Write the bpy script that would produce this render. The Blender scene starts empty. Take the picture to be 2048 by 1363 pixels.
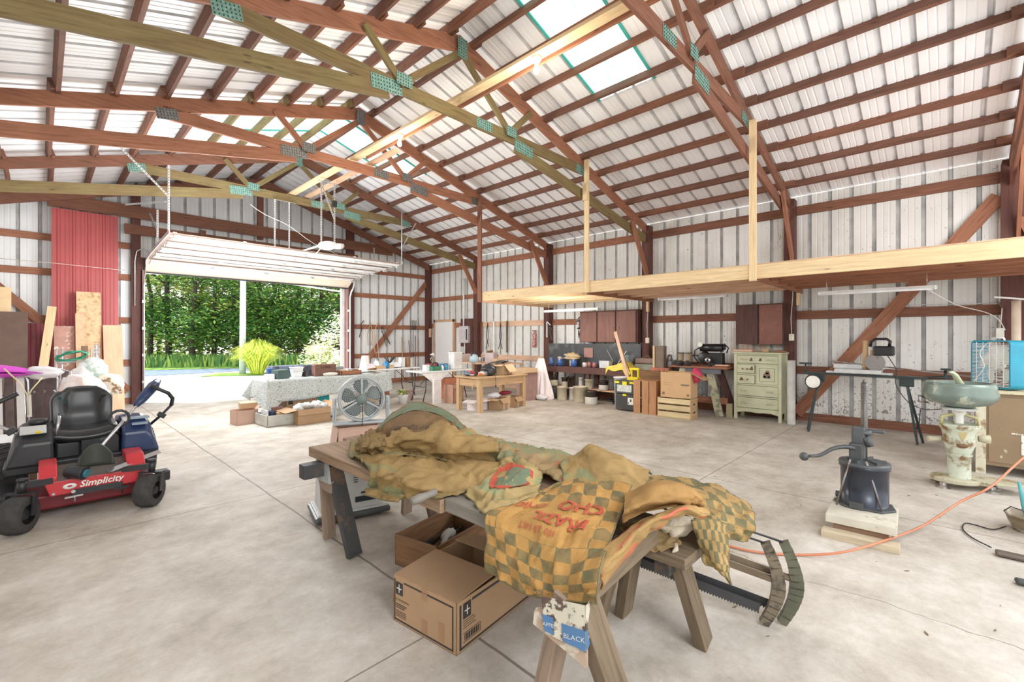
import bpy, math, random
from mathutils import Vector, Matrix, noise as mnoise
SC = bpy.context.scene
COL = SC.collection
R = math.radians
rnd = random.Random(7)
# ---------------------------------------------------------------- camera model (world metres; +Y along the building, +X to the right wall)
FPX = 910.0; HZ = 674.0; YAW = math.atan(944/910.0); CH = 1.5
SY, CY = math.sin(YAW), math.cos(YAW)
def ray(px, py):
    u = (px-1024)/FPX; v = (HZ-py)/FPX
    return (SY+u*CY, CY-u*SY, v)
def atZ(px, py, z=0.0):
    x, y, k = ray(px, py); d = (z-CH)/k
    return Vector((x*d, y*d, z))
def atX(px, py, X):
    x, y, k = ray(px, py); d = X/x
    return Vector((X, y*d, CH+k*d))
def atY(px, py, Y):
    x, y, k = ray(px, py); d = Y/y
    return Vector((x*d, Y, CH+k*d))
cam = bpy.data.cameras.new('camera'); camo = bpy.data.objects.new('camera', cam); COL.objects.link(camo)
camo.location = (0, 0, CH); camo.rotation_euler = (R(90), 0, -YAW)
cam.sensor_width = 36; cam.lens = 36*FPX/2048; cam.shift_y = -(681.5-HZ)/2048*1.0
cam.clip_start = .05; cam.clip_end = 300
SC.camera = camo
SC.view_settings.view_transform = 'Standard'
SC.view_settings.look = 'None'
SC.view_settings.exposure = 0.36
SC.view_settings.gamma = 1.05

# ---------------------------------------------------------------- materials
_M = {}
def nt(name):
    m = bpy.data.materials.new(name); m.use_nodes = True
    t = m.node_tree; t.nodes.clear()
    o = t.nodes.new('ShaderNodeOutputMaterial'); b = t.nodes.new('ShaderNodeBsdfPrincipled')
    t.links.new(b.outputs[0], o.inputs[0])
    return m, t, b
def N(t, typ, **kw):
    n = t.nodes.new(typ)
    for k, v in kw.items():
        if k in n.inputs.keys(): n.inputs[k].default_value = v
        else: setattr(n, k, v)
    return n
def L(t, a, b): t.links.new(a, b)
def rgb(c): return (c[0], c[1], c[2], 1)
def ramp(t, fac, stops, interp='LINEAR'):
    r = t.nodes.new('ShaderNodeValToRGB'); r.color_ramp.interpolation = interp
    e = r.color_ramp.elements
    while len(e) < len(stops): e.new(.5)
    for i, (p, c) in enumerate(stops): e[i].position = p; e[i].color = rgb(c)
    L(t, fac, r.inputs[0]); return r.outputs[0]
def mixc(t, fac, a, b, mode='MIX'):
    m = t.nodes.new('ShaderNodeMix'); m.data_type = 'RGBA'; m.blend_type = mode
    if isinstance(fac, (int, float)): m.inputs[0].default_value = fac
    else: L(t, fac, m.inputs[0])
    for s, x in ((6, a), (7, b)):
        if isinstance(x, tuple): m.inputs[s].default_value = rgb(x)
        else: L(t, x, m.inputs[s])
    return m.outputs[2]
def bumpn(t, b, h, s, d=.01):
    bn = N(t, 'ShaderNodeBump'); bn.inputs['Strength'].default_value = s; bn.inputs['Distance'].default_value = d
    L(t, h, bn.inputs['Height']); L(t, bn.outputs[0], b.inputs['Normal'])
def mat(name, c, rough=.6, metal=0., var=.12, sc=6., bump=0., c2=None, cut=.6, sc2=9., emis=0, alpha=1, trans=0, soft=.04):
    """plain surface with a noise variation, optional second colour in patches (wear, rust, stains)"""
    if name in _M: return _M[name]
    m, t, b = nt(name)
    tc = N(t, 'ShaderNodeTexCoord')
    n = N(t, 'ShaderNodeTexNoise', Scale=sc, Detail=5.); L(t, tc.outputs['Object'], n.inputs[0])
    lo = tuple(max(0, x*(1-var)) for x in c); hi = tuple(min(1, x*(1+var)) for x in c)
    col = ramp(t, n.outputs[0], [(.3, lo), (.7, hi)])
    if c2:
        n2 = N(t, 'ShaderNodeTexNoise', Scale=sc2, Detail=8., Roughness=.65); L(t, tc.outputs['Object'], n2.inputs[0])
        f = ramp(t, n2.outputs[0], [(cut-soft, (0, 0, 0)), (cut+soft, (1, 1, 1))])
        col = mixc(t, f, col, c2)
    L(t, col, b.inputs['Base Color'])
    b.inputs['Roughness'].default_value = rough; b.inputs['Metallic'].default_value = metal
    if bump:
        n3 = N(t, 'ShaderNodeTexNoise', Scale=sc*8, Detail=4.); L(t, tc.outputs['Object'], n3.inputs[0]); bumpn(t, b, n3.outputs[0], bump)
    if emis:
        b.inputs['Emission Color'].default_value = rgb(c); b.inputs['Emission Strength'].default_value = emis
    if trans: b.inputs['Transmission Weight'].default_value = trans
    if alpha < 1: b.inputs['Alpha'].default_value = alpha
    _M[name] = m; return m
def wood(name, c, dark=.55, grain=1., rough=.7, c2=None, cut=.62, knots=True, light=1.25):
    """timber: grain runs along the U direction of the piece"""
    if name in _M: return _M[name]
    m, t, b = nt(name)
    uv = N(t, 'ShaderNodeUVMap')
    mp = N(t, 'ShaderNodeMapping'); mp.inputs['Scale'].default_value = (1.2*grain, 16*grain, 1); L(t, uv.outputs[0], mp.inputs[0])
    n = N(t, 'ShaderNodeTexNoise', Scale=2.2, Detail=6., Roughness=.6, Distortion=.6); L(t, mp.outputs[0], n.inputs[0])
    d = tuple(x*dark for x in c); h = tuple(min(1, x*light) for x in c)
    col = ramp(t, n.outputs[0], [(.28, d), (.5, c), (.72, h)])
    mp2 = N(t, 'ShaderNodeMapping'); mp2.inputs['Scale'].default_value = (.7, 1.6, 1); L(t, uv.outputs[0], mp2.inputs[0])
    n2 = N(t, 'ShaderNodeTexNoise', Scale=2., Detail=3.); L(t, mp2.outputs[0], n2.inputs[0])
    col = mixc(t, ramp(t, n2.outputs[0], [(.35, (.0, .0, .0)), (.7, (.5, .5, .5))]), col, c2 or tuple(x*.6 for x in c))
    if knots:
        mp3 = N(t, 'ShaderNodeMapping'); mp3.inputs['Scale'].default_value = (1.6, 7, 1); L(t, uv.outputs[0], mp3.inputs[0])
        v = N(t, 'ShaderNodeTexVoronoi', Scale=1.3); L(t, mp3.outputs[0], v.inputs[0])
        col = mixc(t, ramp(t, v.outputs['Distance'], [(.05, (.8, .8, .8)), (.11, (0, 0, 0))]), col, tuple(x*.3 for x in c))
    L(t, col, b.inputs['Base Color']); b.inputs['Roughness'].default_value = rough
    b.inputs['Specular IOR Level'].default_value = .25
    bumpn(t, b, n.outputs[0], .25, .004)
    _M[name] = m; return m

# ---------------------------------------------------------------- mesh builder
class MB:
    def __init__(s): s.v = []; s.f = []; s.uv = []; s.mi = []; s.sm = []
    def add(s, V, F, UV=None, mi=0, sm=False):
        o = len(s.v); s.v += [Vector(p) for p in V]
        for k, f in enumerate(F):
            s.f.append([i+o for i in f])
            if UV: s.uv.append(UV[k])
            else: s.uv.append([(V[i][0]+V[i][1]*.37, V[i][2]+V[i][1]*.61) for i in f])
            s.mi.append(mi); s.sm.append(sm)
        return s
    def box(s, c, d, rot=None, mi=0, taper=None):
        """centre, full dims; rot = Matrix 3x3; taper=(kx,ky) scale of the top face"""
        hx, hy, hz = d[0]/2, d[1]/2, d[2]/2
        P = []
        for sz in (-1, 1):
            for sy in (-1, 1):
                for sx in (-1, 1):
                    k = taper if (taper and sz > 0) else (1, 1)
                    P.append(Vector((sx*hx*k[0], sy*hy*k[1], sz*hz)))
        F = [(0, 2, 3, 1), (4, 5, 7, 6), (0, 1, 5, 4), (2, 6, 7, 3), (0, 4, 6, 2), (1, 3, 7, 5)]
        ax = max(range(3), key=lambda i: d[i]); ou, ov = rnd.random()*20, rnd.random()*20
        UV = []
        for fi, f in enumerate(F):
            nrm = (2, 2, 1, 1, 0, 0)[fi]
            oth = [i for i in range(3) if i != nrm]
            if ax in oth: a, bb = ax, [i for i in oth if i != ax][0]
            else: a, bb = oth
            UV.append([(P[i][a]+ou, P[i][bb]+ov+nrm*.37) for i in f])
        c = Vector(c)
        V = [((rot @ p) if rot else p)+c for p in P]
        return s.add(V, F, UV, mi)
    def b6(s, x0, x1, y0, y1, z0, z1, mi=0):
        return s.box(((x0+x1)/2, (y0+y1)/2, (z0+z1)/2), (abs(x1-x0), abs(y1-y0), abs(z1-z0)), mi=mi)
    def bar(s, p0, p1, w, h, up=(0, 0, 1), mi=0, taper=None):
        """timber from p0 to p1, w across, h along 'up'"""
        p0, p1 = Vector(p0), Vector(p1); x = (p1-p0); ln = x.length; x.normalize()
        u = Vector(up); y = u.cross(x)
        if y.length < 1e-5: y = Vector((0, 1, 0)).cross(x)
        if y.length < 1e-5: y = Vector((1, 0, 0))
        y.normalize(); z = x.cross(y)
        m = Matrix((x, y, z)).transposed()
        return s.box((p0+p1)/2, (ln, w, h), m, mi)
    def frames(s, pts):
        T = []
        n = len(pts)
        for i in range(n):
            a = pts[max(0, i-1)]; b = pts[min(n-1, i+1)]; T.append((b-a).normalized() if (b-a).length > 1e-9 else Vector((0, 0, 1)))
        u = Vector((0, 0, 1)) if abs(T[0].z) < .9 else Vector((1, 0, 0))
        out = []
        for t in T:
            u = (u-t*u.dot(t))
            if u.length < 1e-6: u = t.orthogonal()
            u.normalize(); out.append((u.copy(), t.cross(u)))
        return out
    def tube(s, pts, r, seg=8, mi=0, caps=True, closed=False):
        pts = [Vector(p) for p in pts]
        if closed: pts = pts+[pts[0]]
        fr = s.frames(pts); V = []; F = []; UV = []; ln = 0
        for i, p in enumerate(pts):
            rr = r[i] if isinstance(r, (list, tuple)) else r
            for k in range(seg):
                a = 2*math.pi*k/seg; V.append(p+(fr[i][0]*math.cos(a)+fr[i][1]*math.sin(a))*rr)
        for i in range(len(pts)-1):
            l2 = ln+(pts[i+1]-pts[i]).length
            for k in range(seg):
                a, b = i*seg+k, i*seg+(k+1) % seg
                F.append((a, b, b+seg, a+seg)); UV.append([(ln, k/seg*.2), (ln, (k+1)/seg*.2), (l2, (k+1)/seg*.2), (l2, k/seg*.2)])
            ln = l2
        s.add(V, F, UV, mi, True)
        if caps and not closed:
            o = len(s.v)-len(V); e = (len(pts)-1)*seg
            for ids in ([o+k for k in range(seg)][::-1], [o+e+k for k in range(seg)]):
                s.f.append(ids); s.uv.append([(0, 0)]*seg); s.mi.append(mi); s.sm.append(False)
        return s
    def cyl(s, p0, p1, r0, r1=None, seg=16, mi=0): return s.tube([p0, p1], [r0, r0 if r1 is None else r1], seg, mi)
    def lathe(s, prof, c=(0, 0, 0), seg=24, rot=None, mi=0, sm=True, sx=1., sy=1.):
        c = Vector(c); V = []; F = []; UV = []
        for (r, z) in prof:
            for k in range(seg):
                a = 2*math.pi*k/seg; p = Vector((r*math.cos(a)*sx, r*math.sin(a)*sy, z)); V.append(((rot @ p) if rot else p)+c)
        for i in range(len(prof)-1):
            for k in range(seg):
                a, b = i*seg+k, i*seg+(k+1) % seg; F.append((a, b, b+seg, a+seg))
                UV.append([(prof[i][1], k/seg), (prof[i][1], (k+1)/seg), (prof[i+1][1], (k+1)/seg), (prof[i+1][1], k/seg)])
        return s.add(V, F, UV, mi, sm)
    def prism(s, poly, z0, z1, rot=None, c=(0, 0, 0), mi=0):
        c = Vector(c); n = len(poly); tr = lambda p: ((rot @ Vector(p)) if rot else Vector(p))+c
        V = [tr((x, y, z0)) for x, y in poly]+[tr((x, y, z1)) for x, y in poly]
        F = [tuple(range(n))[::-1], tuple(range(n, 2*n))]+[(i, (i+1) % n, (i+1) % n+n, i+n) for i in range(n)]
        ou = rnd.random()*9
        UV = [[(poly[i][0]+ou, poly[i][1]) for i in F[0]], [(poly[i-n][0]+ou, poly[i-n][1]) for i in F[1]]]+[[(poly[i][0]+ou, 0), (poly[(i+1) % n][0]+ou, 0), (poly[(i+1) % n][0]+ou, z1-z0), (poly[i][0]+ou, z1-z0)] for i in range(n)]
        return s.add(V, F, UV, mi)
    def grid(s, fn, nu, nv, mi=0, sm=True, closed=False):
        V = [fn(i/nu, j/nv) for j in range(nv+1) for i in range(nu+1)]; F = []; UV = []
        for j in range(nv):
            for i in range(nu):
                a = j*(nu+1)+i; F.append((a, a+1, a+nu+2, a+nu+1)); UV.append([(i/nu, j/nv), ((i+1)/nu, j/nv), ((i+1)/nu, (j+1)/nv), (i/nu, (j+1)/nv)])
        return s.add(V, F, UV, mi, sm)
    def blob(s, c, d, seg=14, amp=.15, fr=2.5, mi=0, flat=None, seed=0):
        """rounded lump (bag, crumpled paper, cloth bundle)"""
        c = Vector(c); V = []; F = []; nr = max(4, seg*2//3)
        for j in range(nr+1):
            th = math.pi*j/nr
            for i in range(seg):
                ph = 2*math.pi*i/seg; p = Vector((math.sin(th)*math.cos(ph), math.sin(th)*math.sin(ph), math.cos(th)))
                k = 1+amp*mnoise.noise(p*fr+Vector((seed*3.1, seed, c.x)))
                q = Vector((p.x*d[0]/2*k, p.y*d[1]/2*k, p.z*d[2]/2*k))
                if flat is not None and q.z < flat: q.z = flat
                V.append(q+c)
        for j in range(nr):
            for i in range(seg):
                a, b = j*seg+i, j*seg+(i+1) % seg; F.append((a, a+seg, b+seg, b))
        return s.add(V, F, None, mi, True)
def me_from(mb, name, mats):
    me = bpy.data.meshes.new(name); me.from_pydata([tuple(v) for v in mb.v], [], mb.f)
    ul = me.uv_layers.new(name='UVMap'); k = 0; fl = []
    for u in mb.uv:
        for q in u: fl += [q[0], q[1]]
    ul.data.foreach_set('uv', fl)
    me.polygons.foreach_set('material_index', mb.mi); me.polygons.foreach_set('use_smooth', mb.sm)
    for m in (mats if isinstance(mats, (list, tuple)) else [mats]): me.materials.append(m)
    me.validate(); me.update(); return me
def part(name, mb, mats, parent=None, bevel=0, solid=0, sub=0, world=False, label=None):
    """one mesh object; world=True: coordinates are world, converted into the parent's frame"""
    if world and parent is not None:
        inv = wmat(parent).inverted(); mb.v = [inv @ v for v in mb.v]
    o = bpy.data.objects.new(name, me_from(mb, name, mats)); COL.objects.link(o)
    if parent is not None: o.parent = parent
    if label: o['label'] = label
    if solid: md = o.modifiers.new('solid', 'SOLIDIFY'); md.thickness = solid; md.offset = 0
    if sub: md = o.modifiers.new('sub', 'SUBSURF'); md.levels = sub; md.render_levels = sub
    if bevel: md = o.modifiers.new('bevel', 'BEVEL'); md.width = bevel; md.segments = 2; md.limit_method = 'ANGLE'; md.angle_limit = R(40)
    return o
def wmat(o):
    m = Matrix.LocRotScale(o.location, o.rotation_euler, o.scale)
    return wmat(o.parent) @ m if o.parent else m
def tag(o, label, cat, group=None, kind=None):
    if label: o['label'] = label
    if cat: o['category'] = cat
    if group: o['group'] = group
    if kind: o['kind'] = kind
    return o
def thing(name, label, cat, loc=(0, 0, 0), rotz=0, group=None, rot=None):
    o = bpy.data.objects.new(name, None); COL.objects.link(o); o.empty_display_size = .1
    o.location = loc; o.rotation_euler = rot if rot else (0, 0, rotz)
    return tag(o, label, cat, group)
def solo(name, mb, mats, label, cat, group=None, loc=None, rotz=0, **kw):
    """a thing that is one mesh. World-coordinate geometry is re-based to its own foot, or placed at loc"""
    if loc is None:
        xs = [v.x for v in mb.v]; ys = [v.y for v in mb.v]; zs = [v.z for v in mb.v]
        b = Vector(((min(xs)+max(xs))/2, (min(ys)+max(ys))/2, min(zs))); mb.v = [v-b for v in mb.v]; loc = b
    o = part(name, mb, mats, **kw); o.location = loc; o.rotation_euler = (0, 0, rotz)
    return tag(o, label, cat, group)
def struct(name, mb, mats, parent=None, **kw):
    o = part(name, mb, mats, parent, **kw)
    if parent is None: o['kind'] = 'structure'
    return o
def dup(o, parent=None, label=None, group=None, loc=None, rotz=None):
    c = o.copy(); COL.objects.link(c)
    if parent is not None: c.parent = parent
    if loc is not None: c.location = loc
    if rotz is not None: c.rotation_euler = (0, 0, rotz)
    if label: c['label'] = label
    if group: c['group'] = group
    for ch in [x for x in bpy.data.objects if x.parent == o]: dup(ch, c)
    return c
RX = lambda a: Matrix.Rotation(a, 3, 'X')
RY = lambda a: Matrix.Rotation(a, 3, 'Y')
RZ = lambda a: Matrix.Rotation(a, 3, 'Z')
def text_mesh(txt, size, rot=None, c=(0, 0, 0), thick=.0008, align='CENTER', sub=0, shear=0, bold=0):
    """lettering as (verts, faces) in MB form, standing in its XY plane"""
    cu = bpy.data.curves.new('lettering', 'FONT'); cu.body = txt; cu.size = size; cu.align_x = align; cu.align_y = 'CENTER'; cu.extrude = thick; cu.resolution_u = 2; cu.shear = shear; cu.offset = bold
    o = bpy.data.objects.new('lettering', cu); COL.objects.link(o)
    dg = bpy.context.evaluated_depsgraph_get(); me = bpy.data.meshes.new_from_object(o.evaluated_get(dg))
    V = [v.co.copy() for v in me.vertices]; F = [tuple(p.vertices) for p in me.polygons]
    bpy.data.objects.remove(o); bpy.data.curves.remove(cu); bpy.data.meshes.remove(me)
    c = Vector(c); V = [((rot @ v) if rot else v)+c for v in V]
    return V, F
# ================================================================ THE BUILDING
XR, YG, RIDGE, ZR, SL = 9.62, 13.35, 4.06, 5.70, .31     # right wall, gable wall, ridge line, ridge height of truss tops, slope
YB = -2.6                                                  # how far back the shell is built
XL = -1.5
topz = lambda x: ZR-SL*abs(x-RIDGE)
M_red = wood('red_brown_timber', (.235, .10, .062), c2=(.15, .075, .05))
M_red2 = wood('orange_brown_timber', (.36, .155, .09))
M_purl = wood('purlin_brown', (.19, .088, .06), c2=(.12, .065, .048))
M_dk = wood('dark_stained_post', (.125, .05, .04), rough=.6)
M_gr = wood('green_treated_timber', (.215, .165, .07), c2=(.17, .09, .045))
M_pine = wood('fresh_pine', (.74, .56, .33), dark=.78, c2=(.66, .47, .26))
M_pine2 = wood('peach_pine', (.66, .42, .27), dark=.75)
M_pale = wood('pale_board', (.80, .52, .36), dark=.75)  # pale peach tone of the wood itself
M_white = mat('white_corrugated_steel', (.82, .83, .83), rough=.42, var=.05, sc=1.5)
M_rib = mat('rib_groove_shade', (.44, .44, .43), rough=.6, var=.25, sc=5)  # darker grey paints the recess shade into the wall ribs
M_ribr = mat('roof_rib_shade', (.66, .66, .67), rough=.5, var=.2, sc=4)  # roof grooves: recess shade put into the colour, lighter than the walls
M_roof = mat('white_roof_steel', (.93, .94, .95), rough=.4, var=.05, sc=.8)
def wall_mat():
    m, t, b = nt('white_wall_steel_grimy')
    tc = N(t, 'ShaderNodeTexCoord'); sp = N(t, 'ShaderNodeSeparateXYZ'); L(t, tc.outputs['Object'], sp.inputs[0])
    n = N(t, 'ShaderNodeTexNoise', Scale=.9, Detail=4.); L(t, tc.outputs['Object'], n.inputs[0])
    col = ramp(t, n.outputs[0], [(.35, (.68, .67, .62)), (.65, (.84, .84, .82))])
    # dirt and scratches low down, rust bloom behind the work tables
    n2 = N(t, 'ShaderNodeTexNoise', Scale=14., Detail=6., Distortion=1.5); L(t, tc.outputs['Object'], n2.inputs[0])
    mr = N(t, 'ShaderNodeMapRange'); L(t, sp.outputs[2], mr.inputs[0]); mr.inputs[1].default_value = 1.0; mr.inputs[2].default_value = .1; mr.inputs[3].default_value = .0; mr.inputs[4].default_value = .14
    ad = N(t, 'ShaderNodeMath', operation='ADD'); L(t, n2.outputs[0], ad.inputs[0]); L(t, mr.outputs[0], ad.inputs[1])
    col = mixc(t, ramp(t, ad.outputs[0], [(.66, (0, 0, 0)), (.72, (.75, .75, .75))]), col, (.17, .14, .10))
    vm = N(t, 'ShaderNodeVectorMath', operation='DISTANCE'); L(t, tc.outputs['Object'], vm.inputs[0]); vm.inputs[1].default_value = (XR, 2.75, 1.35)
    n4 = N(t, 'ShaderNodeTexNoise', Scale=3., Detail=5.); L(t, tc.outputs['Object'], n4.inputs[0])
    mm = N(t, 'ShaderNodeMath', operation='SUBTRACT'); L(t, n4.outputs[0], mm.inputs[0]); L(t, vm.outputs['Value'], mm.inputs[1])
    col = mixc(t, ramp(t, mm.outputs[0], [(0, (0, 0, 0)), (.25, (.55, .55, .55))]), col, (.55, .30, .13))
    L(t, col, b.inputs['Base Color']); b.inputs['Roughness'].default_value = .45
    return m
M_wall = wall_mat()
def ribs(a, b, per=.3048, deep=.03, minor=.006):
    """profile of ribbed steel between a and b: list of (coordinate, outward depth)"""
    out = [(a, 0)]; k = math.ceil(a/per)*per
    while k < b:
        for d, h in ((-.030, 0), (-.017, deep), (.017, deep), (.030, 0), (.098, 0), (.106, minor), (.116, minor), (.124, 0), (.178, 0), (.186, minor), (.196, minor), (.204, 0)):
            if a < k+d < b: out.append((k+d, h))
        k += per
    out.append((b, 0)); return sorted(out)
# --- right wall
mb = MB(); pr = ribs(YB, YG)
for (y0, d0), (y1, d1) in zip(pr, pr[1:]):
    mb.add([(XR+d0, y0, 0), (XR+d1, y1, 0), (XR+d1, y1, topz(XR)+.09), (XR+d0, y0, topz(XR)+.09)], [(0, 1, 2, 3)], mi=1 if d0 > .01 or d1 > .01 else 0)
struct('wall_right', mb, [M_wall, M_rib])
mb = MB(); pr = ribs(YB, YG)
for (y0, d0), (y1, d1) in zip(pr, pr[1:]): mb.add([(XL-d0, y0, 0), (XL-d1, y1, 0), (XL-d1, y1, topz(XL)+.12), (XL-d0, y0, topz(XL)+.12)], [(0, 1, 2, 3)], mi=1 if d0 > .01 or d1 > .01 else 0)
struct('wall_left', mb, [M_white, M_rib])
# --- gable wall with the overhead door opening
DX0, DX1, DH = 1.60, 6.50, 3.02
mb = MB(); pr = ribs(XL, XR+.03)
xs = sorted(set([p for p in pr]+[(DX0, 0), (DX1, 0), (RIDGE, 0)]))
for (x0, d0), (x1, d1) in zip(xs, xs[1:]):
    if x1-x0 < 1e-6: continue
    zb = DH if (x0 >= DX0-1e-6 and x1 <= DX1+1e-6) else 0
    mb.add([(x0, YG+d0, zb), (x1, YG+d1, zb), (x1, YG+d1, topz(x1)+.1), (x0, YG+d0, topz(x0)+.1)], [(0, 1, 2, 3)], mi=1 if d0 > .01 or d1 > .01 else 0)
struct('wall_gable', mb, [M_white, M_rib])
# --- roof slopes with translucent skylight strips
zr = lambda x, d=0: ZR+.10-SL*abs(x-RIDGE)+d
SKY = [(1, 3.02, 3.93, 6.05), (1, 8.52, 9.43, 6.05), (-1, 8.52, 9.43, 2.05)]
def roof(side):
    mb = MB(); xe = XR+.35 if side > 0 else XL
    pr = ribs(YB, YG+.1)
    edges = [p for p in pr]
    for s, a, b, xx in SKY:
        if s == side: edges += [(a, 0), (b, 0)]
    edges = sorted(set(edges))
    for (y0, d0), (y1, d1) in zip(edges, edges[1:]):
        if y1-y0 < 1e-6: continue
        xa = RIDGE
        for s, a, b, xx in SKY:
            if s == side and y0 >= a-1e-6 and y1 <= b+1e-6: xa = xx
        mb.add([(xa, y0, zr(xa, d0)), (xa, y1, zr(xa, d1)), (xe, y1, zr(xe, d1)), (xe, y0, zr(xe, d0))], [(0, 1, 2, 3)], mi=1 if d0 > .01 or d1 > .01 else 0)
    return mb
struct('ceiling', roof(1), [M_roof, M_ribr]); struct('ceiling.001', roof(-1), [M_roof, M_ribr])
m, t, b = nt('translucent_fibreglass')
for n in list(t.nodes):
    if n.type == 'BSDF_PRINCIPLED': t.nodes.remove(n)
tr = N(t, 'ShaderNodeBsdfTranslucent'); df = N(t, 'ShaderNodeBsdfDiffuse'); mx = N(t, 'ShaderNodeMixShader'); mx.inputs[0].default_value = .75
tc = N(t, 'ShaderNodeTexCoord'); nn = N(t, 'ShaderNodeTexNoise', Scale=2.5, Detail=6.); mp = N(t, 'ShaderNodeMapping'); mp.inputs['Scale'].default_value = (1, 6, 1)
L(t, tc.outputs['Object'], mp.inputs[0]); L(t, mp.outputs[0], nn.inputs[0])
cc = ramp(t, nn.outputs[0], [(.36, (.28, .55, .52)), (.48, (.52, .68, .66)), (.7, (.62, .70, .70))])
L(t, cc, tr.inputs[0]); L(t, cc, df.inputs[0]); L(t, df.outputs[0], mx.inputs[1]); L(t, tr.outputs[0], mx.inputs[2])
L(t, mx.outputs[0], [n for n in t.nodes if n.type == 'OUTPUT_MATERIAL'][0].inputs[0])
M_sky = m
M_teal = mat('teal_edge', (.05, .42, .36), rough=.5)
for i, (s, a, b, xx) in enumerate(SKY):
    mb = MB(); pr = ribs(a, b)
    for (y0, d0), (y1, d1) in zip(pr, pr[1:]):
        mb.add([(RIDGE, y0, zr(RIDGE, d0)), (RIDGE, y1, zr(RIDGE, d1)), (xx, y1, zr(xx, d1)), (xx, y0, zr(xx, d0))], [(0, 1, 2, 3)])
    w = struct('window_%d' % (i+1), mb, M_sky)
    mb = MB()
    for y in (a, b): mb.bar((RIDGE, y, zr(RIDGE)-.012), (xx, y, zr(xx)-.012), .035, .02)
    e = part('window_frame', mb, M_teal, w)
# --- floor
def floor_mat():
    m, t, b = nt('worn_concrete')
    tc = N(t, 'ShaderNodeTexCoord'); sp = N(t, 'ShaderNodeSeparateXYZ'); L(t, tc.outputs['Object'], sp.inputs[0])
    n = N(t, 'ShaderNodeTexNoise', Scale=.45, Detail=7., Roughness=.62); L(t, tc.outputs['Object'], n.inputs[0])
    col = ramp(t, n.outputs[0], [(.32, (.33, .28, .22)), (.5, (.50, .45, .375)), (.66, (.67, .625, .55))])
    n2 = N(t, 'ShaderNodeTexNoise', Scale=2.3, Detail=12., Roughness=.78); L(t, tc.outputs['Object'], n2.inputs[0])
    col = mixc(t, .5, col, ramp(t, n2.outputs[0], [(.36, (.25, .215, .18)), (.5, (.50, .46, .41)), (.64, (.74, .71, .67))]), 'MIX')
    mpf = N(t, 'ShaderNodeMapping'); mpf.inputs['Rotation'].default_value = (0, 0, .6); mpf.inputs['Scale'].default_value = (1, 3.5, 1); L(t, tc.outputs['Object'], mpf.inputs[0])
    n3 = N(t, 'ShaderNodeTexNoise', Scale=15., Detail=9., Roughness=.75); L(t, mpf.outputs[0], n3.inputs[0])
    col = mixc(t, ramp(t, n3.outputs[0], [(.63, (0, 0, 0)), (.70, (.6, .6, .6))]), col, (.20, .155, .11))
    col = mixc(t, ramp(t, n3.outputs[0], [(.30, (.5, .5, .5)), (.38, (0, 0, 0))]), col, (.82, .80, .76))
    # joints and cracks
    nw = N(t, 'ShaderNodeTexNoise', Scale=1.2, Detail=6.); L(t, tc.outputs['Object'], nw.inputs[0])
    def line(axis, pos, w=.010, wob=.05):
        s1 = N(t, 'ShaderNodeMath', operation='MULTIPLY_ADD'); L(t, nw.outputs[0], s1.inputs[0]); s1.inputs[1].default_value = wob; s1.inputs[2].default_value = -pos-wob/2
        s2 = N(t, 'ShaderNodeMath', operation='ADD'); L(t, sp.outputs[axis], s2.inputs[0]); L(t, s1.outputs[0], s2.inputs[1])
        s3 = N(t, 'ShaderNodeMath', operation='ABSOLUTE'); L(t, s2.outputs[0], s3.inputs[0])
        s4 = N(t, 'ShaderNodeMath', operation='LESS_THAN'); L(t, s3.outputs[0], s4.inputs[0]); s4.inputs[1].default_value = w/2
        return s4.outputs[0]
    tot = None
    for ax, pos, w, wob in ((0, 1.52, .016, .05), (0, 4.97, .012, .05), (0, 8.2, .010, .03), (1, 1.90, .010, .02), (1, 4.72, .012, .02), (1, 7.40, .014, .02), (1, 10.2, .010, .02), (0, -1.6, .01, .02), (0, 3.3, .007, .55)):
        l = line(ax, pos, w, wob)
        if tot is None: tot = l
        else:
            a = N(t, 'ShaderNodeMath', operation='MAXIMUM'); L(t, tot, a.inputs[0]); L(t, l, a.inputs[1]); tot = a.outputs[0]
    mu = N(t, 'ShaderNodeMath', operation='MULTIPLY'); L(t, tot, mu.inputs[0]); mu.inputs[1].default_value = .75
    col = mixc(t, mu.outputs[0], col, (.13, .10, .08))
    L(t, col, b.inputs['Base Color']); b.inputs['Roughness'].default_value = .62
    b.inputs['Specular IOR Level'].default_value = .35
    bumpn(t, b, n2.outputs[0], .25, .006)
    return m
mb = MB(); mb.b6(XL-2, XR+.05, YB, YG+.15, -.12, 0); struct('floor', mb, floor_mat())

# --- posts (8x6 dark poles on the right wall, between bays)
BAYS = [-.61, 2.11, 4.93, 7.81, 10.67]
pn = ['nearest the camera', 'beside the cream chest of drawers', 'beside the three-door cabinet', 'beside the hanging saws', 'beside the white side door']
for i, y in enumerate(BAYS):
    mb = MB(); mb.b6(XR-.20, XR-.005, y-.085, y+.085, 0, topz(XR)+.02)
    if i == 0: mb.b6(XR-.24, XR-.2, y-.12, y+.1, 0, topz(XR)-.05)
    solo('wooden_post', mb, M_dk, 'dark square wall post on the right wall %s' % pn[i], 'post', 'posts of the right wall')
def post(x, y0, z0, z1, label, w=.17, m=M_dk, d=.17):
    mb = MB(); mb.b6(x-w/2, x+w/2, y0-d, y0, z0, z1); return solo('wooden_post', mb, m, label, 'post', 'posts of the gable wall')
post(9.5, YG-.005, 0, topz(9.5), 'dark square corner post between gable and right wall')
post(6.60, YG-.005, 0, topz(6.6), 'dark post at the right side of the open garage door', .2)
post(1.50, YG-.005, 0, topz(1.5), 'dark post at the left side of the open garage door', .16)
post(-.95, YG-.005, 0, topz(-.95), 'dark post behind the sheets at the far left')
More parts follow.
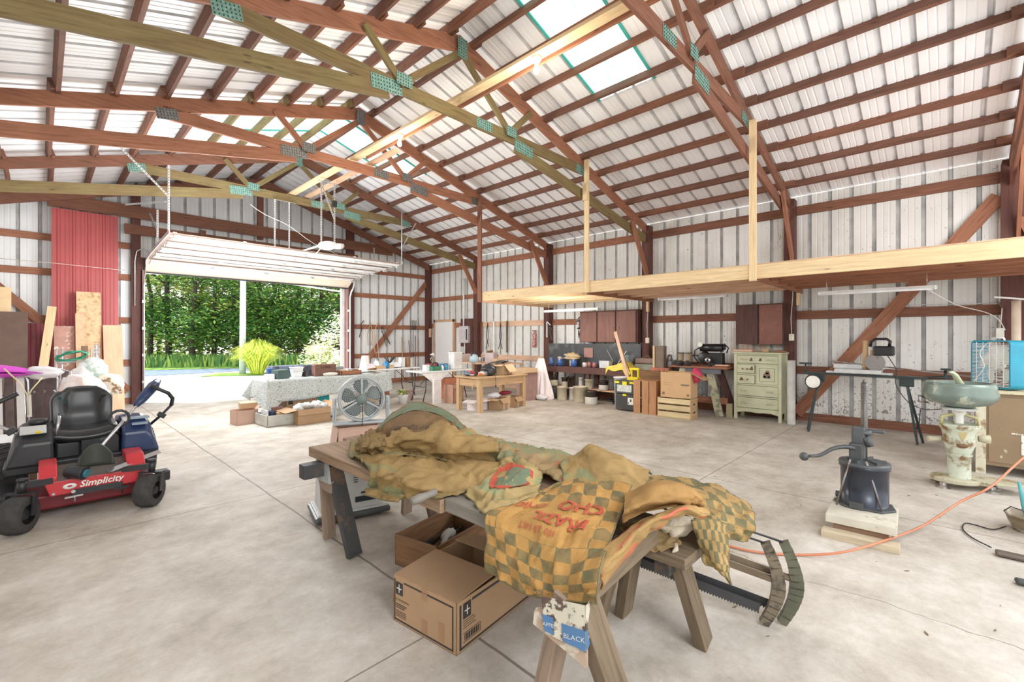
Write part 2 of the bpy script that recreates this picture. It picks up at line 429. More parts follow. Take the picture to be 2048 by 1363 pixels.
post(4.07, YG-.05, 4.1, topz(4.07)-.02, 'short centre post in the gable above the garage door', .13, M_red, .12)
post(2.75, YG-.23, 3.3, 4.1, 'short vertical block over the garage door left of centre', .12, M_red, .05)
# --- girts of the right wall
gname = {.07: 'bottom', .91: 'lower', 1.9: 'shoulder-height', 2.80: 'upper', 3.80: 'eave'}
bn = ['nearest the camera', 'behind the chest of drawers', 'behind the three-door cabinet', 'with the hanging saws', 'next to the side door']
ys = BAYS+[YG-.1]
for i in range(5):
    y0, y1 = ys[i]+.09, ys[i+1]-.09
    for z, h in ((.07, .14), (.91, .14), (1.9, .15), (2.80, .14), (3.80, .16)):
        if i == 4 and z in (.07, .91): y1_ = 11.75
        else: y1_ = y1
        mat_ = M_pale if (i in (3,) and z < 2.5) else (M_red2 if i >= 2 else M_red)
        mb = MB(); mb.b6(XR-.045, XR-.004, y0, y1_, z-h/2, z+h/2)
        solo('wall_girt', mb, mat_, '%s horizontal wooden girt of the right wall, bay %s' % (gname[z], bn[i]), 'wall girt', 'girts of the right wall')
# near bay girts behind the camera side
for z, h in ((.07, .14), (.91, .14), (1.9, .15), (2.80, .14), (3.80, .16)):
    mb = MB(); mb.b6(XR-.045, XR-.004, YB, BAYS[0]-.13, z-h/2, z+h/2)
    solo('wall_girt', mb, M_red, '%s horizontal wooden girt of the right wall, cut by the right photo edge' % gname[z], 'wall girt', 'girts of the right wall')
# --- girts of the gable wall
for z, nm in ((3.55, 'top'), (2.84, 'upper'), (1.88, 'middle'), (.93, 'lower'), (.07, 'bottom')):
    mb = MB(); mb.b6(XL, 1.41, YG-.045, YG-.004, z-.07, z+.07)
    solo('wall_girt', mb, M_red2, '%s horizontal girt of the gable wall, left of the garage door' % nm, 'wall girt', 'girts of the gable wall')
for z, nm in ((3.6, 'top'), (2.82, 'upper'), (1.83, 'middle'), (.91, 'lower'), (.07, 'bottom')):
    mb = MB(); mb.b6(6.71, 9.40, YG-.045, YG-.004, z-.07, z+.07)
    solo('wall_girt', mb, M_red2, '%s horizontal girt of the gable wall, right of the garage door' % nm, 'wall girt', 'girts of the gable wall')
# --- header boards above the door
for z0, z1, x0, x1, yy, nm in ((4.16, 4.44, .10, 8.0, .215, 'wide upper'), (3.80, 4.02, 1.3, 6.8, .213, 'lower'), (3.02, 3.30, 1.5, 6.62, .21, 'door-top')):
    mb = MB(); mb.b6(x0, x1, YG-yy, YG-yy+.04, z0, z1)
    solo('header_board', mb, M_red if z0 > 3.5 else M_dk, '%s header board spanning above the garage door opening' % nm, 'header', 'header boards above the garage door')
# jamb boards of the opening
for x0, x1, nm in ((1.60, 1.645, 'left'), (6.455, 6.50, 'right')):
    mb = MB(); mb.b6(x0, x1, YG-.23, YG+.03, 0, 3.02)
    struct('trim_%d' % (1 if nm == 'left' else 2), mb, mat('plum_brown_jamb', (.24, .13, .12), rough=.6))
mb = MB(); mb.b6(6.36, 6.455, YG-.02, YG+.06, 0, 3.05); struct('trim_3', mb, mat('white_trim', (.85, .85, .84)))
# --- braces
def brace(p0, p1, label, m=M_red2, w=.04, h=.19, up=(0, 0, 1)):
    mb = MB(); mb.bar(p0, p1, w, h, up); return solo('diagonal_brace', mb, m, label, 'brace')
def wallbar(p0, p1, n, w, h):
    """flat board lying against a wall whose normal is n"""
    p0, p1 = Vector(p0), Vector(p1); up = Vector(n).cross((p1-p0).normalized()); return up
brace((XR-.075, -.50, 3.52), (XR-.075, 2.02, .12), 'long diagonal brace on the right wall behind the saw stand', M_red2, .04, .19, wallbar((0, -.5, 3.5), (0, 2, .12), (1, 0, 0), 0, 0))
brace((9.42, YG-.07, 3.38), (6.72, YG-.07, .25), 'diagonal brace on the gable wall right of the garage door', M_red2, .04, .16, wallbar((9.4, 0, 3.38), (6.7, 0, .25), (0, 1, 0), 0, 0))
brace((-.9, YG-.07, 2.85), (1.38, YG-.07, .30), 'diagonal brace on the gable wall left of the garage door', M_red2, .04, .16, wallbar((-.9, 0, 2.85), (1.4, 0, .3), (0, 1, 0), 0, 0))

# --- trusses
M_plate = mat('galvanised_plate', (.22, .22, .21), rough=.4, metal=.5, var=.3, sc=30)
M_plateg = mat('green_oxidised_plate', (.20, .38, .31), rough=.6, metal=.2, var=.3, sc=30, c2=(.09, .17, .14), cut=.6, sc2=40)
def plate(mb, x, z, w, h, y, ang, s=1):
    """toothed truss plate: thin sheet with rows of punched slots standing on the chord face"""
    rot = RY(-ang)
    mb.box((x, y, z), (w, .004, h), rot)
    nx, nz = int(w/.035), max(2, int(h/.035))
    for i in range(nx):
        for j in range(nz):
            p = rot @ Vector(((i+.5-nx/2)*w/nx, -.004*s, (j+.5-nz/2)*h/nz))
            mb.box(Vector((x, y, z))+p, (.010, .006, .016), rot, mi=1)
M_slot = mat('dark_slot', (.05, .05, .05), rough=.8)
def truss(Y, label, mtop, mlow, mplate, near=False):
    T = thing('roof_truss', label, 'roof truss', (RIDGE, Y, 3.6), group='roof trusses')
    w = .04
    for s in (-1, 1):
        xe = RIDGE+s*(XR-.06-RIDGE)
        # top chord as a plumb-cut board
        d = .215/math.cos(math.atan(SL))
        mb = MB(); x0, x1 = RIDGE, xe
        poly = [(x0, topz(x0)), (x0, topz(x0)-d), (x1, topz(x1)-d*.8), (x1, topz(x1))]
        mb.prism(poly if s > 0 else poly, -w/2, w/2, RX(R(90)), (0, Y, 0)); part('top_chord', mb, mtop, T, world=True)
        mb = MB(); a = (RIDGE+s*1.12, Y-.001, 4.49); b = (RIDGE+s*5.35, Y-.001, 3.70)
        mb.bar(a, b, w*.98, .185, (0, 0, 1)); part('bottom_chord', mb, mlow, T, world=True)
        mb = MB(); mb.bar((RIDGE+s*.03, Y-.042, topz(RIDGE)-.27), (RIDGE+s*.98, Y-.042, 4.62), w, .09); part('web', mb, mlow, T, world=True)
        mb = MB(); mb.bar((RIDGE+s*1.45, Y-.042, topz(RIDGE+1.45)-.13), (RIDGE+s*.98, Y-.042, 4.66), w, .09); part('web', mb, mlow, T, world=True)
        # knee brace down to the post
        if s > 0:
            mb = MB(); mb.bar((8.72, Y-.06, 3.98), (XR-.21, Y-.06, 2.86), .04, .14); part('knee_brace', mb, M_red2, T, world=True)
    mb = MB(); mb.bar((1.15, Y, 4.60), (6.97, Y, 4.60), w, .17); part('collar_tie', mb, mlow, T, world=True)
    for x, z, pw, ph, an in ((RIDGE-1.15, 4.555, .42, .17, .09), (RIDGE-.93, 4.68, .22, .15, .0), (RIDGE+.98, 4.66, .22, .15, 0), (RIDGE+.45, 4.60, .3, .14, 0), (RIDGE+1.3, 4.50, .42, .17, -.1), (RIDGE, ZR-.2, .16, .27, 0), (1.22, 4.58, .26, .15, .2), (6.90, 4.58, .26, .15, -.2)):
        mb = MB(); plate(mb, x, z, pw, ph, Y-.067 if abs(x-RIDGE) < 1.1 and z > 4.6 else Y-.026, an); part('gusset_plate', mb, [mplate, M_slot], T, world=True)
    return T
truss(-.61, 'roof truss nearest the camera, cut by the top right photo corner', M_red, M_red, M_plate)
truss(2.11, 'roof truss above the chest of drawers, its foot at the second post', M_red, M_red, M_plateg)
truss(4.93, 'olive roof truss with green plates crossing the top centre of the view', M_red2, M_gr, M_plateg)
truss(7.81, 'reddish roof truss with grey plates, second in full view', M_red2, M_red2, M_plate)
truss(10.67, 'far roof truss just inside the garage door with the opener hung below', M_red, M_gr, M_plateg)
# gable end rafters
for s, nm in ((-1, 'left'), (1, 'right')):
    mb = MB(); xe = RIDGE+s*(XR-.2-RIDGE); d = .23
    mb.prism([(RIDGE, topz(RIDGE)-.01), (RIDGE, topz(RIDGE)-d), (xe, topz(xe)-d), (xe, topz(xe)-.01)], -.02, .02, RX(R(90)), (0, YG-.26, 0))
    solo('gable_rafter', mb, M_red, 'brown gable rafter along the %s roof slope above the garage door' % nm, 'rafter')
# --- purlins (on edge on the trusses, lapped at each truss)
bayn = ['bay behind the nearest truss', 'bay above the chest', 'bay above the three-door cabinet', 'bay beyond the olive truss', 'bay around the door opener', 'bay at the gable']
ords = ['first', 'second', 'third', 'fourth', 'fifth', 'sixth', 'seventh', 'eighth', 'ninth', 'tenth', 'eleventh']
py = [YB, -.61, 2.11, 4.93, 7.81, 10.67, YG]
for s in (-1, 1):
    nx = 10 if s > 0 else 9
    protos = {}
    for i in range(6):
        for k in range(nx):
            x = RIDGE+s*(.22+k*.535)
            y0, y1 = py[i]-.16, min(py[i+1]+.16, YG)
            if i == 0: y0 = YB
            off = .042 if i % 2 else 0
            sky_ = any(ss == s and y0 < (a+b)/2 < y1 and abs(x-RIDGE) < 2.0 for ss, a, b, xx in SKY)
            mt = M_gr if (sky_ and s < 0) else (M_purl if rnd.random() < .7 else M_red)
            mb = MB(); z = topz(x)
            mb.box((x+off, (y0+y1)/2, z+.034), (.046, y1-y0, .115), RY(math.atan(SL)*s))
            solo('roof_purlin', mb, mt, '%s purlin below the ridge, %s slope, %s' % (ords[k], 'right' if s > 0 else 'left', bayn[i]), 'purlin', 'purlins under the roof steel')
# --- long lengthwise boards on the trusses carrying the bulbs
for nm, x, y0, y1, z, m, hh, ww in (('long pale pine board running lengthwise along the truss ties with the bulbs on it', 3.95, 1.6, 10.9, 4.73, M_pine, .04, .14), ('reddish board lying on top of the pine board near the skylight', 3.99, 1.2, 3.2, 4.775, M_red2, .04, .18), ('second lengthwise pine board beside the first above the door opener', 4.28, 6.9, 10.9, 4.73, M_pine2, .04, .12), ('brown edge board running beside the lengthwise pine board', 4.09, 1.2, 7.6, 4.76, M_red2, .10, .035)):
    mb = MB(); mb.b6(x-ww/2, x+ww/2, y0, y1, z-hh/2, z+hh/2); solo('ceiling_board', mb, m, nm, 'board')

# --- hanging storage loft over the benches
LX, LZ = 6.97, 2.42
LF = thing('storage_loft', 'fresh pine hanging storage loft along the right wall', 'loft', (LX, 3.6, LZ-.1))
segs = [(-2.0, 1.97, M_red2, 'near'), (1.97, 4.85, M_pine2, 'mid'), (4.85, 7.73, M_pine, 'far')]
for k, (y0, y1, mj, nm) in enumerate(segs):
    mb = MB(); mb.b6(LX, LX+.04, y0+.003, y1-.003, LZ-.10, LZ+.095+(.012 if k == 1 else 0)); part('front_board', mb, M_pine, LF, world=True, bevel=.002)
    for j in range(1, 5):
        x = LX+.02+j*.52
        mb = MB(); mb.b6(x-.02, x+.02, y0+.05, y1-.05, LZ-.09, LZ+.09); part('joist', mb, mj, LF, world=True)
    mb = MB(); mb.b6(LX, XR-.05, y0+.01, y1-.01, LZ+.097, LZ+.11); part('deck_board', mb, M_pine2, LF, world=True)
    for y in ((y1-.025),) if k else (y0+.02, y1-.025):
        mb = MB(); mb.b6(LX+.04, XR-.06, y-.02, y+.02, LZ-.13, LZ+.09); part('end_joist', mb, M_pine2 if k == 2 else M_red2, LF, world=True)
for y, z0, z1, x, m in ((2.0, LZ-.13, 4.55, LX-.02, M_pine), (4.80, LZ-.1, 4.75, LX-.02, M_pine), (7.72, LZ-.12, 4.68, LX-.02, M_red)):
    mb = MB(); w = .06 if y > 6 else .045
    mb.b6(x-.02, x+.018, y-w, y+w, z0, z1)
    if 4 < y < 6: mb.b6(x-.06, x-.021, y-.04, y+.05, 4.0, 4.3)
    part('hanger_board', mb, m, LF, world=True)
for y in (2.0, 4.9):
    mb = MB(); mb.b6(XR-.26, XR-.2, y-.07, y-.02, LZ-.35, LZ-.1); part('bearing_block', mb, M_pine, LF, world=True)
mb = MB()
for x in (7.5, 8.05, 8.55, 9.1):
    mb.b6(x-.03, x+.03, -1.96, -1.9, LZ-.09, LZ+.02)
part('joist_hanger', mb, mat('galvanised_steel', (.62, .63, .64), metal=.7, rough=.4), LF, world=True)
# ================================================================ OUTSIDE
def flat(name, pts, z, m):
    mb = MB(); mb.add([(p[0], p[1], z) for p in pts], [tuple(range(len(pts)))]); return struct(name, mb, m)
M_drive = mat('pale_gravel_drive', (.86, .84, .80), rough=.9, var=.06, sc=3)
M_road = mat('blue_grey_asphalt', (.13, .18, .27), rough=.85, var=.1, sc=3)
M_lawn = mat('lawn_grass', (.11, .26, .035), rough=.9, var=.5, sc=3, c2=(.30, .38, .06), cut=.55, sc2=2)
flat('driveway', [(-40, YG+.15), (60, YG+.15), (60, 80), (-40, 80)], -.03, M_drive)
G = lambda x, y: atZ(x, y, 0)
a, b, c, d = G(230, 754), G(560, 736.5), G(560, 731), G(230, 741)
flat('road', [a, b, c, d], -.015, M_road)
a, b, c, d = G(395, 752), G(640, 746), G(650, 742), G(440, 744.5)
flat('lawn', [a, b, c, d], -.01, M_lawn)
a, b = G(200, 741.5), G(760, 729)
dv = Vector((-.1, 1, 0))
flat('lawn.001', [a, b, b+dv*40, a+dv*40], -.005, M_lawn)
def leafmat(name, c1, c2, c3):
    m, t, b = nt(name)
    g = N(t, 'ShaderNodeNewGeometry')
    L(t, ramp(t, g.outputs['Random Per Island'], [(0, c1), (.5, c2), (1, c3)]), b.inputs['Base Color'])
    b.inputs['Roughness'].default_value = .6; b.inputs['Subsurface Weight'].default_value = 0
    return m
M_leafd = leafmat('tree_leaves_dark', (.02, .09, .03), (.06, .22, .035), (.22, .42, .06))
M_leafy = leafmat('tree_leaves_yellow', (.10, .20, .03), (.35, .42, .08), (.75, .72, .30))
M_leafm = leafmat('tree_leaves_mid', (.03, .12, .04), (.10, .28, .05), (.42, .55, .10))
M_bark = mat('bark', (.06, .045, .03), rough=.9, var=.3, sc=12)
def leaves(n, H, W, z0, size, seed, clumps=26):
    r = random.Random(seed); mb = MB(); cl = []
    for i in range(clumps):
        h = z0+(H-z0)*r.random()**.9; k = math.sin(math.pi*min(1, (h-z0)/(H-z0)*.8+.2))
        a = r.random()*6.28; d = W/2*k*r.random()**.5
        cl.append((Vector((d*math.cos(a), d*math.sin(a), h)), W*.17*(.7+.6*r.random())))
    for i in range(n):
        c, s = cl[r.randrange(clumps)]
        v = Vector((r.gauss(0, 1), r.gauss(0, 1), r.gauss(0, .55)))*s*.62
        p = c+v; sz = size*(.6+.8*r.random())
        u = Vector((r.uniform(-1, 1), r.uniform(-1, 1), r.uniform(-.4, .4))).normalized(); w_ = Vector((r.uniform(-.5, .5), r.uniform(-.5, .5), 1)).cross(u).normalized()
        mb.add([p-u*sz, p-w_*sz*.45, p+u*sz, p+w_*sz*.45], [(0, 1, 2, 3)])
    return mb
def trunk(H, r0, seed):
    r = random.Random(seed); mb = MB(); pts = [Vector((0, 0, -.05))]
    for k in range(1, 7): pts.append(Vector((r.uniform(-.12, .12)*k*.4, r.uniform(-.1, .1)*k*.4, H*k/6)))
    mb.tube(pts, [r0*(1-.12*k) for k in range(7)], 8)
    for k in range(5):
        b = pts[2+k % 4]; a = r.random()*6.28; e = b+Vector((math.cos(a)*1.6, math.sin(a)*1.6, 1.1))
        mb.tube([b, (b+e)/2+Vector((0, 0, .15)), e], [r0*.35, r0*.25, r0*.1], 5)
    return mb
protos = []
for i, (lm, nm) in enumerate(((M_leafd, 'd'), (M_leafm, 'm'), (M_leafy, 'y'))):
    o = thing('tree', 'tree', 'tree', (0, 0, 0))
    part('foliage', leaves(6800, 10.5, 6.6, 1.1 if i != 2 else .2, .12 if i != 2 else .2, 11+i, 40), lm, o)
    part('trunk', trunk(8.5, .17, 5+i), M_bark, o); protos.append(o)
spots = [(300, 728, 0, 'dark green tree at the far left of the garage opening'), (338, 727, 0, 'dark tree with a bare lower trunk left in the opening'), (385, 729, 1, 'green tree in the row left of the utility pole'),
         (428, 727, 0, 'dense tree just left of the utility pole'), (470, 726, 1, 'green tree directly behind the utility pole'), (520, 726, 0, 'dark tree behind the ornamental grass clump'),
         (560, 725, 1, 'light green tree right of the ornamental grass'), (600, 725, 0, 'dark tree right of centre in the garage opening'), (640, 724, 1, 'tree above the white flowering bush'), (675, 724, 0, 'tree at the right jamb of the opening'), (715, 724, 0, 'tree beyond the right jamb hidden by the gable wall'),
         (318, 716, 2, 'yellow green tree in the back row at left'), (400, 716, 2, 'yellow green tree in the back row behind the trunks'), (480, 716, 2, 'sunlit tree in the back row near the pole'), (550, 715, 2, 'yellow tree in the back row at centre'), (625, 715, 2, 'yellow green tree in the back row right of centre'), (690, 715, 2, 'yellow tree in the back row at the right jamb')]
used = [False]*3
for i, (px, py_, k, lb) in enumerate(spots):
    p = G(px, py_)
    o = protos[k] if not used[k] else dup(protos[k]); used[k] = True
    o.location = (p.x, p.y, 0); o.rotation_euler = (0, 0, i*1.3); s_ = .82+.25*rnd.random(); o.scale = (s_, s_, s_)
    tag(o, lb, 'tree', 'trees beyond the driveway')
# undergrowth strip: one mass of weeds
mb = MB(); a, b = G(200, 736), G(700, 728.5); r = random.Random(3)
for i in range(5000):
    p = a.lerp(b, r.random())+Vector((-.1, 1, 0))*r.uniform(0, 3); h = r.uniform(.15, .7); d = Vector((r.uniform(-.3, .3), r.uniform(-.3, .3), 1))*h; w_ = Vector((r.uniform(.03, .08), r.uniform(-.03, .03), 0))
    mb.add([p-w_, p+w_, p+d], [(0, 1, 2)])
o = solo('undergrowth', mb, M_leafm, 'strip of weeds and tall grass along the foot of the trees', 'weeds'); o['kind'] = 'stuff'
# utility pole with its wires
p = G(485, 747)
U = thing('utility_pole', 'pale grey utility pole beyond the driveway with wires', 'pole', (p.x, p.y, -.03))
mb = MB(); mb.cyl((0, 0, 0), (.05, 0, 9), .125, .085, 14); part('pole', mb, mat('weathered_grey_pole', (.52, .58, .64), rough=.8, var=.2, sc=8), U)
mb = MB(); mb.cyl((.02, 0, 4.15), (.02, 0, 4.45), .12, seg=14); part('dark_band', mb, mat('dark_band', (.05, .05, .06)), U)
def sag(a, b, s, n=14): return [Vector(a).lerp(Vector(b), i/n)-Vector((0, 0, s*4*(i/n)*(1-i/n))) for i in range(n+1)]
M_wire = mat('pale_wire', (.80, .85, .88), rough=.5)
mb = MB(); mb.tube(sag((p.x, p.y, 4.0), (p.x-22, p.y+4, 4.35), .35), .035, 5); solo('overhead_wire', mb, M_wire, 'overhead wire running left from the utility pole', 'wire')
mb = MB(); mb.tube(sag((p.x+.2, p.y, 4.0), (p.x+20, p.y-2, 2.9), .25), .035, 5); solo('overhead_wire', mb, M_wire, 'overhead wire falling right from the utility pole across the trees', 'wire')
mb = MB(); mb.tube(sag((p.x, p.y, 4.75), (p.x-14, p.y+3, 4.05), .1), .022, 5); solo('overhead_wire', mb, M_wire, 'thin upper wire meeting the utility pole from the left', 'wire')
# ornamental grass
p = G(515, 747); mb = MB(); r = random.Random(8)
for i in range(1500):
    a = r.random()*6.28; k = r.random()**.6; h = r.uniform(.8, 1.45)*(1.1-.35*k); q0 = p+Vector((math.cos(a), math.sin(a), 0))*.22*k
    out = Vector((math.cos(a), math.sin(a), 0)); w_ = Vector((-out.y, out.x, 0))*.014; P = [q0, q0+out*(.25*k)+Vector((0, 0, h*.65)), q0+out*(.62*k)+Vector((0, 0, h)), q0+out*(.95*k)+Vector((0, 0, h*.86))]
    V = []
    for j, q in enumerate(P): V += [q-w_*(1-j*.28), q+w_*(1-j*.28)]
    mb.add(V, [(0, 1, 3, 2), (2, 3, 5, 4), (4, 5, 7, 6)])
solo('ornamental_grass', mb, leafmat('grass_blades', (.20, .34, .03), (.50, .62, .06), (.85, .85, .12)), 'round clump of yellow green ornamental grass by the utility pole', 'grass clump')
# flowering bush
mb = leaves(3200, 2.3, 2.3, .1, .07, 44, 30); p = G(665, 752)
o = solo('flowering_bush', mb, leafmat('flower_bush', (.35, .45, .12), (.92, .90, .75), (1., .98, .93)), 'overexposed white flowering bush at the right jamb of the door opening', 'bush', loc=(p.x+.35, p.y, 0))
mb = leaves(1500, 1.2, 1.9, .05, .07, 45, 16); p = G(640, 750)
o = solo('flowering_bush', mb, leafmat('yellow_bush', (.25, .4, .08), (.75, .75, .25), (1, .95, .7)), 'low yellowish bush in front of the white flowering one', 'bush', loc=(p.x, p.y, 0))

# ================================================================ OVERHEAD DOOR, OPENER
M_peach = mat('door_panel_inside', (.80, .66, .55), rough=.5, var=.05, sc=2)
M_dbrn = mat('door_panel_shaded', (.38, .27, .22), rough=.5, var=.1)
M_dwhite = mat('door_strut_white', (.86, .86, .85), rough=.35)
M_galv = mat('galvanised_steel_bright', (.66, .68, .69), rough=.35, metal=.6, var=.12, sc=20)
D = thing('door_1', None, None, (4.05, 12, 3.1)); D['kind'] = 'structure'
P = [(13.13, 3.0), (12.72, 3.24), (12.10, 3.31), (11.48, 3.34), (10.86, 3.37), (10.24, 3.40)]
for k in range(5):
    (y0, z0), (y1, z1) = P[k], P[k+1]; mb = MB()
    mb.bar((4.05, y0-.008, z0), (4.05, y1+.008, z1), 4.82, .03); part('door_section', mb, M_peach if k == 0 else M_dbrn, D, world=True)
    mb = MB(); mb.bar((1.7, y1, z1-.055), (6.4, y1, z1-.055), .07, .05); mb.bar((1.7, y1, z1-.045), (6.4, y1, z1-.045), .10, .008); part('strut', mb, M_dwhite, D, world=True)
    mb = MB(); y, z = y0*.5+y1*.5, z0*.5+z1*.5
    if k: mb.bar((1.7, y, z-.04), (6.4, y, z-.04), .05, .035); part('strut', mb, M_dwhite, D, world=True)
    for x in (1.72, 2.87, 4.05, 5.22, 6.38):
        mb = MB(); n = Vector((0, y1-y0, z1-z0)).normalized(); q = Vector((0, -n.z, n.y))*-.022
        mb.bar(Vector((x, y0, z0))+q, Vector((x, y1, z1))+q, .06, .012); part('stile', mb, M_dwhite, D, world=True)
        mb = MB(); mb.box((x, y1-.02, z1-.1), (.09, .09, .03), RX(.3)); mb.cyl((x-.05, y1, z1-.11), (x+.05, y1, z1-.11), .018, seg=8); part('hinge', mb, M_galv, D, world=True)
mb = MB(); mb.b6(1.64, 6.46, 13.10, 13.16, 2.955, 2.985); part('bottom_seal', mb, mat('rubber_black', (.03, .03, .03), rough=.7), D, world=True)
def perf(mb, p0, p1, w=.032, up=(0, 1, 0)):
    """perforated steel angle"""
    p0, p1 = Vector(p0), Vector(p1); mb.bar(p0, p1, w, .004, up)
    n = int((p1-p0).length/.05); d = (p1-p0).normalized(); u = Vector(up)
    for i in range(n): q = p0+d*((i+.5)*.05)-u*.003; mb.bar(q-d*.008, q+d*.008, .012, .004, up, mi=1)
for x, nm in ((1.62, 'left'), (6.48, 'right')):
    T = thing('door_track', 'galvanised overhead door track on the %s side of the opening' % nm, 'track', (x, 13.05, 0))
    pts = [Vector((x, 13.02, z)) for z in (.02, 1., 2., 2.7)]+[Vector((x, 13.02-.28*math.sin(a), 2.85+.40*(1-math.cos(a)))) for a in (.3, .6, .9, 1.2, 1.5)]+[Vector((x, 12., 3.30)), Vector((x, 10.15, 3.41))]
    mb = MB()
    for a, b_ in zip(pts, pts[1:]): mb.bar(a, b_, .012, .07, (0, 1, .2)); 
    part('rail', mb, M_galv, T, world=True)
    mb = MB()
    for z in (.5, 1.1, 1.7, 2.3): mb.b6(x-.03, x+.02, 13.02, 13.12, z-.03, z+.03)
    part('track_bracket', mb, M_galv, T, world=True)
    mb = MB()
    if nm == 'left':
        perf(mb, (x, 10.2, 3.42), (x, 10.2, 4.62)); perf(mb, (x-.02, 11.2, 3.38), (x-.02, 11.2, 4.0)); perf(mb, (x-.9, 10.25, 5.0), (x, 10.2, 4.05)); perf(mb, (x-.02, 12.1, 4.1), (x-.02, 11.2, 3.6)); perf(mb, (x-.5, 11.2, 4.0), (x, 10.4, 4.0))
    else:
        mb.cyl((x, 10.2, 3.42), (x, 10.2, 4.75), .015, seg=6, mi=0); perf(mb, (x, 11.6, 3.38), (x, 11.6, 4.0)); perf(mb, (x+.5, 10.3, 4.55), (x, 10.2, 3.8))
    part('track_hanger', mb, [M_galv, M_slot], T, world=True)
O = thing('door_opener', 'white electric garage door opener hanging from perforated angles', 'door opener', (4.05, 9.1, 3.3))
M_opw = mat('opener_white_plastic', (.86, .86, .86), rough=.3)
mb = MB(); mb.lathe([(.0, -.075), (.12, -.07), (.19, -.035), (.2, .01), (.17, .05), (.10, .07), (0, .07)], (4.05, 9.1, 3.36), 20, sx=.85, sy=1.25); part('housing', mb, M_opw, O, world=True)
mb = MB(); mb.lathe([(.0, -.055), (.10, -.05), (.13, -.01), (.12, .03), (0, .04)], (4.20, 8.93, 3.35), 16, sx=.8, sy=1.1); part('light_lens', mb, mat('frosted_lens', (.75, .74, .70), rough=.25), O, world=True)
mb = MB(); mb.b6(4.035, 4.065, 9.3, 13.1, 3.40, 3.43); part('rail', mb, M_galv, O, world=True)
mb = MB(); mb.bar((4.05, 10.6, 3.40), (4.05, 10.3, 3.3), .02, .02); mb.bar((3.9, 9.0, 3.3), (3.82, 9.3, 3.1), .012, .012); part('door_arm', mb, M_galv, O, world=True)
mb = MB()
perf(mb, (3.93, 9.12, 3.42), (3.93, 9.12, 4.64)); perf(mb, (4.17, 9.05, 3.42), (4.17, 9.05, 4.64)); perf(mb, (3.93, 9.12, 4.6), (4.17, 9.05, 3.9)); perf(mb, (3.85, 9.1, 4.64), (4.25, 9.1, 4.64), up=(0, 0, 1))
part('hanger_angle', mb, [M_galv, M_slot], O, world=True)
mb = MB(); mb.b6(4.12, 4.2, 9.0, 9.08, 4.15, 4.27); part('outlet_box', mb, mat('black_plastic', (.02, .02, .022), rough=.4), O, world=True)
mb = MB(); perf(mb, (3.55, 10.6, 3.45), (3.55, 10.6, 4.50)); perf(mb, (3.85, 10.6, 3.45), (3.85, 10.6, 4.50)); perf(mb, (3.5, 10.6, 4.5), (3.98, 10.6, 4.5), up=(0, 0, 1))
solo('perforated_hanger', mb, [M_galv, M_slot], 'pair of perforated steel angles hanging from the far truss to the open door', 'hanger')
# wiring hanging along the far truss
mb = MB(); mb.tube([atY(500+i*16, 408+i*9.5+3*math.sin(i), 10.55) for i in range(12)]+[atY(690+i*22, 530+i*4, 11.5) for i in range(3)], .006, 5)
solo('electric_cable', mb, mat('white_cable', (.78, .76, .72), rough=.5), 'thin white cable drooping along the far truss near the opener', 'cable')
# bulbs
M_glow = mat('lit_bulb_glass', (1., .86, .62), emis=30, rough=.2)
M_porc = mat('white_porcelain', (.86, .85, .82), rough=.25)
for y, lb in ((3.42, 'lit bare bulb in white holder on the lengthwise board, nearer the camera'), (6.28, 'lit bare bulb in white holder on the lengthwise board, farther one')):
    B = thing('light_bulb_fixture', lb, 'light bulb', (3.95, y, 4.55), group='ceiling bulbs')
    mb = MB(); mb.lathe([(0, .155), (.055, .155), (.06, .13), (.045, .11), (.03, .09), (0, .09)], (0, 0, 0), 20); part('lamp_holder', mb, M_porc, B)
    mb = MB(); mb.lathe([(0, .09), (.014, .09), (.016, .065), (.030, .03), (.034, .0), (.026, -.022), (.012, -.032), (0, -.034)], (0, 0, 0), 16); part('bulb', mb, M_glow, B)
# fluorescent fixtures below the loft
def tube_light(x, y0, y1, z, lb):
    T = thing('fluorescent_light', lb, 'fluorescent light', (x, (y0+y1)/2, z), group='fluorescent shop lights')
    l = abs(y1-y0)/2; mb = MB(); mb.prism([(-.075, 0), (-.05, .035), (.05, .035), (.075, 0), (.07, -.004), (.045, .025), (-.045, .025), (-.07, -.004)], -l, l, RX(R(90))); part('reflector', mb, M_dwhite, T)
    for s in (-.03, .03):
        mb = MB(); mb.cyl((s, -l+.02, -.006), (s, l-.02, -.006), .013, seg=10); part('tube', mb, mat('fluorescent_tube', (.9, .92, .95), rough=.2), T)
    mb = MB()
    for y in (-l+.1, l-.1):
        mb.b6(-.07, .07, y-.09 if y < 0 else y+.07, y-.07 if y < 0 else y+.09, -.02, .03)
        mb.cyl((0, y, .035), (0, y, LZ-.09-z if l < 9 else .2), .004, seg=6)
    part('hanging_chain', mb, M_galv, T); return T
tube_light(7.95, .12, 1.40, 2.13, 'white fluorescent shop light hanging under the loft above the saw stand')
tube_light(8.5, 2.85, 4.15, 2.24, 'white fluorescent shop light under the loft right of the three-door cabinet')
tube_light(8.3, 5.4, 6.9, 2.10, 'white fluorescent shop light left of the three-door cabinet')
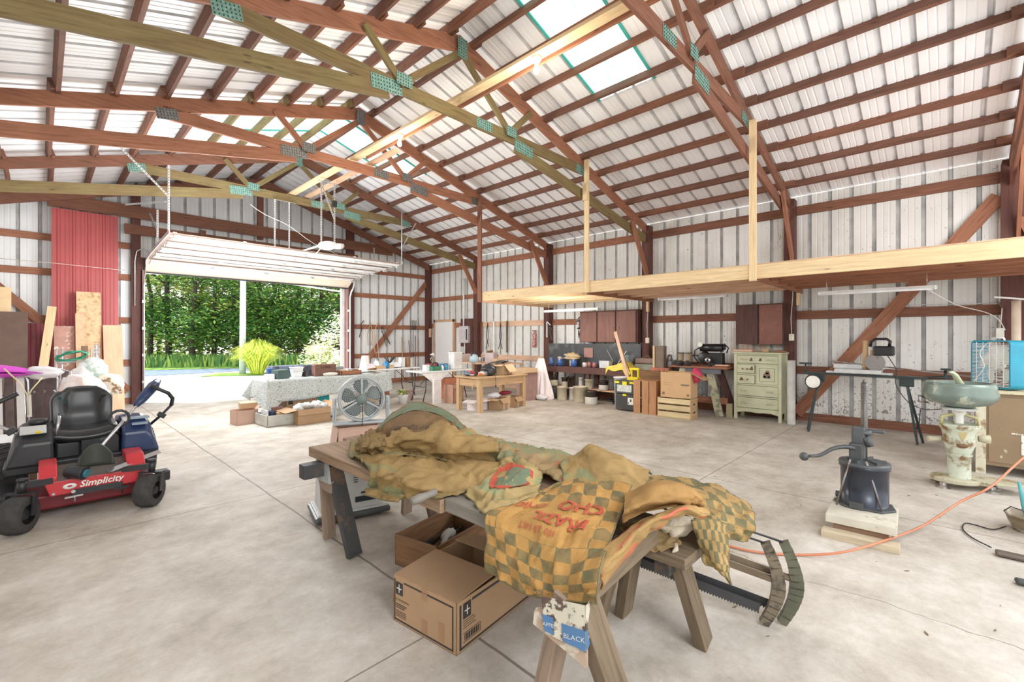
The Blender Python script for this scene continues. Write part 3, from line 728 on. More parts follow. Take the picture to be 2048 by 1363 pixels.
# ================================================================ FOREGROUND TABLE OF PLANKS
M_plank = wood('old_plank_top', (.32, .21, .13), dark=.45, c2=(.20, .14, .09))
M_plankg = wood('grey_board_top', (.22, .20, .17), dark=.8, knots=False)
M_oldw = wood('weathered_leg_wood', (.19, .14, .09), dark=.45, c2=(.09, .065, .04))
M_oldw2 = wood('pinkish_leg_wood', (.31, .225, .165), dark=.55, c2=(.28, .2, .15))
M_blk = mat('blackened_wood', (.045, .045, .045), rough=.6, c2=(.16, .09, .05), cut=.58, sc2=4)
M_tin = mat('grey_tin_plate', (.42, .44, .45), rough=.4, metal=.3, c2=(.2, .2, .2), cut=.66)
M_chip = mat('chipped_cream_paint', (.52, .48, .38), rough=.6, c2=(.08, .045, .035), cut=.53, sc2=22, soft=.02)
M_blue = mat('blue_tin_band', (.06, .15, .30), rough=.4, c2=(.10, .06, .05), cut=.68, sc2=25)
M_wht = mat('white_lettering', (.85, .84, .78), rough=.5)
def plank(x0, x1, y0, y1, z0, z1, m, lb):
    mb = MB(); mb.b6(x0, x1, y0, y1, z0, z1); return solo('plank', mb, m, lb, 'plank', 'planks of the sack-covered table', bevel=.005)
plank(1.33, 1.63, 1.76, 3.30, .653, .72, M_plank, 'thick worn plank, its bare end showing at the left of the sack-covered table')
plank(1.35, 1.66, 1.02, 1.75, .663, .728, M_plankg, 'grey-topped plank at the middle front edge of the sack-covered table')
plank(1.64, 2.02, 1.32, 3.42, .655, .715, M_plank, 'rear plank of the table hidden beneath the burlap sacks')
plank(1.97, 2.36, .84, 1.92, .47, .52, M_oldw, 'rough low bench plank under the rags at the right end of the table')
def leg(T, a, b, m=M_oldw, w=.085, t=.04, up=(1, 0, 0)):
    mb = MB(); mb.bar(a, b, t, w, up); return part('leg', mb, m, T, world=True, bevel=.003)
# sawhorse A
A = thing('sawhorse', 'old sawhorse with a dark beam under the left end of the plank table', 'sawhorse', (1.85, 3.12, 0), group=None)
mb = MB(); mb.b6(1.21, 2.36, 3.07, 3.16, .555, .648); part('beam', mb, M_blk, A, world=True, bevel=.004)
leg(A, (1.40, 3.18, .60), (1.50, 3.34, .01), M_oldw2); leg(A, (1.40, 3.05, .62), (1.49, 2.93, .01), M_blk, .10, .045)
leg(A, (2.10, 3.18, .60), (2.16, 3.33, .01), M_oldw2); leg(A, (2.10, 3.05, .60), (2.16, 2.91, .01), M_oldw)
for x in (1.37, 2.13):
    mb = MB(); mb.prism([(-.085, .0), (.085, 0), (.12, -.13), (-.12, -.13)], -.008, .008, RZ(R(90)) @ RX(R(90)), (x-.02, 3.115, .645)); part('gusset', mb, M_tin, A, world=True)
    mb = MB(); mb.prism([(-.11, -.12), (.11, -.12), (.06, -.20), (-.10, -.20)], -.009, .009, RZ(R(90)) @ RX(R(90)), (x-.0, 3.115, .645)); part('gusset', mb, M_oldw2, A, world=True)
# sawhorse C : painted, nearest
C_ = thing('sawhorse', 'sawhorse nearest the camera with chipped cream and blue painted gusset', 'sawhorse', (1.7, .98, 0))
mb = MB(); mb.bar((1.235, .935, .61), (1.95, 1.0, .61), .09, .09); part('beam', mb, M_oldw, C_, world=True, bevel=.004)
leg(C_, (1.25, .94, .64), (1.27, 1.11, .01), M_oldw2, .095, .05); leg(C_, (1.23, .86, .64), (1.46, .79, .01), M_oldw, .10, .055)
leg(C_, (1.93, 1.12, .57), (1.96, 1.30, .01), M_oldw, .09, .04)
gx, gn = Vector((1.155, 1.03, 0)), Vector((1.245, .805, 0))
dv = (gn-gx).normalized(); nv = Vector((dv.y, -dv.x, 0))
if nv.x > 0: nv = -nv
rotg = Matrix((dv, Vector((0, 0, 1)), dv.cross(Vector((0, 0, 1))))).transposed()
def gpoly(mb, pts, off, th=.004, mi=0): mb.prism(pts, -th/2, th/2, rotg, gx+nv*off, mi)
mb = MB(); gpoly(mb, [(.03, .60), (.205, .64), (.205, .455), (.025, .555)], .028, .02); part('gusset', mb, mat('worn_pink_wood', (.36, .26, .19), rough=.7, c2=(.5, .45, .36), cut=.55, sc2=18), C_, world=True)
mb = MB(); gpoly(mb, [(.055, .655), (.20, .655), (.205, .51), (.07, .54)], .042, .005); gp = part('tin_label', mb, M_chip, C_, world=True)
mb = MB(); gpoly(mb, [(.060, .60), (.098, .597), (.10, .541), (.068, .548)], .047, .002); gpoly(mb, [(.125, .585), (.203, .578), (.204, .514), (.13, .530)], .047, .002); bb = part('blue_band', mb, M_blue, gp, world=True)
def wrot(nrm_rot): return nrm_rot
def gtext(txt, x, z, s):
    V, F = text_mesh(txt, s); mb = MB(); mb.add([gx+nv*.0505+dv*(x+v.x)+Vector((0, 0, z+v.y)) for v in V], F); return mb
mb = gtext('APPE', .081, .572, .017); m2 = gtext('BLACK', .167, .550, .023); mb.add(m2.v, m2.f); part('lettering', mb, M_wht, gp, world=True)
qa = gx+nv*.044+dv*.203; sd = Vector((.85, .2, 0)).normalized()
mb = MB(); mb.add([qa+Vector((0, 0, .655)), qa+Vector((0, 0, .51)), qa+sd*.10+Vector((0, 0, .53)), qa+sd*.09+Vector((0, 0, .66))], [(0, 1, 2, 3)]); part('tin_wrap', mb, M_chip, C_, world=True, solid=.003)
qb = qa-Vector((0, 0, 0))+Vector((sd.y, -sd.x, 0))*.003
mb = MB(); mb.add([qb+Vector((0, 0, .578)), qb+Vector((0, 0, .514)), qb+sd*.065+Vector((0, 0, .530)), qb+sd*.065+Vector((0, 0, .595))], [(0, 1, 2, 3)]); part('blue_band', mb, M_blue, C_, world=True)
V, F = text_mesh('PEPPER', .017); mb = MB(); mb.add([qb+Vector((sd.y, -sd.x, 0))*.002+sd*(v.x+.034)+Vector((0, 0, .556+v.y+v.x*.25)) for v in V], F); part('lettering', mb, M_wht, C_, world=True)
# low bench D
Dd = thing('low_bench', 'low rough sawbench whose angled legs stand right of the near sawhorse', 'bench', (2.15, 1.05, 0))
for a, b in (((2.02, 1.12, .468), (2.20, 1.28, .01)), ((2.10, .93, .468), (2.245, .865, .01)), ((2.10, 1.75, .468), (2.22, 1.88, .01)), ((2.3, 1.72, .468), (2.5, 1.8, .01))):
    leg(Dd, a, b, M_oldw, .10, .055)
for y_ in (.93, 1.72):
    mb = MB(); mb.b6(2.0, 2.32, y_, y_+.07, .40, .469); part('cross_batten', mb, M_blk, Dd, world=True)

# ---------------------------------------------------------------- burlap
def burlap(name, base, check=None, fade=.8, ks=(9, 9), win=None, patch=None):
    m, t, b = nt(name)
    uv = N(t, 'ShaderNodeUVMap'); tc = N(t, 'ShaderNodeTexCoord')
    n = N(t, 'ShaderNodeTexNoise', Scale=5., Detail=6., Roughness=.65); L(t, tc.outputs['Object'], n.inputs[0])
    col = ramp(t, n.outputs[0], [(.3, tuple(x*.72 for x in base)), (.5, base), (.7, tuple(min(1, x*1.3) for x in base))])
    if check:
        mp = N(t, 'ShaderNodeMapping'); mp.inputs['Scale'].default_value = (ks[0], ks[1], 1); L(t, uv.outputs[0], mp.inputs[0])
        ck = N(t, 'ShaderNodeTexChecker', Scale=1.); L(t, mp.outputs[0], ck.inputs[0])
        f = ck.outputs['Fac']
        if win:
            sp = N(t, 'ShaderNodeSeparateXYZ'); L(t, uv.outputs[0], sp.inputs[0])
            mk = None
            for ax, lo, hi in win:
                c1 = N(t, 'ShaderNodeMath', operation='GREATER_THAN'); L(t, sp.outputs[ax], c1.inputs[0]); c1.inputs[1].default_value = lo
                c2_ = N(t, 'ShaderNodeMath', operation='LESS_THAN'); L(t, sp.outputs[ax], c2_.inputs[0]); c2_.inputs[1].default_value = hi
                mm = N(t, 'ShaderNodeMath', operation='MULTIPLY'); L(t, c1.outputs[0], mm.inputs[0]); L(t, c2_.outputs[0], mm.inputs[1])
                if mk is None: mk = mm.outputs[0]
                else:
                    m3 = N(t, 'ShaderNodeMath', operation='MULTIPLY'); L(t, mk, m3.inputs[0]); L(t, mm.outputs[0], m3.inputs[1]); mk = m3.outputs[0]
            iv = N(t, 'ShaderNodeMath', operation='SUBTRACT'); iv.inputs[0].default_value = 1; L(t, mk, iv.inputs[1])
            m4 = N(t, 'ShaderNodeMath', operation='MULTIPLY'); L(t, f, m4.inputs[0]); L(t, iv.outputs[0], m4.inputs[1]); f = m4.outputs[0]
        n5 = N(t, 'ShaderNodeTexNoise', Scale=14., Detail=5.); L(t, tc.outputs['Object'], n5.inputs[0])
        r5 = N(t, 'ShaderNodeMapRange'); L(t, n5.outputs[0], r5.inputs[0]); r5.inputs[1].default_value = .35; r5.inputs[2].default_value = .6; r5.inputs[3].default_value = fade; r5.inputs[4].default_value = fade*.65
        m6 = N(t, 'ShaderNodeMath', operation='MULTIPLY'); L(t, f, m6.inputs[0]); L(t, r5.outputs[0], m6.inputs[1])
        col = mixc(t, m6.outputs[0], col, check)
    for c_, sc_, cut_ in (patch or []):
        n6 = N(t, 'ShaderNodeTexNoise', Scale=sc_, Detail=2.); mpp = N(t, 'ShaderNodeMapping'); mpp.inputs['Location'].default_value = (c_[0]*31, c_[1]*17, 3); L(t, uv.outputs[0], mpp.inputs[0]); L(t, mpp.outputs[0], n6.inputs[0])
        col = mixc(t, ramp(t, n6.outputs[0], [(cut_, (0, 0, 0)), (cut_+.05, (.75, .75, .75))]), col, c_)
    L(t, col, b.inputs['Base Color']); b.inputs['Roughness'].default_value = .9; b.inputs['Specular IOR Level'].default_value = .1
    wv = N(t, 'ShaderNodeTexNoise', Scale=160., Detail=2.); L(t, tc.outputs['Object'], wv.inputs[0]); bumpn(t, b, wv.outputs[0], .5, .004)
    return m
GRN = (.085, .105, .065)
B_chk = burlap('burlap_checked', (.42, .235, .075), GRN, .86, (9, 12), [(0, .12, .88), (1, .25, .58)])
B_chk2 = burlap('burlap_checked_right', (.36, .235, .095), GRN, .85, (9, 7))
B_brn = burlap('burlap_brown', (.23, .155, .07))
B_olv = burlap('burlap_olive', (.31, .205, .085), patch=[((.20, .24, .13), 2.2, .60)])
B_org = burlap('burlap_orange', (.33, .19, .07))
B_red = burlap('burlap_red_patches', (.33, .235, .12), patch=[((.48, .14, .09), 4.5, .60), ((.20, .25, .14), 3.2, .56)])
B_pal = burlap('burlap_pale', (.36, .265, .12), patch=[((.24, .28, .15), 3.0, .58)])
B_cnv = burlap('canvas_rag', (.55, .47, .36))
B_stp = burlap('burlap_striped', (.20, .125, .065))
B_grn = mat('faded_green_dye', (.13, .17, .10), rough=.9)
B_inkr = mat('red_ink', (.42, .07, .035), rough=.9, var=.25, sc=30)
B_inkk = mat('black_ink', (.05, .045, .035), rough=.9)
B_hem = mat('dark_hem_thread', (.16, .13, .06), rough=.9)
def cr(p, t_):
    n = len(p)-1; x = min(max(t_, 0), 1)*n; i = min(int(x), n-1); f = x-i
    a, b, c, d = p[max(i-1, 0)], p[i], p[i+1], p[min(i+2, n)]
    if i == 0: a = b*2-c
    if i == n-1: d = c*2-b
    return b+(c-a)*.5*f+(a-b*2.5+c*2-d*.5)*f*f+(b*1.5-a*.5-c*1.5+d*.5)*f*f*f
def surf(net, amp=.012, fr=9., seed=0, minz=None, fold=.0, fdir=0):
    base = lambda u, v: cr([cr(row, u) for row in net], v)
    def fn(u, v):
        p = base(u, v); e = .01
        du = base(min(u+e, 1), v)-base(max(u-e, 0), v); dv_ = base(u, min(v+e, 1))-base(u, max(v-e, 0))
        n = du.cross(dv_)
        n = n.normalized() if n.length > 1e-9 else Vector((0, 0, 1))
        if n.z < 0: n = -n
        q = p*fr+Vector((seed*7.3, seed*1.7, 0))
        w0 = Vector((mnoise.noise(q*.5+Vector((9, 0, 0))), mnoise.noise(q*.5), 0))*1.3; q1 = Vector((q.x*.55+q.y*.25, q.y*1.25-q.x*.4, q.z))+w0
        k = (1-abs(mnoise.noise(q1))*2.6)*.8+(1-abs(mnoise.noise(q1*2.2))*2)*.34+mnoise.noise(q*2.3)*.25+mnoise.noise(q*6)*.10-.4
        if fold: k += fold*math.sin((u if fdir == 0 else v)*22+3*mnoise.noise(p*4))
        p = p+n*amp*k
        if minz is not None and p.z < minz: p.z = minz
        return p
    return fn
def Wp(s):
    """control point: (px,py,z) on a height, or ('x',px,py,X) on a vertical plane"""
    return atX(s[1], s[2], s[3]) if s[0] == 'x' else atZ(s[0], s[1], s[2])
def sack(net, m, label, nu=46, nv=40, amp=.012, fr=9., seed=0, minz=None, fold=0, fdir=0, hem=True, name='burlap_sack', cat='sack', group=None, th=.006):
    amp *= 1.55; nu = int(nu*1.35); nv = int(nv*1.35)
    nw = [[Wp(s) for s in row] for row in net]; fn = surf(nw, amp, fr, seed, minz, fold, fdir)
    mb = MB(); mb.grid(fn, nu, nv); ob = None
    base = atZ(100, 1200, 0)*0+sum((p for r_ in nw for p in r_), Vector())/sum(len(r_) for r_ in nw)
    T = thing(name, label, cat, base, group=group)
    part('cloth', mb, m, T, world=True, solid=th)
    if hem:
        mb = MB()
        for side in range(4):
            pts = []
            for k in range(0, 33):
                f = k/32; u, v = ((f, .0), (f, 1.), (0., f), (1., f))[side]; pts.append(fn(u, v))
            mb.tube(pts, .0045, 5)
        part('hem', mb, m if hem is True else hem, T, world=True)
    return T, fn
def ink(T, fn, txt, u0, v0, su, sv, m, ang=180, bold=.02, name='printed_lettering'):
    V, F = text_mesh(txt, 1.0, thick=0, bold=bold)
    # cut big triangles so letters follow the folds
    import bmesh
    bm = bmesh.new(); vs = [bm.verts.new(v) for v in V]
    for f in F:
        try: bm.faces.new([vs[i] for i in f])
        except ValueError: pass
    for _ in range(3):
        ed = [e for e in bm.edges if e.calc_length() > .16]
        if ed: bmesh.ops.subdivide_edges(bm, edges=ed, cuts=1)
        bmesh.ops.triangulate(bm, faces=bm.faces[:])
    bm.verts.index_update(); c, s = math.cos(R(ang)), math.sin(R(ang)); mb = MB(); P = []
    for v in bm.verts:
        x, y = v.co.x*c-v.co.y*s, v.co.x*s+v.co.y*c
        u, w_ = min(max(u0+x*su, .002), .998), min(max(v0-y*sv, .002), .998)
        p = fn(u, w_); du = fn(min(u+.01, 1), w_)-fn(max(u-.01, 0), w_); dv_ = fn(u, min(w_+.01, 1))-fn(u, max(w_-.01, 0)); n = du.cross(dv_)
        n = n.normalized() if n.length > 0 else Vector((0, 0, 1))
        if n.z < 0: n = -n
        P.append(p+n*.010)
    mb.add(P, [tuple(v.index for v in f.verts) for f in bm.faces]); bm.free()
    part(name, mb, m, T, world=True)
def band(T, fn, u0, u1, v0, v1, m, name='dyed_stripe', nu=20, nv=6):
    def g(a, b_):
        u, v = u0+(u1-u0)*a, v0+(v1-v0)*b_; p = fn(u, v); du = fn(min(u+.01, 1), v)-fn(max(u-.01, 0), v); dv_ = fn(u, min(v+.01, 1))-fn(u, max(v-.01, 0)); n = du.cross(dv_).normalized()
        if n.z < 0: n = -n
        return p+n*.006
    mb = MB(); mb.grid(g, nu, nv); part(name, mb, m, T, world=True)
# rear heap with green stripe
T, f = sack([[(762, 868, .74), (800, 838, .74), (845, 824, .74), (898, 840, .74), (943, 874, .74)],
             [(757, 855, .86), (795, 820, .93), (838, 804, .97), (892, 822, .95), (938, 862, .87)],
             [(750, 872, .80), (790, 852, .89), (840, 845, .93), (890, 855, .90), (930, 880, .84)],
             [(747, 882, .75), (785, 893, .76), (828, 900, .78), (872, 896, .80), (925, 905, .78)]], B_stp, 'dark brown striped burlap sack heaped highest at the far left of the pile', seed=1, amp=.007)
band(T, f, .0, .97, .40, .53, B_grn); ink(T, f, '100% SANTOS LAVADO', .46, .74, .038, .085, B_inkk, 0, .0)
# hollow olive sack in the middle left
sack([[(712, 880, .76), (762, 862, .82), (832, 846, .89), (908, 852, .92), (965, 872, .84)],
      [(702, 890, .76), (765, 884, .82), (838, 872, .88), (918, 872, .90), (990, 885, .85)],
      [(697, 903, .755), (762, 904, .77), (832, 905, .76), (905, 903, .83), (1000, 898, .87)],
      [(712, 913, .75), (782, 916, .755), (852, 917, .755), (922, 923, .77), (990, 925, .765)]], B_olv, 'olive burlap sack with a deep hollow, in front of the striped heap', seed=2, amp=.02, fr=7, fold=.3, hem=B_hem)
sack([[(725, 872, .74), (748, 862, .80), (775, 870, .74)], [(718, 885, .80), (745, 873, .86), (782, 884, .80)], [(716, 900, .78), (742, 893, .84), (770, 898, .78)], [(720, 910, .745), (745, 910, .75), (765, 907, .745)]], B_brn, 'small crumpled brown sack corner at the left tip of the pile', nu=26, nv=26, seed=3, amp=.022, fr=16)
sack([[(712, 915, .745), (800, 910, .75), (900, 918, .76), (1000, 925, .76), (1085, 945, .75)],
      [(735, 932, .745), (810, 930, .80), (890, 940, .77), (985, 945, .80), (1065, 960, .76)],
      [(742, 955, .715), (790, 945, .79), (835, 970, .77), (930, 970, .765), (1005, 975, .75)],
      [('x', 738, 975, 1.31), ('x', 792, 985, 1.30), (838, 985, .735), (905, 985, .74), (945, 983, .74)],
      [('x', 733, 990, 1.29), ('x', 790, 1003, 1.28), ('x', 812, 992, 1.31), (868, 992, .735), (920, 988, .735)]], B_olv, 'tan burlap sack along the front edge, one corner hanging off the plank', seed=4, amp=.017, fr=8, fold=.25, hem=B_hem, nu=56)
T, f = sack([[(985, 925, .75), (1022, 914, .79), (1062, 930, .79), (1085, 945, .75)],
      [(950, 950, .745), (1002, 935, .80), (1052, 945, .82), (1078, 965, .765)],
      [(900, 960, .74), (962, 975, .78), (1022, 975, .79), (1078, 990, .755)],
      [(885, 958, .735), (945, 1000, .738), (976, 1028, .738), (1085, 1006, .745)]], B_pal, 'pale sack with round red and green stamp in the middle of the pile', seed=5, amp=.016, fr=12, hem=B_hem)
def ring(T, fn, u0, v0, r0, r1, ku, kv, m):
    def g(a, b_):
        r_ = r0+(r1-r0)*b_; an = a*6.283; u, v = u0+math.cos(an)*r_*ku, v0+math.sin(an)*r_*kv; p = fn(u, v); return p+Vector((0, 0, .007))
    mb = MB(); mb.grid(g, 40, 3); part('round_stamp', mb, m, T, world=True)
ring(T, f, .60, .48, .0, .20, 1, 1, B_grn); ring(T, f, .60, .48, .20, .25, 1, 1, B_inkr)
sack([[(945, 868, .73), (1000, 880, .73), (1062, 893, .73), (1122, 905, .73), (1170, 920, .72)],
      [(940, 880, .77), (1000, 891, .79), (1062, 904, .78), (1122, 918, .77), (1175, 935, .73)],
      [(935, 900, .77), (990, 912, .79), (1042, 922, .79), (1112, 940, .78), (1155, 950, .74)],
      [(980, 925, .75), (1040, 930, .76), (1088, 945, .76), (1122, 965, .75), (1155, 980, .745)]], B_red, 'faded sack with red and green prints along the rear edge of the pile', seed=6, amp=.014, fr=11)
sack([[(1118, 936, .73), (1160, 914, .72), (1192, 912, .72), (1242, 925, .68), (1302, 950, .64)],
      [(1122, 930, .80), (1162, 904, .86), (1187, 893, .90), (1236, 913, .85), (1296, 945, .74)],
      [(1128, 955, .77), (1165, 938, .81), (1200, 935, .83), (1250, 950, .80), (1292, 965, .72)],
      [(1128, 990, .75), (1180, 980, .76), (1225, 978, .76), (1258, 985, .76), (1280, 990, .74)]], B_olv, 'brown burlap sack raised into a pointed peak right of centre', seed=7, amp=.014, fr=8, hem=B_hem)
T, f = sack([[(1050, 996, .755), (1108, 972, .76), (1172, 948, .78), (1264, 972, .78)],
      [(1012, 1012, .75), (1078, 1005, .76), (1160, 1010, .77), (1240, 1028, .77)],
      [(975, 1032, .742), (1038, 1048, .75), (1118, 1068, .76), (1218, 1082, .755)],
      [('x', 972, 1085, 1.26), ('x', 1038, 1120, 1.25), ('x', 1110, 1150, 1.245), ('x', 1203, 1140, 1.24)],
      [('x', 972, 1140, 1.245), ('x', 1050, 1185, 1.225), ('x', 1112, 1197, 1.22), ('x', 1190, 1207, 1.215)]], B_chk, 'green checked coffee sack with red lettering draped over the front table edge', nu=70, nv=70, seed=8, amp=.009, fr=8, hem=B_hem)
ink(T, f, 'CHO', .70, .285, .16, .11, B_inkr, 180); ink(T, f, 'OHIO', .30, .31, .11, .08, B_inkr, 180)
ink(T, f, 'BRAZIL', .62, .42, .125, .10, B_inkr, 180); ink(T, f, '100 LB NET', .50, .51, .06, .06, B_inkr, 180, 0)
ink(T, f, 'PRODUCT', .5, .95, .05, .04, mat('faded_red_ink', (.42, .20, .09), rough=.9), 0, 0)
sack([[(1240, 955, .60), (1300, 952, .60), (1362, 958, .60), (1440, 973, .60), (1502, 1012, .60)],
      [(1262, 975, .72), (1340, 975, .70), (1402, 988, .68), (1452, 1003, .65), (1509, 1033, .61)],
      [(1385, 1012, .68), (1410, 1020, .67), (1432, 1030, .65), (1467, 1042, .62), (1509, 1060, .57)],
      [(1385, 1052, .62), (1408, 1065, .59), (1432, 1072, .57), (1457, 1076, .55), (1496, 1084, .50)]], B_chk2, 'green checked sack at the far right end of the pile, above the bow saws', seed=9, amp=.012, fr=9, hem=B_hem)
sack([[(1383, 1040, .66), (1420, 1038, .66), (1452, 1048, .63)], [(1396, 1080, .57), (1428, 1088, .57), (1456, 1098, .55)], [(1414, 1122, .49), (1437, 1138, .48), (1458, 1138, .46)], [(1446, 1148, .42), (1454, 1158, .40), (1462, 1170, .38)]], B_chk2, 'checked sack corner hanging down to a point at the right end', nu=24, nv=30, seed=10, amp=.010, hem=B_hem)
sack([[(1250, 990, .77), (1300, 975, .80), (1360, 975, .78), (1402, 998, .70)],
      [(1252, 992, .83), (1312, 966, .91), (1376, 974, .88), (1408, 1002, .78)],
      [(1250, 1022, .84), (1312, 1000, .88), (1370, 1002, .84), (1405, 1010, .77)],
      [(1246, 1042, .78), (1310, 1018, .80), (1368, 1012, .78), (1400, 1014, .72)]], B_org, 'orange brown sack folded into an arch at the right of the pile', seed=11, amp=.007, fr=7, nu=40, nv=34)
sack([[(1415, 1015, .74), (1372, 1010, .80), (1320, 1025, .80), (1272, 1052, .79), (1228, 1085, .765), (1192, 1120, .755)],
      [(1418, 1028, .76), (1374, 1018, .84), (1322, 1034, .84), (1274, 1064, .82), (1238, 1100, .78), (1203, 1145, .73)],
      [(1412, 1036, .72), (1370, 1030, .79), (1325, 1046, .79), (1282, 1078, .76), (1248, 1120, .71), (1205, 1178, .64)]], burlap('burlap_orange_red', (.34, .215, .085), patch=[((.48, .11, .07), 3.4, .58)]), 'rolled sack edge with a red patch curving down beside the checked sack', seed=12, amp=.006, nu=44, nv=16)
sack([[(1318, 1036, .66), (1350, 1030, .66), (1388, 1036, .64)], [(1312, 1050, .63), (1346, 1050, .63), (1390, 1052, .60)], [(1328, 1064, .58), (1350, 1070, .57), (1382, 1062, .56)], [(1344, 1072, .54), (1350, 1077, .53), (1357, 1072, .54)]], B_cnv, 'off white canvas rag poking out under the folded sack', nu=24, nv=24, seed=13, amp=.010, fr=14, name='canvas_rag', cat='rag')
sack([[(1240, 1055, .60), (1290, 1040, .62), (1340, 1045, .60)], [(1262, 1080, .56), (1300, 1070, .57), (1350, 1070, .56)], [(1275, 1092, .535), (1315, 1100, .53), (1360, 1090, .53)]], B_brn, 'dark bundled rag in the shade under the table end', nu=24, nv=24, seed=14, amp=.014, fr=12, name='rag', cat='rag')
mb = MB(); mb.tube([atZ(1338, 1078, .55), atZ(1352, 1084, .54), atZ(1352, 1098, .53), atZ(1345, 1104, .525)], [.006, .007, .012, .004], 8); solo('rope_end', mb, B_cnv, 'frayed rope end hanging from the canvas rag', 'rope')
# wooden tool handle sticking out over the front plank
mb = MB(); a, b_ = atZ(822, 1003, .745), atZ(872, 983, .765)
mb.tube([a, a.lerp(b_, .3), a.lerp(b_, .7), b_], [.018, .022, .016, .018], 10); solo('tool_handle', mb, M_plankg, 'grey wooden tool handle sticking out below the sack over the front plank', 'tool')
# ---------------------------------------------------------------- things under the table
M_heat = mat('heater_grey_enamel', (.60, .61, .60), rough=.45, var=.05)
Hh = thing('space_heater', 'grey kerosene space heater standing under the left end of the plank table', 'heater', (1.84, 3.72, 0), R(-14))
mb = MB(); mb.box((0, 0, .31), (.50, .34, .50), taper=(.93, .9)); part('cabinet', mb, M_heat, Hh, bevel=.02)
mb = MB(); mb.box((0, -.0, .045), (.60, .44, .05)); part('base_tray', mb, mat('heater_base_dark', (.10, .11, .11), rough=.4, metal=.4), Hh, bevel=.02)
mb = MB(); mb.box((0, -.0, .075), (.56, .40, .02)); part('tray_rim', mb, M_heat, Hh, bevel=.008)
mb = MB(); mb.box((.10, -.172, .155), (.17, .006, .045)); mb.box((.10, -.17, .205), (.075, .006, .014)); part('tank_window', mb, mat('dark_window', (.03, .04, .05), rough=.2), Hh)
mb = MB()
for k in range(5):
    mb.box((.02, -.168+.0*k, .30+k*.018), (.035, .004, .006)); mb.box((.10, -.167, .345+k*.012), (.04, .004, .004))
V, F = text_mesh('HEATER', .022); mb.add([Vector((v.x+.14, -.165, v.y+.42)) for v in V], F); part('printing', mb, M_slot, Hh)
# large cardboard box
def cardbox(name_, label, loc, rot, L_, W_, H_, m, flaps=(), group=None, inside=None, th=.005, prints=None, deco=True):
    """open cardboard carton; flaps = (side, length, angle): angle 0 = upright, 90 = horizontal outwards, -90 folded in"""
    T = thing(name_, label, 'box', loc, rot, group)
    mb = MB()
    mb.b6(-L_/2, L_/2, -W_/2, W_/2, 0, th); mb.b6(-L_/2, -L_/2+th, -W_/2, W_/2, 0, H_); mb.b6(L_/2-th, L_/2, -W_/2, W_/2, 0, H_); mb.b6(-L_/2, L_/2, -W_/2, -W_/2+th, 0, H_); mb.b6(-L_/2, L_/2, W_/2-th, W_/2, 0, H_)
    part('carton_walls', mb, m, T)
    for side, ln, an in flaps:
        a = R(an); mb = MB()
        if side in ('x+', 'x-'):
            s = 1 if side == 'x+' else -1; p0 = Vector((s*(L_/2-th/2), 0, H_)); d = Vector((s*math.sin(a), 0, math.cos(a))); mb.bar(p0, p0+d*ln, W_*.98, th*.8, d.cross(Vector((0, 1, 0))))
        else:
            s = 1 if side == 'y+' else -1; p0 = Vector((0, s*(W_/2-th/2), H_)); d = Vector((0, s*math.sin(a), math.cos(a))); mb.bar(p0, p0+d*ln, L_*.98, th*.8, d.cross(Vector((1, 0, 0))))
        part('flap', mb, m, T)
    return T
M_card = mat('cardboard', (.43, .27, .15), rough=.8, var=.07, sc=3)
M_card2 = mat('cardboard_light', (.62, .42, .25), rough=.8, var=.07, sc=3)
M_card3 = mat('cardboard_pinkish', (.58, .38, .30), rough=.8, var=.07, sc=3)
M_prt = mat('black_print', (.035, .03, .028), rough=.7)
pF, pL, pR = atZ(913, 1312), atZ(780, 1240), atZ(1065, 1190)
ax = (pR-pF); ang = math.atan2(ax.y, ax.x); Lb = ax.length; Wb = .46; Hb = .245
wv = Vector((-math.sin(ang), math.cos(ang), 0)); cb = pF+ax/2+wv*Wb/2
T = cardbox('cardboard_box', 'large brown cardboard box with black border lines beneath the near table end', (cb.x, cb.y, 0), ang, Lb, Wb, Hb, M_card, [('x-', .30, -86), ('x+', .17, -84), ('y+', .16, 172)])
mb = MB(); x0 = -Lb/2; y0 = -Wb/2; e = .0015; b_ = .012
def fr_x(a0, a1, z0, z1): mb.b6(x0-e, x0, a0, a1, z0, z1)
def fr_y(a0, a1, z0, z1): mb.b6(a0, a1, y0-e, y0, z0, z1)
fr_x(-Wb/2+.02, Wb/2-.085, Hb-.028, Hb-.02); fr_x(-Wb/2+.02, Wb/2-.015, .012, .020); fr_x(-Wb/2+.02, -Wb/2+.028, .012, Hb-.02); fr_x(Wb/2-.015, Wb/2-.008, .012, Hb-.02)
fr_y(-Lb/2+.11, Lb/2-.02, Hb-.03, Hb-.018); fr_y(-Lb/2+.02, Lb/2-.02, .012, .022); fr_y(-Lb/2+.02, -Lb/2+.032, .012, Hb-.02)
fr_x(Wb/2-.075, Wb/2-.02, Hb-.095, Hb-.03); fr_y(-Lb/2+.045, -Lb/2+.10, Hb-.095, Hb-.02)
for k in range(4):
    fr_x(Wb/2-.115+.01*k, Wb/2-.02, Hb-.135-k*.009, Hb-.138-k*.009) if k else None
    fr_x(Wb/2-.10, Wb/2-.02, Hb-.18-k*.009, Hb-.182-k*.009)
    fr_y(-Lb/2+.045, -Lb/2+.125+.01*(k % 2), Hb-.105-k*.011, Hb-.107-k*.011)
for k in range(12): fr_y(-Lb/2+.055+k*.009, -Lb/2+.055+k*.009+.004+.003*(k % 2), .045, .075)
fr_y(-Lb/2+.045, -Lb/2+.17, .038, .040); fr_y(-Lb/2+.045, -Lb/2+.17, .080, .082); fr_y(-Lb/2+.168, -Lb/2+.17, .038, .082)
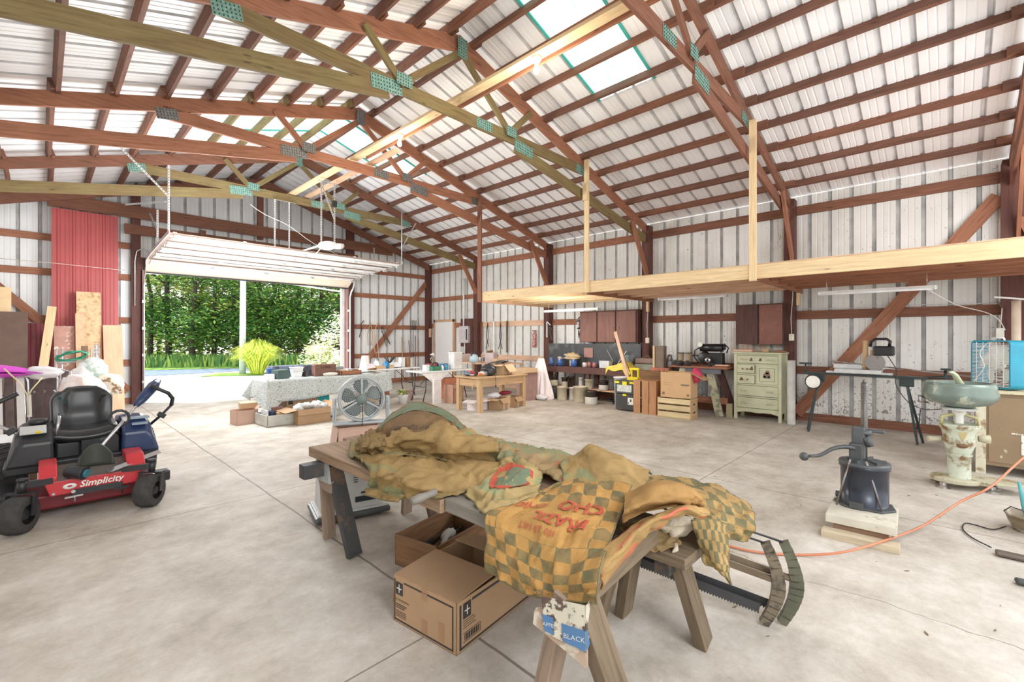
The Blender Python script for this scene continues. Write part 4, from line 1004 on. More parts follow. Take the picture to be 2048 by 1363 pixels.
V, F = text_mesh('HC ANTROPOS', .016); mb.add([Vector((x0-e, Wb/2-.07-v.x, Hb-.122+v.y)) for v in V], F)
part('printed_border', mb, M_prt, T)
mb = MB()
for base_ in (0, 1):
    for an in (0, 90):
        d_ = (.018 if an == 0 else .022)
        if base_ == 0: mb.b6(x0-e*2, x0-e, Wb/2-.0475-(d_ if an == 0 else .002), Wb/2-.0475+(d_ if an == 0 else .002), Hb-.0625-(d_ if an else .002), Hb-.0625+(d_ if an else .002))
        else: mb.b6(-Lb/2+.0725-(d_ if an == 0 else .002), -Lb/2+.0725+(d_ if an == 0 else .002), y0-e*2, y0-e, Hb-.0575-(d_ if an else .002), Hb-.0575+(d_ if an else .002))
part('star_emblem', mb, M_wht, T)
for a_ in ((-.03, .01, Hb-.06, Hb+.001), (-.03, .01, .02, .09), (-.15, -.11, .03, .12)):
    mb = MB(); mb.b6(x0-e, x0, *a_); part('packing_tape', mb, mat('brown_tape', (.36, .20, .11), rough=.3), T)
# wooden drawer box
M_drw = wood('stained_drawer_wood', (.28, .15, .075), dark=.6, knots=False)
T = thing('wooden_drawer', 'stained wooden drawer full of dark tools behind the large cardboard box', 'drawer', (1.97, 2.53, 0), R(12))
mb = MB(); l, w_, h = .62, .37, .20
mb.b6(-l/2, l/2, -w_/2, w_/2, 0, .01)
for a in ((-l/2, l/2, -w_/2, -w_/2+.014), (-l/2, l/2, w_/2-.014, w_/2), (-l/2, -l/2+.014, -w_/2, w_/2), (l/2-.014, l/2, -w_/2, w_/2)): mb.b6(*a, 0, h)
part('drawer_walls', mb, M_drw, T, bevel=.002)
M_dkm = mat('dark_tool_steel', (.05, .05, .055), rough=.4, metal=.5, var=.3)
for k in range(7):
    mb = MB(); y = -.15+k*.045; mb.bar((-.25+.03*(k % 3), y, .03+.015*(k % 4)), (.25-.05*(k % 2), y+.03, .06+.02*(k % 3)), .018, .014); 
    if k % 2: mb.cyl((-.22, y, .08), (-.05, y+.02, .09), .013, seg=8)
    tag(part('hand_tool', mb, M_dkm if k % 3 else M_oldw, None), 'long dark hand tool lying in the stained drawer', 'tool', 'tools in the drawer'); o = bpy.data.objects[-1] if False else None
for o in [x for x in bpy.data.objects if x.name.startswith('hand_tool')]: o.location = (1.97, 2.53, 0); o.rotation_euler = (0, 0, R(12))
mb = MB(); mb.blob((2.00, 2.55, .11), (.12, .07, .08), amp=.25); mb.bar((1.88, 2.48, .08), (1.93, 2.46, .17), .07, .004); solo('white_cloth_scrap', mb, mat('white_rag', (.55, .53, .5)), 'whitish scrap standing among the tools in the drawer', 'scrap')
# ---------------------------------------------------------------- bow saws
M_sawh = mat('worn_saw_handle', (.17, .135, .09), rough=.5, c2=(.07, .06, .045), cut=.5, sc2=8)
def bowsaw(dx, dy, lb, hcol):
    T = thing('bow_saw', lb, 'saw', (2.62+dx, .72+dy, 0), group=None)
    n0 = Vector((2.62+dx, .70+dy, .015)); n1 = Vector((2.30+dx, 1.46+dy, .20)); 
    top = Vector((-.20, -.045, .46))
    def handle(base, s):
        mb = MB(); pts = []; a = (n1-n0).normalized()*s; V = []
        for k in range(13):
            f = k/12; out = math.sin(f*math.pi*.9)*.075; pts.append(base+Vector((-.06*f, 0, .44*f))-a*out)
        side = Vector((0, 0, 1)).cross((n1-n0)).normalized()
        for i in range(12): mb.bar(pts[i]-(pts[i+1]-pts[i])*.1, pts[i+1]+(pts[i+1]-pts[i])*.1, .030, .058-.018*abs(i/11-.5)*2+.006, a)
        part('end_handle', mb, hcol, T, world=True)
        return pts
    h0 = handle(n0, 1); h1 = handle(n1, -1)
    mb = MB(); p, q = n0+Vector((-.006, .02, .07)), n1+Vector((0, 0, .06)); mb.bar(p, q, .0025, .045)
    n = 56; dn = Vector((0, 0, -.022)); 
    for k in range(n):
        a = p.lerp(q, k/n)+dn; b2 = p.lerp(q, (k+1)/n)+dn; mb.add([a, b2, (a+b2)/2+Vector((0, 0, -.012))], [(0, 1, 2)])
    part('toothed_blade', mb, mat('dark_saw_steel', (.07, .07, .075), rough=.4, metal=.6), T, world=True)
    mb = MB(); mb.bar(h0[7], h1[7], .02, .028); part('stretcher', mb, M_oldw, T, world=True)
    mb = MB(); mb.cyl(h0[12], h1[12], .006, seg=6); part('tension_rod', mb, M_dkm, T, world=True)
bowsaw(0, 0, 'old wooden bow saw with curved handle at the right end, nearer its bench', M_sawh)
bowsaw(.075, -.065, 'second wooden bow saw standing parallel just behind the first', mat('green_brown_handle', (.10, .10, .065), rough=.5, var=.3))
# ================================================================ RIDING MOWER
M_mblk = mat('mower_black_plastic', (.022, .023, .026), rough=.38, var=.2)
M_mnavy = mat('mower_navy_sheen', (.02, .04, .11), rough=.3, var=.2)
M_mred = mat('mower_red_paint', (.55, .03, .04), rough=.35, var=.12, c2=(.42, .08, .07), cut=.66, sc2=12)
M_mdred = mat('mower_deck_dark_red', (.20, .012, .02), rough=.4)
M_tire = mat('tire_rubber', (.045, .042, .040), rough=.85, var=.3, sc=20, bump=.4)
M_seat = mat('seat_vinyl', (.018, .019, .02), rough=.32)
M_chrome = mat('chrome_steel', (.60, .61, .63), rough=.2, metal=.9)
MW = thing('riding_mower', 'red and black zero-turn riding mower parked at the left', 'lawn mower', (.29, 5.82, 0))
def tire(mb, c, r, w, ax, mi=0):
    prof = [(r*.52, -w*.5), (r*.80, -w*.52), (r*.95, -w*.46), (r, -w*.28), (r, w*.28), (r*.95, w*.46), (r*.80, w*.52), (r*.52, w*.5)]
    mb.lathe(prof, c, 28, ax, mi)
for s, rz, px_ in ((-1, R(62), -.405), (1, R(38), .385)):
    cx, cy_ = px_, -.69; Wh = bpy.data.objects.new('caster_wheel', None); COL.objects.link(Wh); Wh.parent = MW; Wh.location = (cx, cy_, .14); Wh.rotation_euler = (0, 0, rz*-1 if s > 0 else -R(25)-.1)
    ax = RY(R(90)); mb = MB(); tire(mb, (0, 0, 0), .14, .13, ax); part('tire', mb, M_tire, Wh)
    mb = MB(); mb.lathe([(0, -.05), (.03, -.055), (.045, -.03), (.074, -.045), (.078, 0), (.074, .045), (.045, .03), (.03, .055), (0, .05)], (0, 0, 0), 20, ax); part('wheel_rim', mb, M_mblk, Wh)
    mb = MB()
    for q in (-1, 1): mb.bar((q*.092, 0, -.01), (q*.088, .035, .155), .045, .010, (1, 0, 0))
    mb.bar((-.095, .035, .155), (.095, .035, .155), .055, .012); mb.cyl((0, .035, .15), (0, .035, .255), .026, seg=14); mb.cyl((0, .035, .25), (0, .035, .27), .032, seg=14); part('caster_fork', mb, M_mblk, Wh)
    mb = MB(); mb.bar((cx*1.0, cy_+.055, .345), (cx*.55, cy_+.10, .345), .05, .045); part('axle_arm', mb, M_mblk, MW)
for s in (-1, 1):
    Wh = bpy.data.objects.new('rear_wheel', None); COL.objects.link(Wh); Wh.parent = MW; Wh.location = (s*.47, .50, .255)
    mb = MB(); tire(mb, (0, 0, 0), .255, .21, RY(R(90)))
    for k in range(26):
        a = k/26*6.283
        for q in (-1, 1): mb.bar((q*.02, math.cos(a)*.252, math.sin(a)*.252), (q*.095, math.cos(a+.10)*.252, math.sin(a+.10)*.252), .022, .018, (0, math.cos(a), math.sin(a)))
    part('tire', mb, M_tire, Wh)
    mb = MB(); mb.lathe([(0, -.04), (.06, -.05), (.13, -.09), (.135, .09), (.06, .05), (0, .04)], (0, 0, 0), 20, RY(R(90))); part('wheel_rim', mb, M_mred, Wh)
# body
mb = MB(); mb.prism([(-.49, .0), (.51, 0), (.53, .07), (.40, .085), (-.38, .085), (-.51, .07)], 0, .60, RX(R(90)), (0, .42, .335)); part('body_skirt', mb, M_mblk, MW, bevel=.012)
def fender(x0, x1, m, name='fender'):
    mb = MB(); V = []; ys = [(-.22, .42, .60), (-.10, .42, .70), (.10, .42, .735), (.42, .42, .70), (.52, .42, .6)]
    sgn = 1 if x0 > 0 else -1; ox, ix = (x1, x0) if sgn > 0 else (x0, x1)
    for y, zb, zt in ys: V += [(ix, y, zb-.02), (ox, y, zb-.02), (ox-.06*sgn, y+.0, zt-.05), (ox-.10*sgn, y, zt), (ix+.01*sgn, y, zt)]
    F = []; n = 5
    for i in range(len(ys)-1):
        for k in range(n): a, b_ = i*n+k, i*n+(k+1) % n; F.append((a, b_, b_+n, a+n))
    F += [tuple(range(n))[::-1], tuple(range(len(V)-n, len(V)))]
    mb.add(V, F, sm=False); return part(name, mb, m, MW, bevel=.022)
fender(-.50, -.20, M_mblk); fender(.24, .53, M_mnavy)
mb = MB(); mb.b6(-.20, .24, -.05, .40, .42, .56); part('seat_base', mb, M_mblk, MW, bevel=.008)
bx_ = MB(); bx_.b6(-.19, -.04, -.10, .05, .42, .55); part('battery_cover', bx_, M_mblk, MW, bevel=.01)
bx_ = MB(); bx_.b6(-.03, .235, -.12, .05, .42, .585); bp_ = part('front_cover', bx_, M_mblk, MW, bevel=.006)
V, F = text_mesh('ZT1500', .02, RX(R(90)), (.13, -.122, .55), shear=.3); mb = MB(); mb.add(V, F); part('lettering', mb, mat('dim_grey_lettering', (.25, .26, .27)), bp_)
# seat
def seatpan(u, v):
    x = (u-.5)*.46; y = -.12+v*.44; z = .615+.03*math.cos((u-.5)*6.283)*0
    e = abs(u-.5)*2; z += -.03*(1-e**2)+.02*e**4; f = max(0, (.18-v)/.18); z -= .055*f*f
    if e > .93: z -= .05*(e-.93)/.07
    return Vector((x*(1-.12*max(0, .3-v)), y, z+.03))
mb = MB(); mb.grid(seatpan, 24, 18); part('seat_cushion', mb, M_seat, MW, solid=.07)
def sback(u, v):
    a = (u-.5)*2; z = v*.37; w_ = .225*(1-max(0, (v-.62)/.38)**3*.42)*(1-.05*(1-v)); x = a*w_
    y = .33+.07*v+.0-.045*abs(a)**2.5-.02*math.exp(-((abs(a)-.72)/.18)**2)*math.exp(-((v-.55)/.35)**2)-.018*math.exp(-((v-.3)/.2)**2)*(1-a*a)
    if v > .95: y += .03*(v-.95)/.05
    return Vector((x, y, .62+z))
mb = MB(); mb.grid(sback, 28, 22); part('seat_back', mb, M_seat, MW, solid=.06)
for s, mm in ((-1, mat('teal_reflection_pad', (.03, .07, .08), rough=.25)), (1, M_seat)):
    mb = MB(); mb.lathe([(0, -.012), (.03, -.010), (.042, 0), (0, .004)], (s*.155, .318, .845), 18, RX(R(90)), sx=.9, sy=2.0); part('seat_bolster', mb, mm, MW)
# levers
for s, pts in ((1, [(.49, .10, .60), (.58, .04, .70), (.655, -.01, .80), (.66, -.04, .87), (.62, -.06, .93), (.47, -.08, 1.02)]), (-1, [(-.33, -.06, .60), (-.46, -.05, .70), (-.60, -.03, .80), (-.64, -.03, .87), (-.59, -.05, .92), (-.42, -.07, 1.02)])):
    mb = MB(); mb.tube(pts[:3], .013, 8); part('lever_rod', mb, M_chrome if s < 0 else M_mblk, MW)
    mb = MB(); mb.tube(pts[2:], .019, 10); part('steering_lever', mb, M_mblk, MW)
    mb = MB(); mb.box(pts[1], (.07, .05, .05), RY(.6*s)); part('lever_clamp', mb, M_mblk, MW, bevel=.008)
mb = MB(); mb.lathe([(0, 0), (.062, 0), (.066, .012), (.066, .03), (.05, .042), (0, .045)], (-.30, .02, .735), 24); part('fuel_cap', mb, M_mblk, MW)
mb = MB(); mb.box((-.33, -.12, .70), (.16, .13, .012), RX(.35)); part('control_plate', mb, M_heat, MW)
mb = MB(); mb.box((-.30, -.175, .685), (.035, .02, .014), RX(.35)); part('yellow_knob', mb, mat('yellow_plastic', (.75, .58, .03), rough=.4), MW)
mb = MB(); mb.tube([(-.19, -.15, .64), (-.17, -.12, .78), (-.17, .0, .80)], .012, 8); part('bracket', mb, M_chrome, MW)
mb = MB(); mb.b6(.30, .46, -.13, -.02, .708, .722); mb.b6(.32, .44, -.20, -.14, .66, .68); part('cup_tray', mb, mat('tray_grey_blue', (.25, .33, .42), rough=.3), MW)
# foot deck, red
mb = MB(); P0 = [(-.27, .33), (.36, .33), (.33, .215), (-.235, .215)]
mb.prism(P0, 0, .02, RX(R(90)), (0, -.585, 0)); fp = part('front_plate', mb, M_mred, MW, bevel=.006)
mb = MB(); mb.add([(-.27, -.60, .33), (.36, -.60, .33), (.33, -.27, .39), (-.24, -.27, .39)], [(0, 1, 2, 3)]); part('foot_pan', mb, mat('dusty_foot_pan', (.13, .11, .10), rough=.8), MW, solid=.012)
mb = MB(); mb.prism([(-.60, .33), (-.25, .38), (-.25, .46), (-.50, .45), (-.60, .37)], -.30, -.19, RY(R(90)) @ RZ(R(90)), (0, 0, 0)); part('side_rim', mb, M_mred, MW, bevel=.01)
mb = MB(); mb.prism([(-.60, .33), (-.25, .38), (-.25, .46), (-.50, .45), (-.60, .37)], .24, .37, RY(R(90)) @ RZ(R(90)), (0, 0, 0)); part('side_rim', mb, M_mred, MW, bevel=.01)
V, F = text_mesh('Simplicity', .072, RX(R(90)), (.075, -.608, .278), shear=.25, bold=.0015); mb = MB(); mb.add(V, F); part('lettering', mb, M_wht, fp)
mb = MB(); mb.lathe([(.016, 0), (.042, 0), (.042, .003), (.016, .003)], (-.12, -.606, .277), 24, RX(R(90)), sx=1, sy=.55); part('oval_emblem', mb, M_wht, fp)
for x, z in ((-.215, .235), (.315, .235)):
    mb = MB(); mb.cyl((x, -.605, z), (x, -.615, z), .010, seg=10); part('bolt', mb, M_chrome, fp)
mb = MB(); mb.bar((-.10, -.625, .225), (.20, -.625, .225), .02, .045); part('hitch_bar', mb, M_mblk, MW)
for x in (-.10, .20):
    mb = MB(); mb.cyl((x, -.64, .235), (x, -.63, .235), .014, seg=10); mb.bar((x-.05, -.60, .185), (x+.06, -.60, .19), .02, .014); mb.cyl((x+.01, -.6, .14), (x+.01, -.6, .2), .006, seg=6); part('hitch_bracket', mb, M_chrome if x < 0 else M_mblk, MW)
mb = MB(); mb.prism([(-.45, -.40), (.46, -.40), (.50, -.20), (.48, .25), (-.47, .25), (-.49, -.2)], .06, .185, None); part('cutting_deck', mb, M_mdred, MW, bevel=.02)
mb = MB(); mb.prism([(-.78, -.30), (-.45, -.42), (-.45, .10), (-.80, .05)], .12, .16, RY(.12)); part('discharge_chute', mb, M_mblk, MW, bevel=.01)
mb = MB(); mb.b6(.50, .60, -.30, -.18, .10, .20); part('deck_bumper', mb, M_mblk, MW, bevel=.015)
# string trimmer lying across the mower
TR = thing('string_trimmer', 'battery string trimmer propped across the mower foot deck', 'trimmer', (.33, 5.28, .40))
h0, h1 = Vector((.36, 5.27, .55)), Vector((.80, 5.85, 1.0))
mb = MB(); mb.cyl(h0, h1, .013, seg=10); part('shaft', mb, M_chrome, TR, world=True)
mb = MB(); mb.tube([h1-Vector((.16, .2, .16)), h1-Vector((.10, .13, .1)), h1, h1+Vector((.05, .07, .05))], [.022, .045, .052, .03], 12); part('motor_housing', mb, M_mnavy, TR, world=True)
mb = MB(); c0 = h0.lerp(h1, .42); mb.tube([c0+Vector((.07*math.cos(a)-.04, -.02, .07*math.sin(a)+.02)) for a in [k/14*6.283 for k in range(14)]], .012, 8, closed=True); part('loop_handle', mb, M_mblk, TR, world=True)
mb = MB(); mb.box(c0, (.05, .05, .05)); part('clamp', mb, M_chrome, TR, world=True, bevel=.01)
mb = MB(); mb.grid(lambda u, v: Vector((.33+(u-.5)*.24*(1-.15*v), 5.22+.05*math.cos((u-.5)*3), .40+.19*math.sin(v*1.57)*(.35+.65*math.cos((u-.5)*2.6)))), 16, 8); part('debris_guard', mb, mat('trimmer_guard', (.035, .04, .03), rough=.5), TR, world=True, solid=.012)
mb = MB(); mb.cyl((.16, 5.25, .395), (.26, 5.16, .375), .052, .055, 20); part('line_head', mb, M_mblk, TR, world=True, bevel=.006)
mb = MB(); mb.cyl((.26, 5.16, .375), (.275, 5.147, .372), .034, seg=18); part('head_cap', mb, mat('teal_cap', (.03, .16, .20), rough=.3), TR, world=True)
mb = MB(); mb.bar((.40, 5.18, .355), (.78, 5.35, .43), .05, .004, (0, -.5, 1)); solo('long_blade', mb, M_chrome, 'narrow bright metal ruler lying on the right side of the mower foot deck', 'ruler')

# ================================================================ LEFT SIDE: SHEETS AND BOARDS ON THE GABLE WALL
M_redsh = mat('red_steel_sheet', (.42, .075, .075), rough=.45, var=.10, sc=1.2, c2=(.60, .30, .30), cut=.72, sc2=20)
def sheet(x0, x1, z0, z1, y0, y1, m, lb, per=.229):
    """leaning ribbed sheet: foot at y0, top at y1"""
    mb = MB(); xs = [x0]; k = x0+.10; pts = [(x0, 0)]
    while k < x1-.03:
        for d, h in ((-.03, 0), (-.014, -.02), (.014, -.02), (.03, 0), (.09, 0), (.096, -.005), (.104, -.005), (.11, 0), (.15, 0), (.156, -.005), (.164, -.005), (.17, 0)):
            if k+d < x1: pts.append((k+d, h))
        k += per
    pts.append((x1, 0))
    for (a, h), (b_, g) in zip(pts, pts[1:]): mb.add([(a, y0+h, z0), (b_, y0+g, z0), (b_, y1+g, z1), (a, y1+h, z1)], [(0, 1, 2, 3)])
    return solo('steel_sheet', mb, m, lb, 'metal sheet', solid=.003)
sheet(.16, 1.18, .01, 4.12, 12.88, 13.05, M_redsh, 'tall red ribbed steel sheets leaning on the gable wall left of the garage door')
sheet(-.25, .24, .01, 1.78, 12.94, 13.10, mat('dark_red_sheet', (.22, .03, .04), rough=.5), 'short dark red steel sheet behind the leaning pine board')
M_osb = mat('oriented_strand_board', (.70, .48, .27), rough=.8, var=.22, sc=14, c2=(.46, .27, .12), cut=.58, sc2=11)
M_brnp = mat('dark_brown_panel', (.13, .075, .055), rough=.6, c2=(.30, .2, .16), cut=.7, sc2=24)
def lean(x0, x1, z1, y0, y1, m, lb, xs=0, th=.018, name='board', cat='board'):
    mb = MB(); n = Vector((xs, y1-y0, z1)).normalized()
    mb.bar(Vector(((x0+x1)/2, y0, .01)), Vector(((x0+x1)/2+xs, y1, z1)), x1-x0, th, (0, -1, .05)); return solo(name, mb, m, lb, cat)
lean(.51, .88, 2.43, 12.35, 12.80, M_osb, 'tall strand board panel leaning on the red steel sheets')
lean(.49, .62, 1.98, 12.20, 12.62, mat('osb_strip', (.68, .45, .27), rough=.8, var=.15, sc=12), 'narrow strand board strip in front of the tall strand board', th=.015)
lean(.19, .48, 1.72, 12.3, 12.7, mat('pink_flaked_board', (.48, .26, .20), rough=.7, c2=(.80, .72, .66), cut=.62, sc2=9), 'pinkish board with flaked white paint leaning left of the strand board')
lean(.90, 1.20, 1.75, 12.1, 12.6, wood('light_plywood', (.78, .52, .33), dark=.85, knots=False), 'light plywood board with two holes leaning beside the garage door')
lean(-.12, .01, 2.10, 11.9, 12.75, M_pine, 'slanting pine board leaning right against the red steel sheets', xs=.22, th=.035)
lean(-.95, -.16, 1.98, 12.3, 12.75, M_brnp, 'large dark brown panel leaning at the far left')
lean(-.9, -.38, 2.45, 12.78, 12.9, mat('pale_osb', (.80, .58, .33), rough=.8, var=.1), 'pale yellowish panel standing behind the dark brown one')
lean(.55, .65, 1.33, 11.9, 12.1, wood('old_brown_lath', (.25, .14, .10)), 'short old brown lath leaning on the strand board', th=.03)
lean(.68, .76, 1.36, 11.9, 12.1, mat('paint_splashed_lath', (.30, .24, .22), c2=(.7, .68, .66), cut=.55, sc2=14), 'short paint splashed lath beside the brown one', xs=.06, th=.03)
mb = MB(); mb.tube([(-.6, 12.78, 2.97), (.16, 12.72, 2.96), (1.20, 12.72, 2.93)], .006, 5); mb.tube([(1.20, 12.72, 2.93), (1.3, 13.2, 2.99)], .006, 5); solo('rope', mb, mat('pale_rope', (.70, .55, .50), rough=.9), 'thin pale rope tied across the tall red steel sheets', 'rope')
mb = MB(); mb.b6(1.22, 1.30, 13.24, 13.30, 1.25, 1.38); solo('outlet_box', mb, M_opw, 'white outlet box on the gable wall left of the door post', 'outlet')
mb = MB(); mb.tube([(1.47, 13.12, 2.2), (1.47, 13.1, 3.2), (1.50, 13.1, 3.42), (1.60, 13.08, 3.5), (1.74, 13.08, 3.42)], .012, 6); solo('conduit', mb, M_galv, 'grey conduit loop at the top left corner of the garage door', 'conduit')
# folded aluminium lawn chairs
M_web = mat('brown_webbing', (.14, .10, .095), rough=.8, var=.3, sc=8)
M_webw = mat('white_webbing', (.78, .76, .74), rough=.8, var=.1)
def lawnchair(x, y, rz, lb, w1, w2):
    T = thing('folding_chair', lb, 'folding chair', (x, y, 0), rot=(R(-9), 0, rz), group='folded lawn chairs')
    for s in (-1, 1):
        mb = MB(); mb.tube([(s*.26, 0, .01), (s*.26, .0, .95), (s*.24, 0, 1.02), (s*.18, 0, 1.05)], .011, 7); mb.tube([(s*.23, .06, .01), (s*.23, .06, .8)], .011, 7); part('side_tube', mb, M_chrome, T)
    mb = MB(); mb.tube([(-.18, 0, 1.05), (.18, 0, 1.05)], .011, 7); mb.tube([(-.23, .06, .8), (.23, .06, .8)], .011, 7); mb.tube([(-.26, 0, .12), (.26, 0, .12)], .011, 7); part('cross_tube', mb, M_chrome, T)
    for k in range(5):
        mb = MB(); xx = -.19+k*.095; mb.b6(xx-.036, xx+.036, -.014, -.008, .14, 1.03); part('webbing', mb, w1 if k % 2 else w2, T)
    for s in (-1, 1):
        mb = MB(); mb.b6(s*.26-.02, s*.26+.02, -.035, .0, .5, .78); part('armrest', mb, w2, T)
lawnchair(-.34, 8.25, .15, 'folded aluminium lawn chair with brown and white webbing, leftmost', M_web, M_webw)
lawnchair(-.12, 8.50, -.2, 'folded lawn chair with dark brown webbing in the middle of the stack', M_web, M_web)
lawnchair(.02, 8.95, -.35, 'folded lawn chair with dark webbing nearest the pink cloth bag', M_web, M_web)
mb = MB(); mb.grid(lambda u, v: Vector((-.85+u*.88, 8.22+v*.30+.03*math.sin(u*3), 1.10+.09*math.sin(min(1, (1-u)*2.0)*1.57)*(1-(2*v-1)**2*.9)-.05*u)), 26, 12); mb.grid(lambda u, v: Vector((-.85+u*.86, 8.22+v*.30, 1.09-.05*u-.055*(1-(2*v-1)**2)*math.sin(min(1, (1-u)*2.5)*1.57))), 20, 10)
solo('plastic_sled', mb, mat('magenta_plastic', (.62, .06, .55), rough=.35), 'magenta plastic sled lying on top of the folded lawn chairs', 'sled', solid=.006)
mb = MB(); mb.blob((.02, 8.35, 1.05), (.34, .22, .16), 22, .35, 3, seed=5); solo('plastic_bag', mb, mat('white_film_bag', (.86, .83, .86), rough=.3), 'crumpled white plastic bag at the nose of the magenta sled', 'bag')
mb = MB(); mb.tube([(-.30, 8.12, 1.13), (-.17, 8.10, .95), (-.10, 8.11, .78), (-.10, 8.12, .55)], .007, 6); mb.tube([(.02, 8.15, 1.0), (-.07, 8.11, .86), (-.10, 8.11, .78)], .007, 6); solo('yellow_rope', mb, mat('yellow_rope_m', (.75, .66, .38), rough=.9), 'yellow rope knotted in a Y across the lawn chairs', 'rope')
def bagsurf(c, w_, h_, d_, seed, lean_=0):
    def fn(u, v):
        a = u*6.283; p = Vector((math.cos(a), math.sin(a), v)); k = 1+.18*mnoise.noise(Vector((p.x*1.8+seed, p.y*1.8, v*3)))+.06*math.sin(a*7+v*3)
        t_ = 1-.45*v**3; return Vector((c[0]+w_/2*p.x*k*t_+lean_*v, c[1]+d_/2*p.y*k*t_, c[2]+h_*v))
    return fn
mb = MB(); mb.grid(bagsurf((.27, 8.3, .0), .40, .98, .34, 2, .05), 40, 24); mb.blob((.32, 8.3, .97), (.18, .16, .08), 14, .3); solo('cloth_bag', mb, mat('pale_pink_cloth', (.84, .62, .56), rough=.85, var=.12, sc=3, c2=(.9, .84, .84), cut=.5, sc2=2), 'tall pale pink cloth bag standing behind the mower seat', 'bag')
mb = MB(); mb.blob((.55, 9.3, .96), (.36, .22, .46), 22, .2, 3, seed=9); solo('cushion', mb, mat('green_white_print', (.42, .55, .48), rough=.8, c2=(.82, .86, .84), cut=.5, sc2=9), 'green and white printed cushion above the pink cloth bag', 'cushion')
mb = MB(); mb.lathe([(0, 0), (.14, .02), (.17, .15), (.13, .30), (0, .33)], (.74, 9.2, .62), 22); solo('patterned_cushion', mb, mat('lattice_print', (.82, .74, .62), c2=(.30, .18, .10), cut=.57, sc2=8, soft=.02), 'round beige lattice patterned cushion right of the green one', 'cushion')
T = thing('stepladder', 'silver aluminium stepladder frame standing behind the pink bag', 'stepladder', (.35, 9.6, 0), R(-10))
for s in (-1, 1):
    for q in (0, .06):
        mb = MB(); mb.tube([(s*.22+q, 0, .01), (s*.19+q, .1, 1.32)], .013, 7); part('rail', mb, M_chrome, T)
mb = MB(); mb.tube([(-.2, .08, 1.12), (.22, .08, 1.12)], .012, 7); part('rung', mb, M_chrome, T)
mb = MB(); mb.b6(-.2, .2, .0, .12, .80, .82); part('step', mb, M_chrome, T)
mb = MB(); r = random.Random(4); mb.tube([(.33+.16*math.cos(k*.9)*(1+.2*r.random()), 9.5+.05*math.sin(k), 1.22+.07*math.sin(k*.9+r.random())) for k in range(40)], .010, 6); solo('hose_coil', mb, mat('green_hose', (.03, .30, .18), rough=.5), 'tangled green cord hung over the stepladder', 'cord')
mb = MB(); mb.blob((.42, 9.1, .55), (.6, .5, .9), 18, .3, 2.2, flat=-.45, seed=2); solo('covered_heap', mb, mat('mixed_white_cloth', (.80, .76, .74), c2=(.5, .3, .42), cut=.66, sc2=4), 'heap of white and mauve cloth beneath the printed cushions', 'cloth heap')
mb = MB(); mb.b6(-.75, -.02, 6.9, 7.5, .405, .43); mb.b6(-.75, -.02, 6.95, 7.5, 0, .405, mi=1); solo('low_crate', mb, [M_opw, M_blk], 'low dark crate with a white lid at the far left behind the mower', 'crate')
mb = MB(); mb.b6(-.9, -.20, 5.9, 6.1, .0, .09); solo('timber_offcut', mb, M_plank, 'timber offcut on the floor left of the mower', 'timber')
# ================================================================ MIDDLE: TABLES AND BOXES
def boxy(name_, c, d, m, lb, cat, rz=0, bevel=.004, group=None, taper=None):
    """closed case resting with its base centre at c"""
    mb = MB(); mb.box((0, 0, d[2]/2), d, taper=taper); return solo(name_, mb, m, lb, cat, group, loc=c, rotz=rz, bevel=bevel)
# --- table with printed grey cloth
def printcloth():
    m, t, b = nt('grey_leaf_print_cloth'); uv = N(t, 'ShaderNodeTexCoord')
    v = N(t, 'ShaderNodeTexNoise', Scale=10., Detail=2., Distortion=3.5); L(t, uv.outputs['Object'], v.inputs[0])
    L(t, ramp(t, v.outputs[0], [(.40, (.60, .64, .62)), (.46, (.13, .16, .17)), (.50, (.62, .66, .64)), (.57, (.62, .66, .64)), (.61, (.16, .20, .21)), (.65, (.66, .70, .68))]), b.inputs['Base Color'])
    b.inputs['Roughness'].default_value = .7; return m
M_prc = printcloth()
T1x0, T1x1, T1y0, T1y1, T1z = 2.78, 5.2, 8.62, 9.40, .74
T = thing('folding_table', 'long folding table hidden under the grey printed cloth', 'table', ((T1x0+T1x1)/2, (T1y0+T1y1)/2, 0))
mb = MB(); mb.b6(T1x0, T1x1, T1y0, T1y1, T1z-.03, T1z-.002); part('tabletop', mb, M_opw, T, world=True)
for x in (T1x0+.2, T1x1-.2):
    for y in (T1y0+.08, T1y1-.08):
        mb = MB(); mb.cyl((x, y, 0), (x, y, T1z-.03), .014, seg=8); part('leg', mb, M_dkm, T, world=True)
mb = MB(); mb.b6(T1x0-.01, T1x1+.01, T1y0-.01, T1y1+.01, T1z, T1z+.004)
def drape(p0, p1, out, drop, wav):
    p0, p1, out = Vector(p0), Vector(p1), Vector(out)
    def fn(u, v): return p0.lerp(p1, u)+out*(.02+.05*v+wav*v*math.sin(u*26+3*mnoise.noise(Vector((u*6, v, 1)))))-Vector((0, 0, v*drop*(1+.08*math.sin(u*9))))
    return fn
mb.grid(drape((T1x0, T1y0, T1z), (T1x1, T1y0, T1z), (0, -1, 0), .36, .012), 60, 8)
mb.grid(drape((T1x0, T1y1, T1z), (T1x0, T1y0, T1z), (-1, 0, 0), .34, .012), 20, 8)
c = Vector((T1x0, T1y0, T1z)); mb.add([c+Vector((-.01, -.01, 0)), c+Vector((-.24, -.02, -.30)), c+Vector((-.10, -.20, -.52)), c+Vector((.06, -.13, -.50)), c+Vector((.22, -.05, -.38))], [(0, 1, 2), (0, 2, 3), (0, 3, 4)])
mb.add([Vector((T1x0, T1y1, T1z)), Vector((T1x0-.20, T1y1+.02, T1z-.32)), Vector((T1x0-.06, T1y1, T1z-.42))], [(0, 1, 2)])
solo('tablecloth', mb, M_prc, 'grey leaf-printed tablecloth hanging over the table by the open door', 'tablecloth', solid=.003)
z = T1z+.006
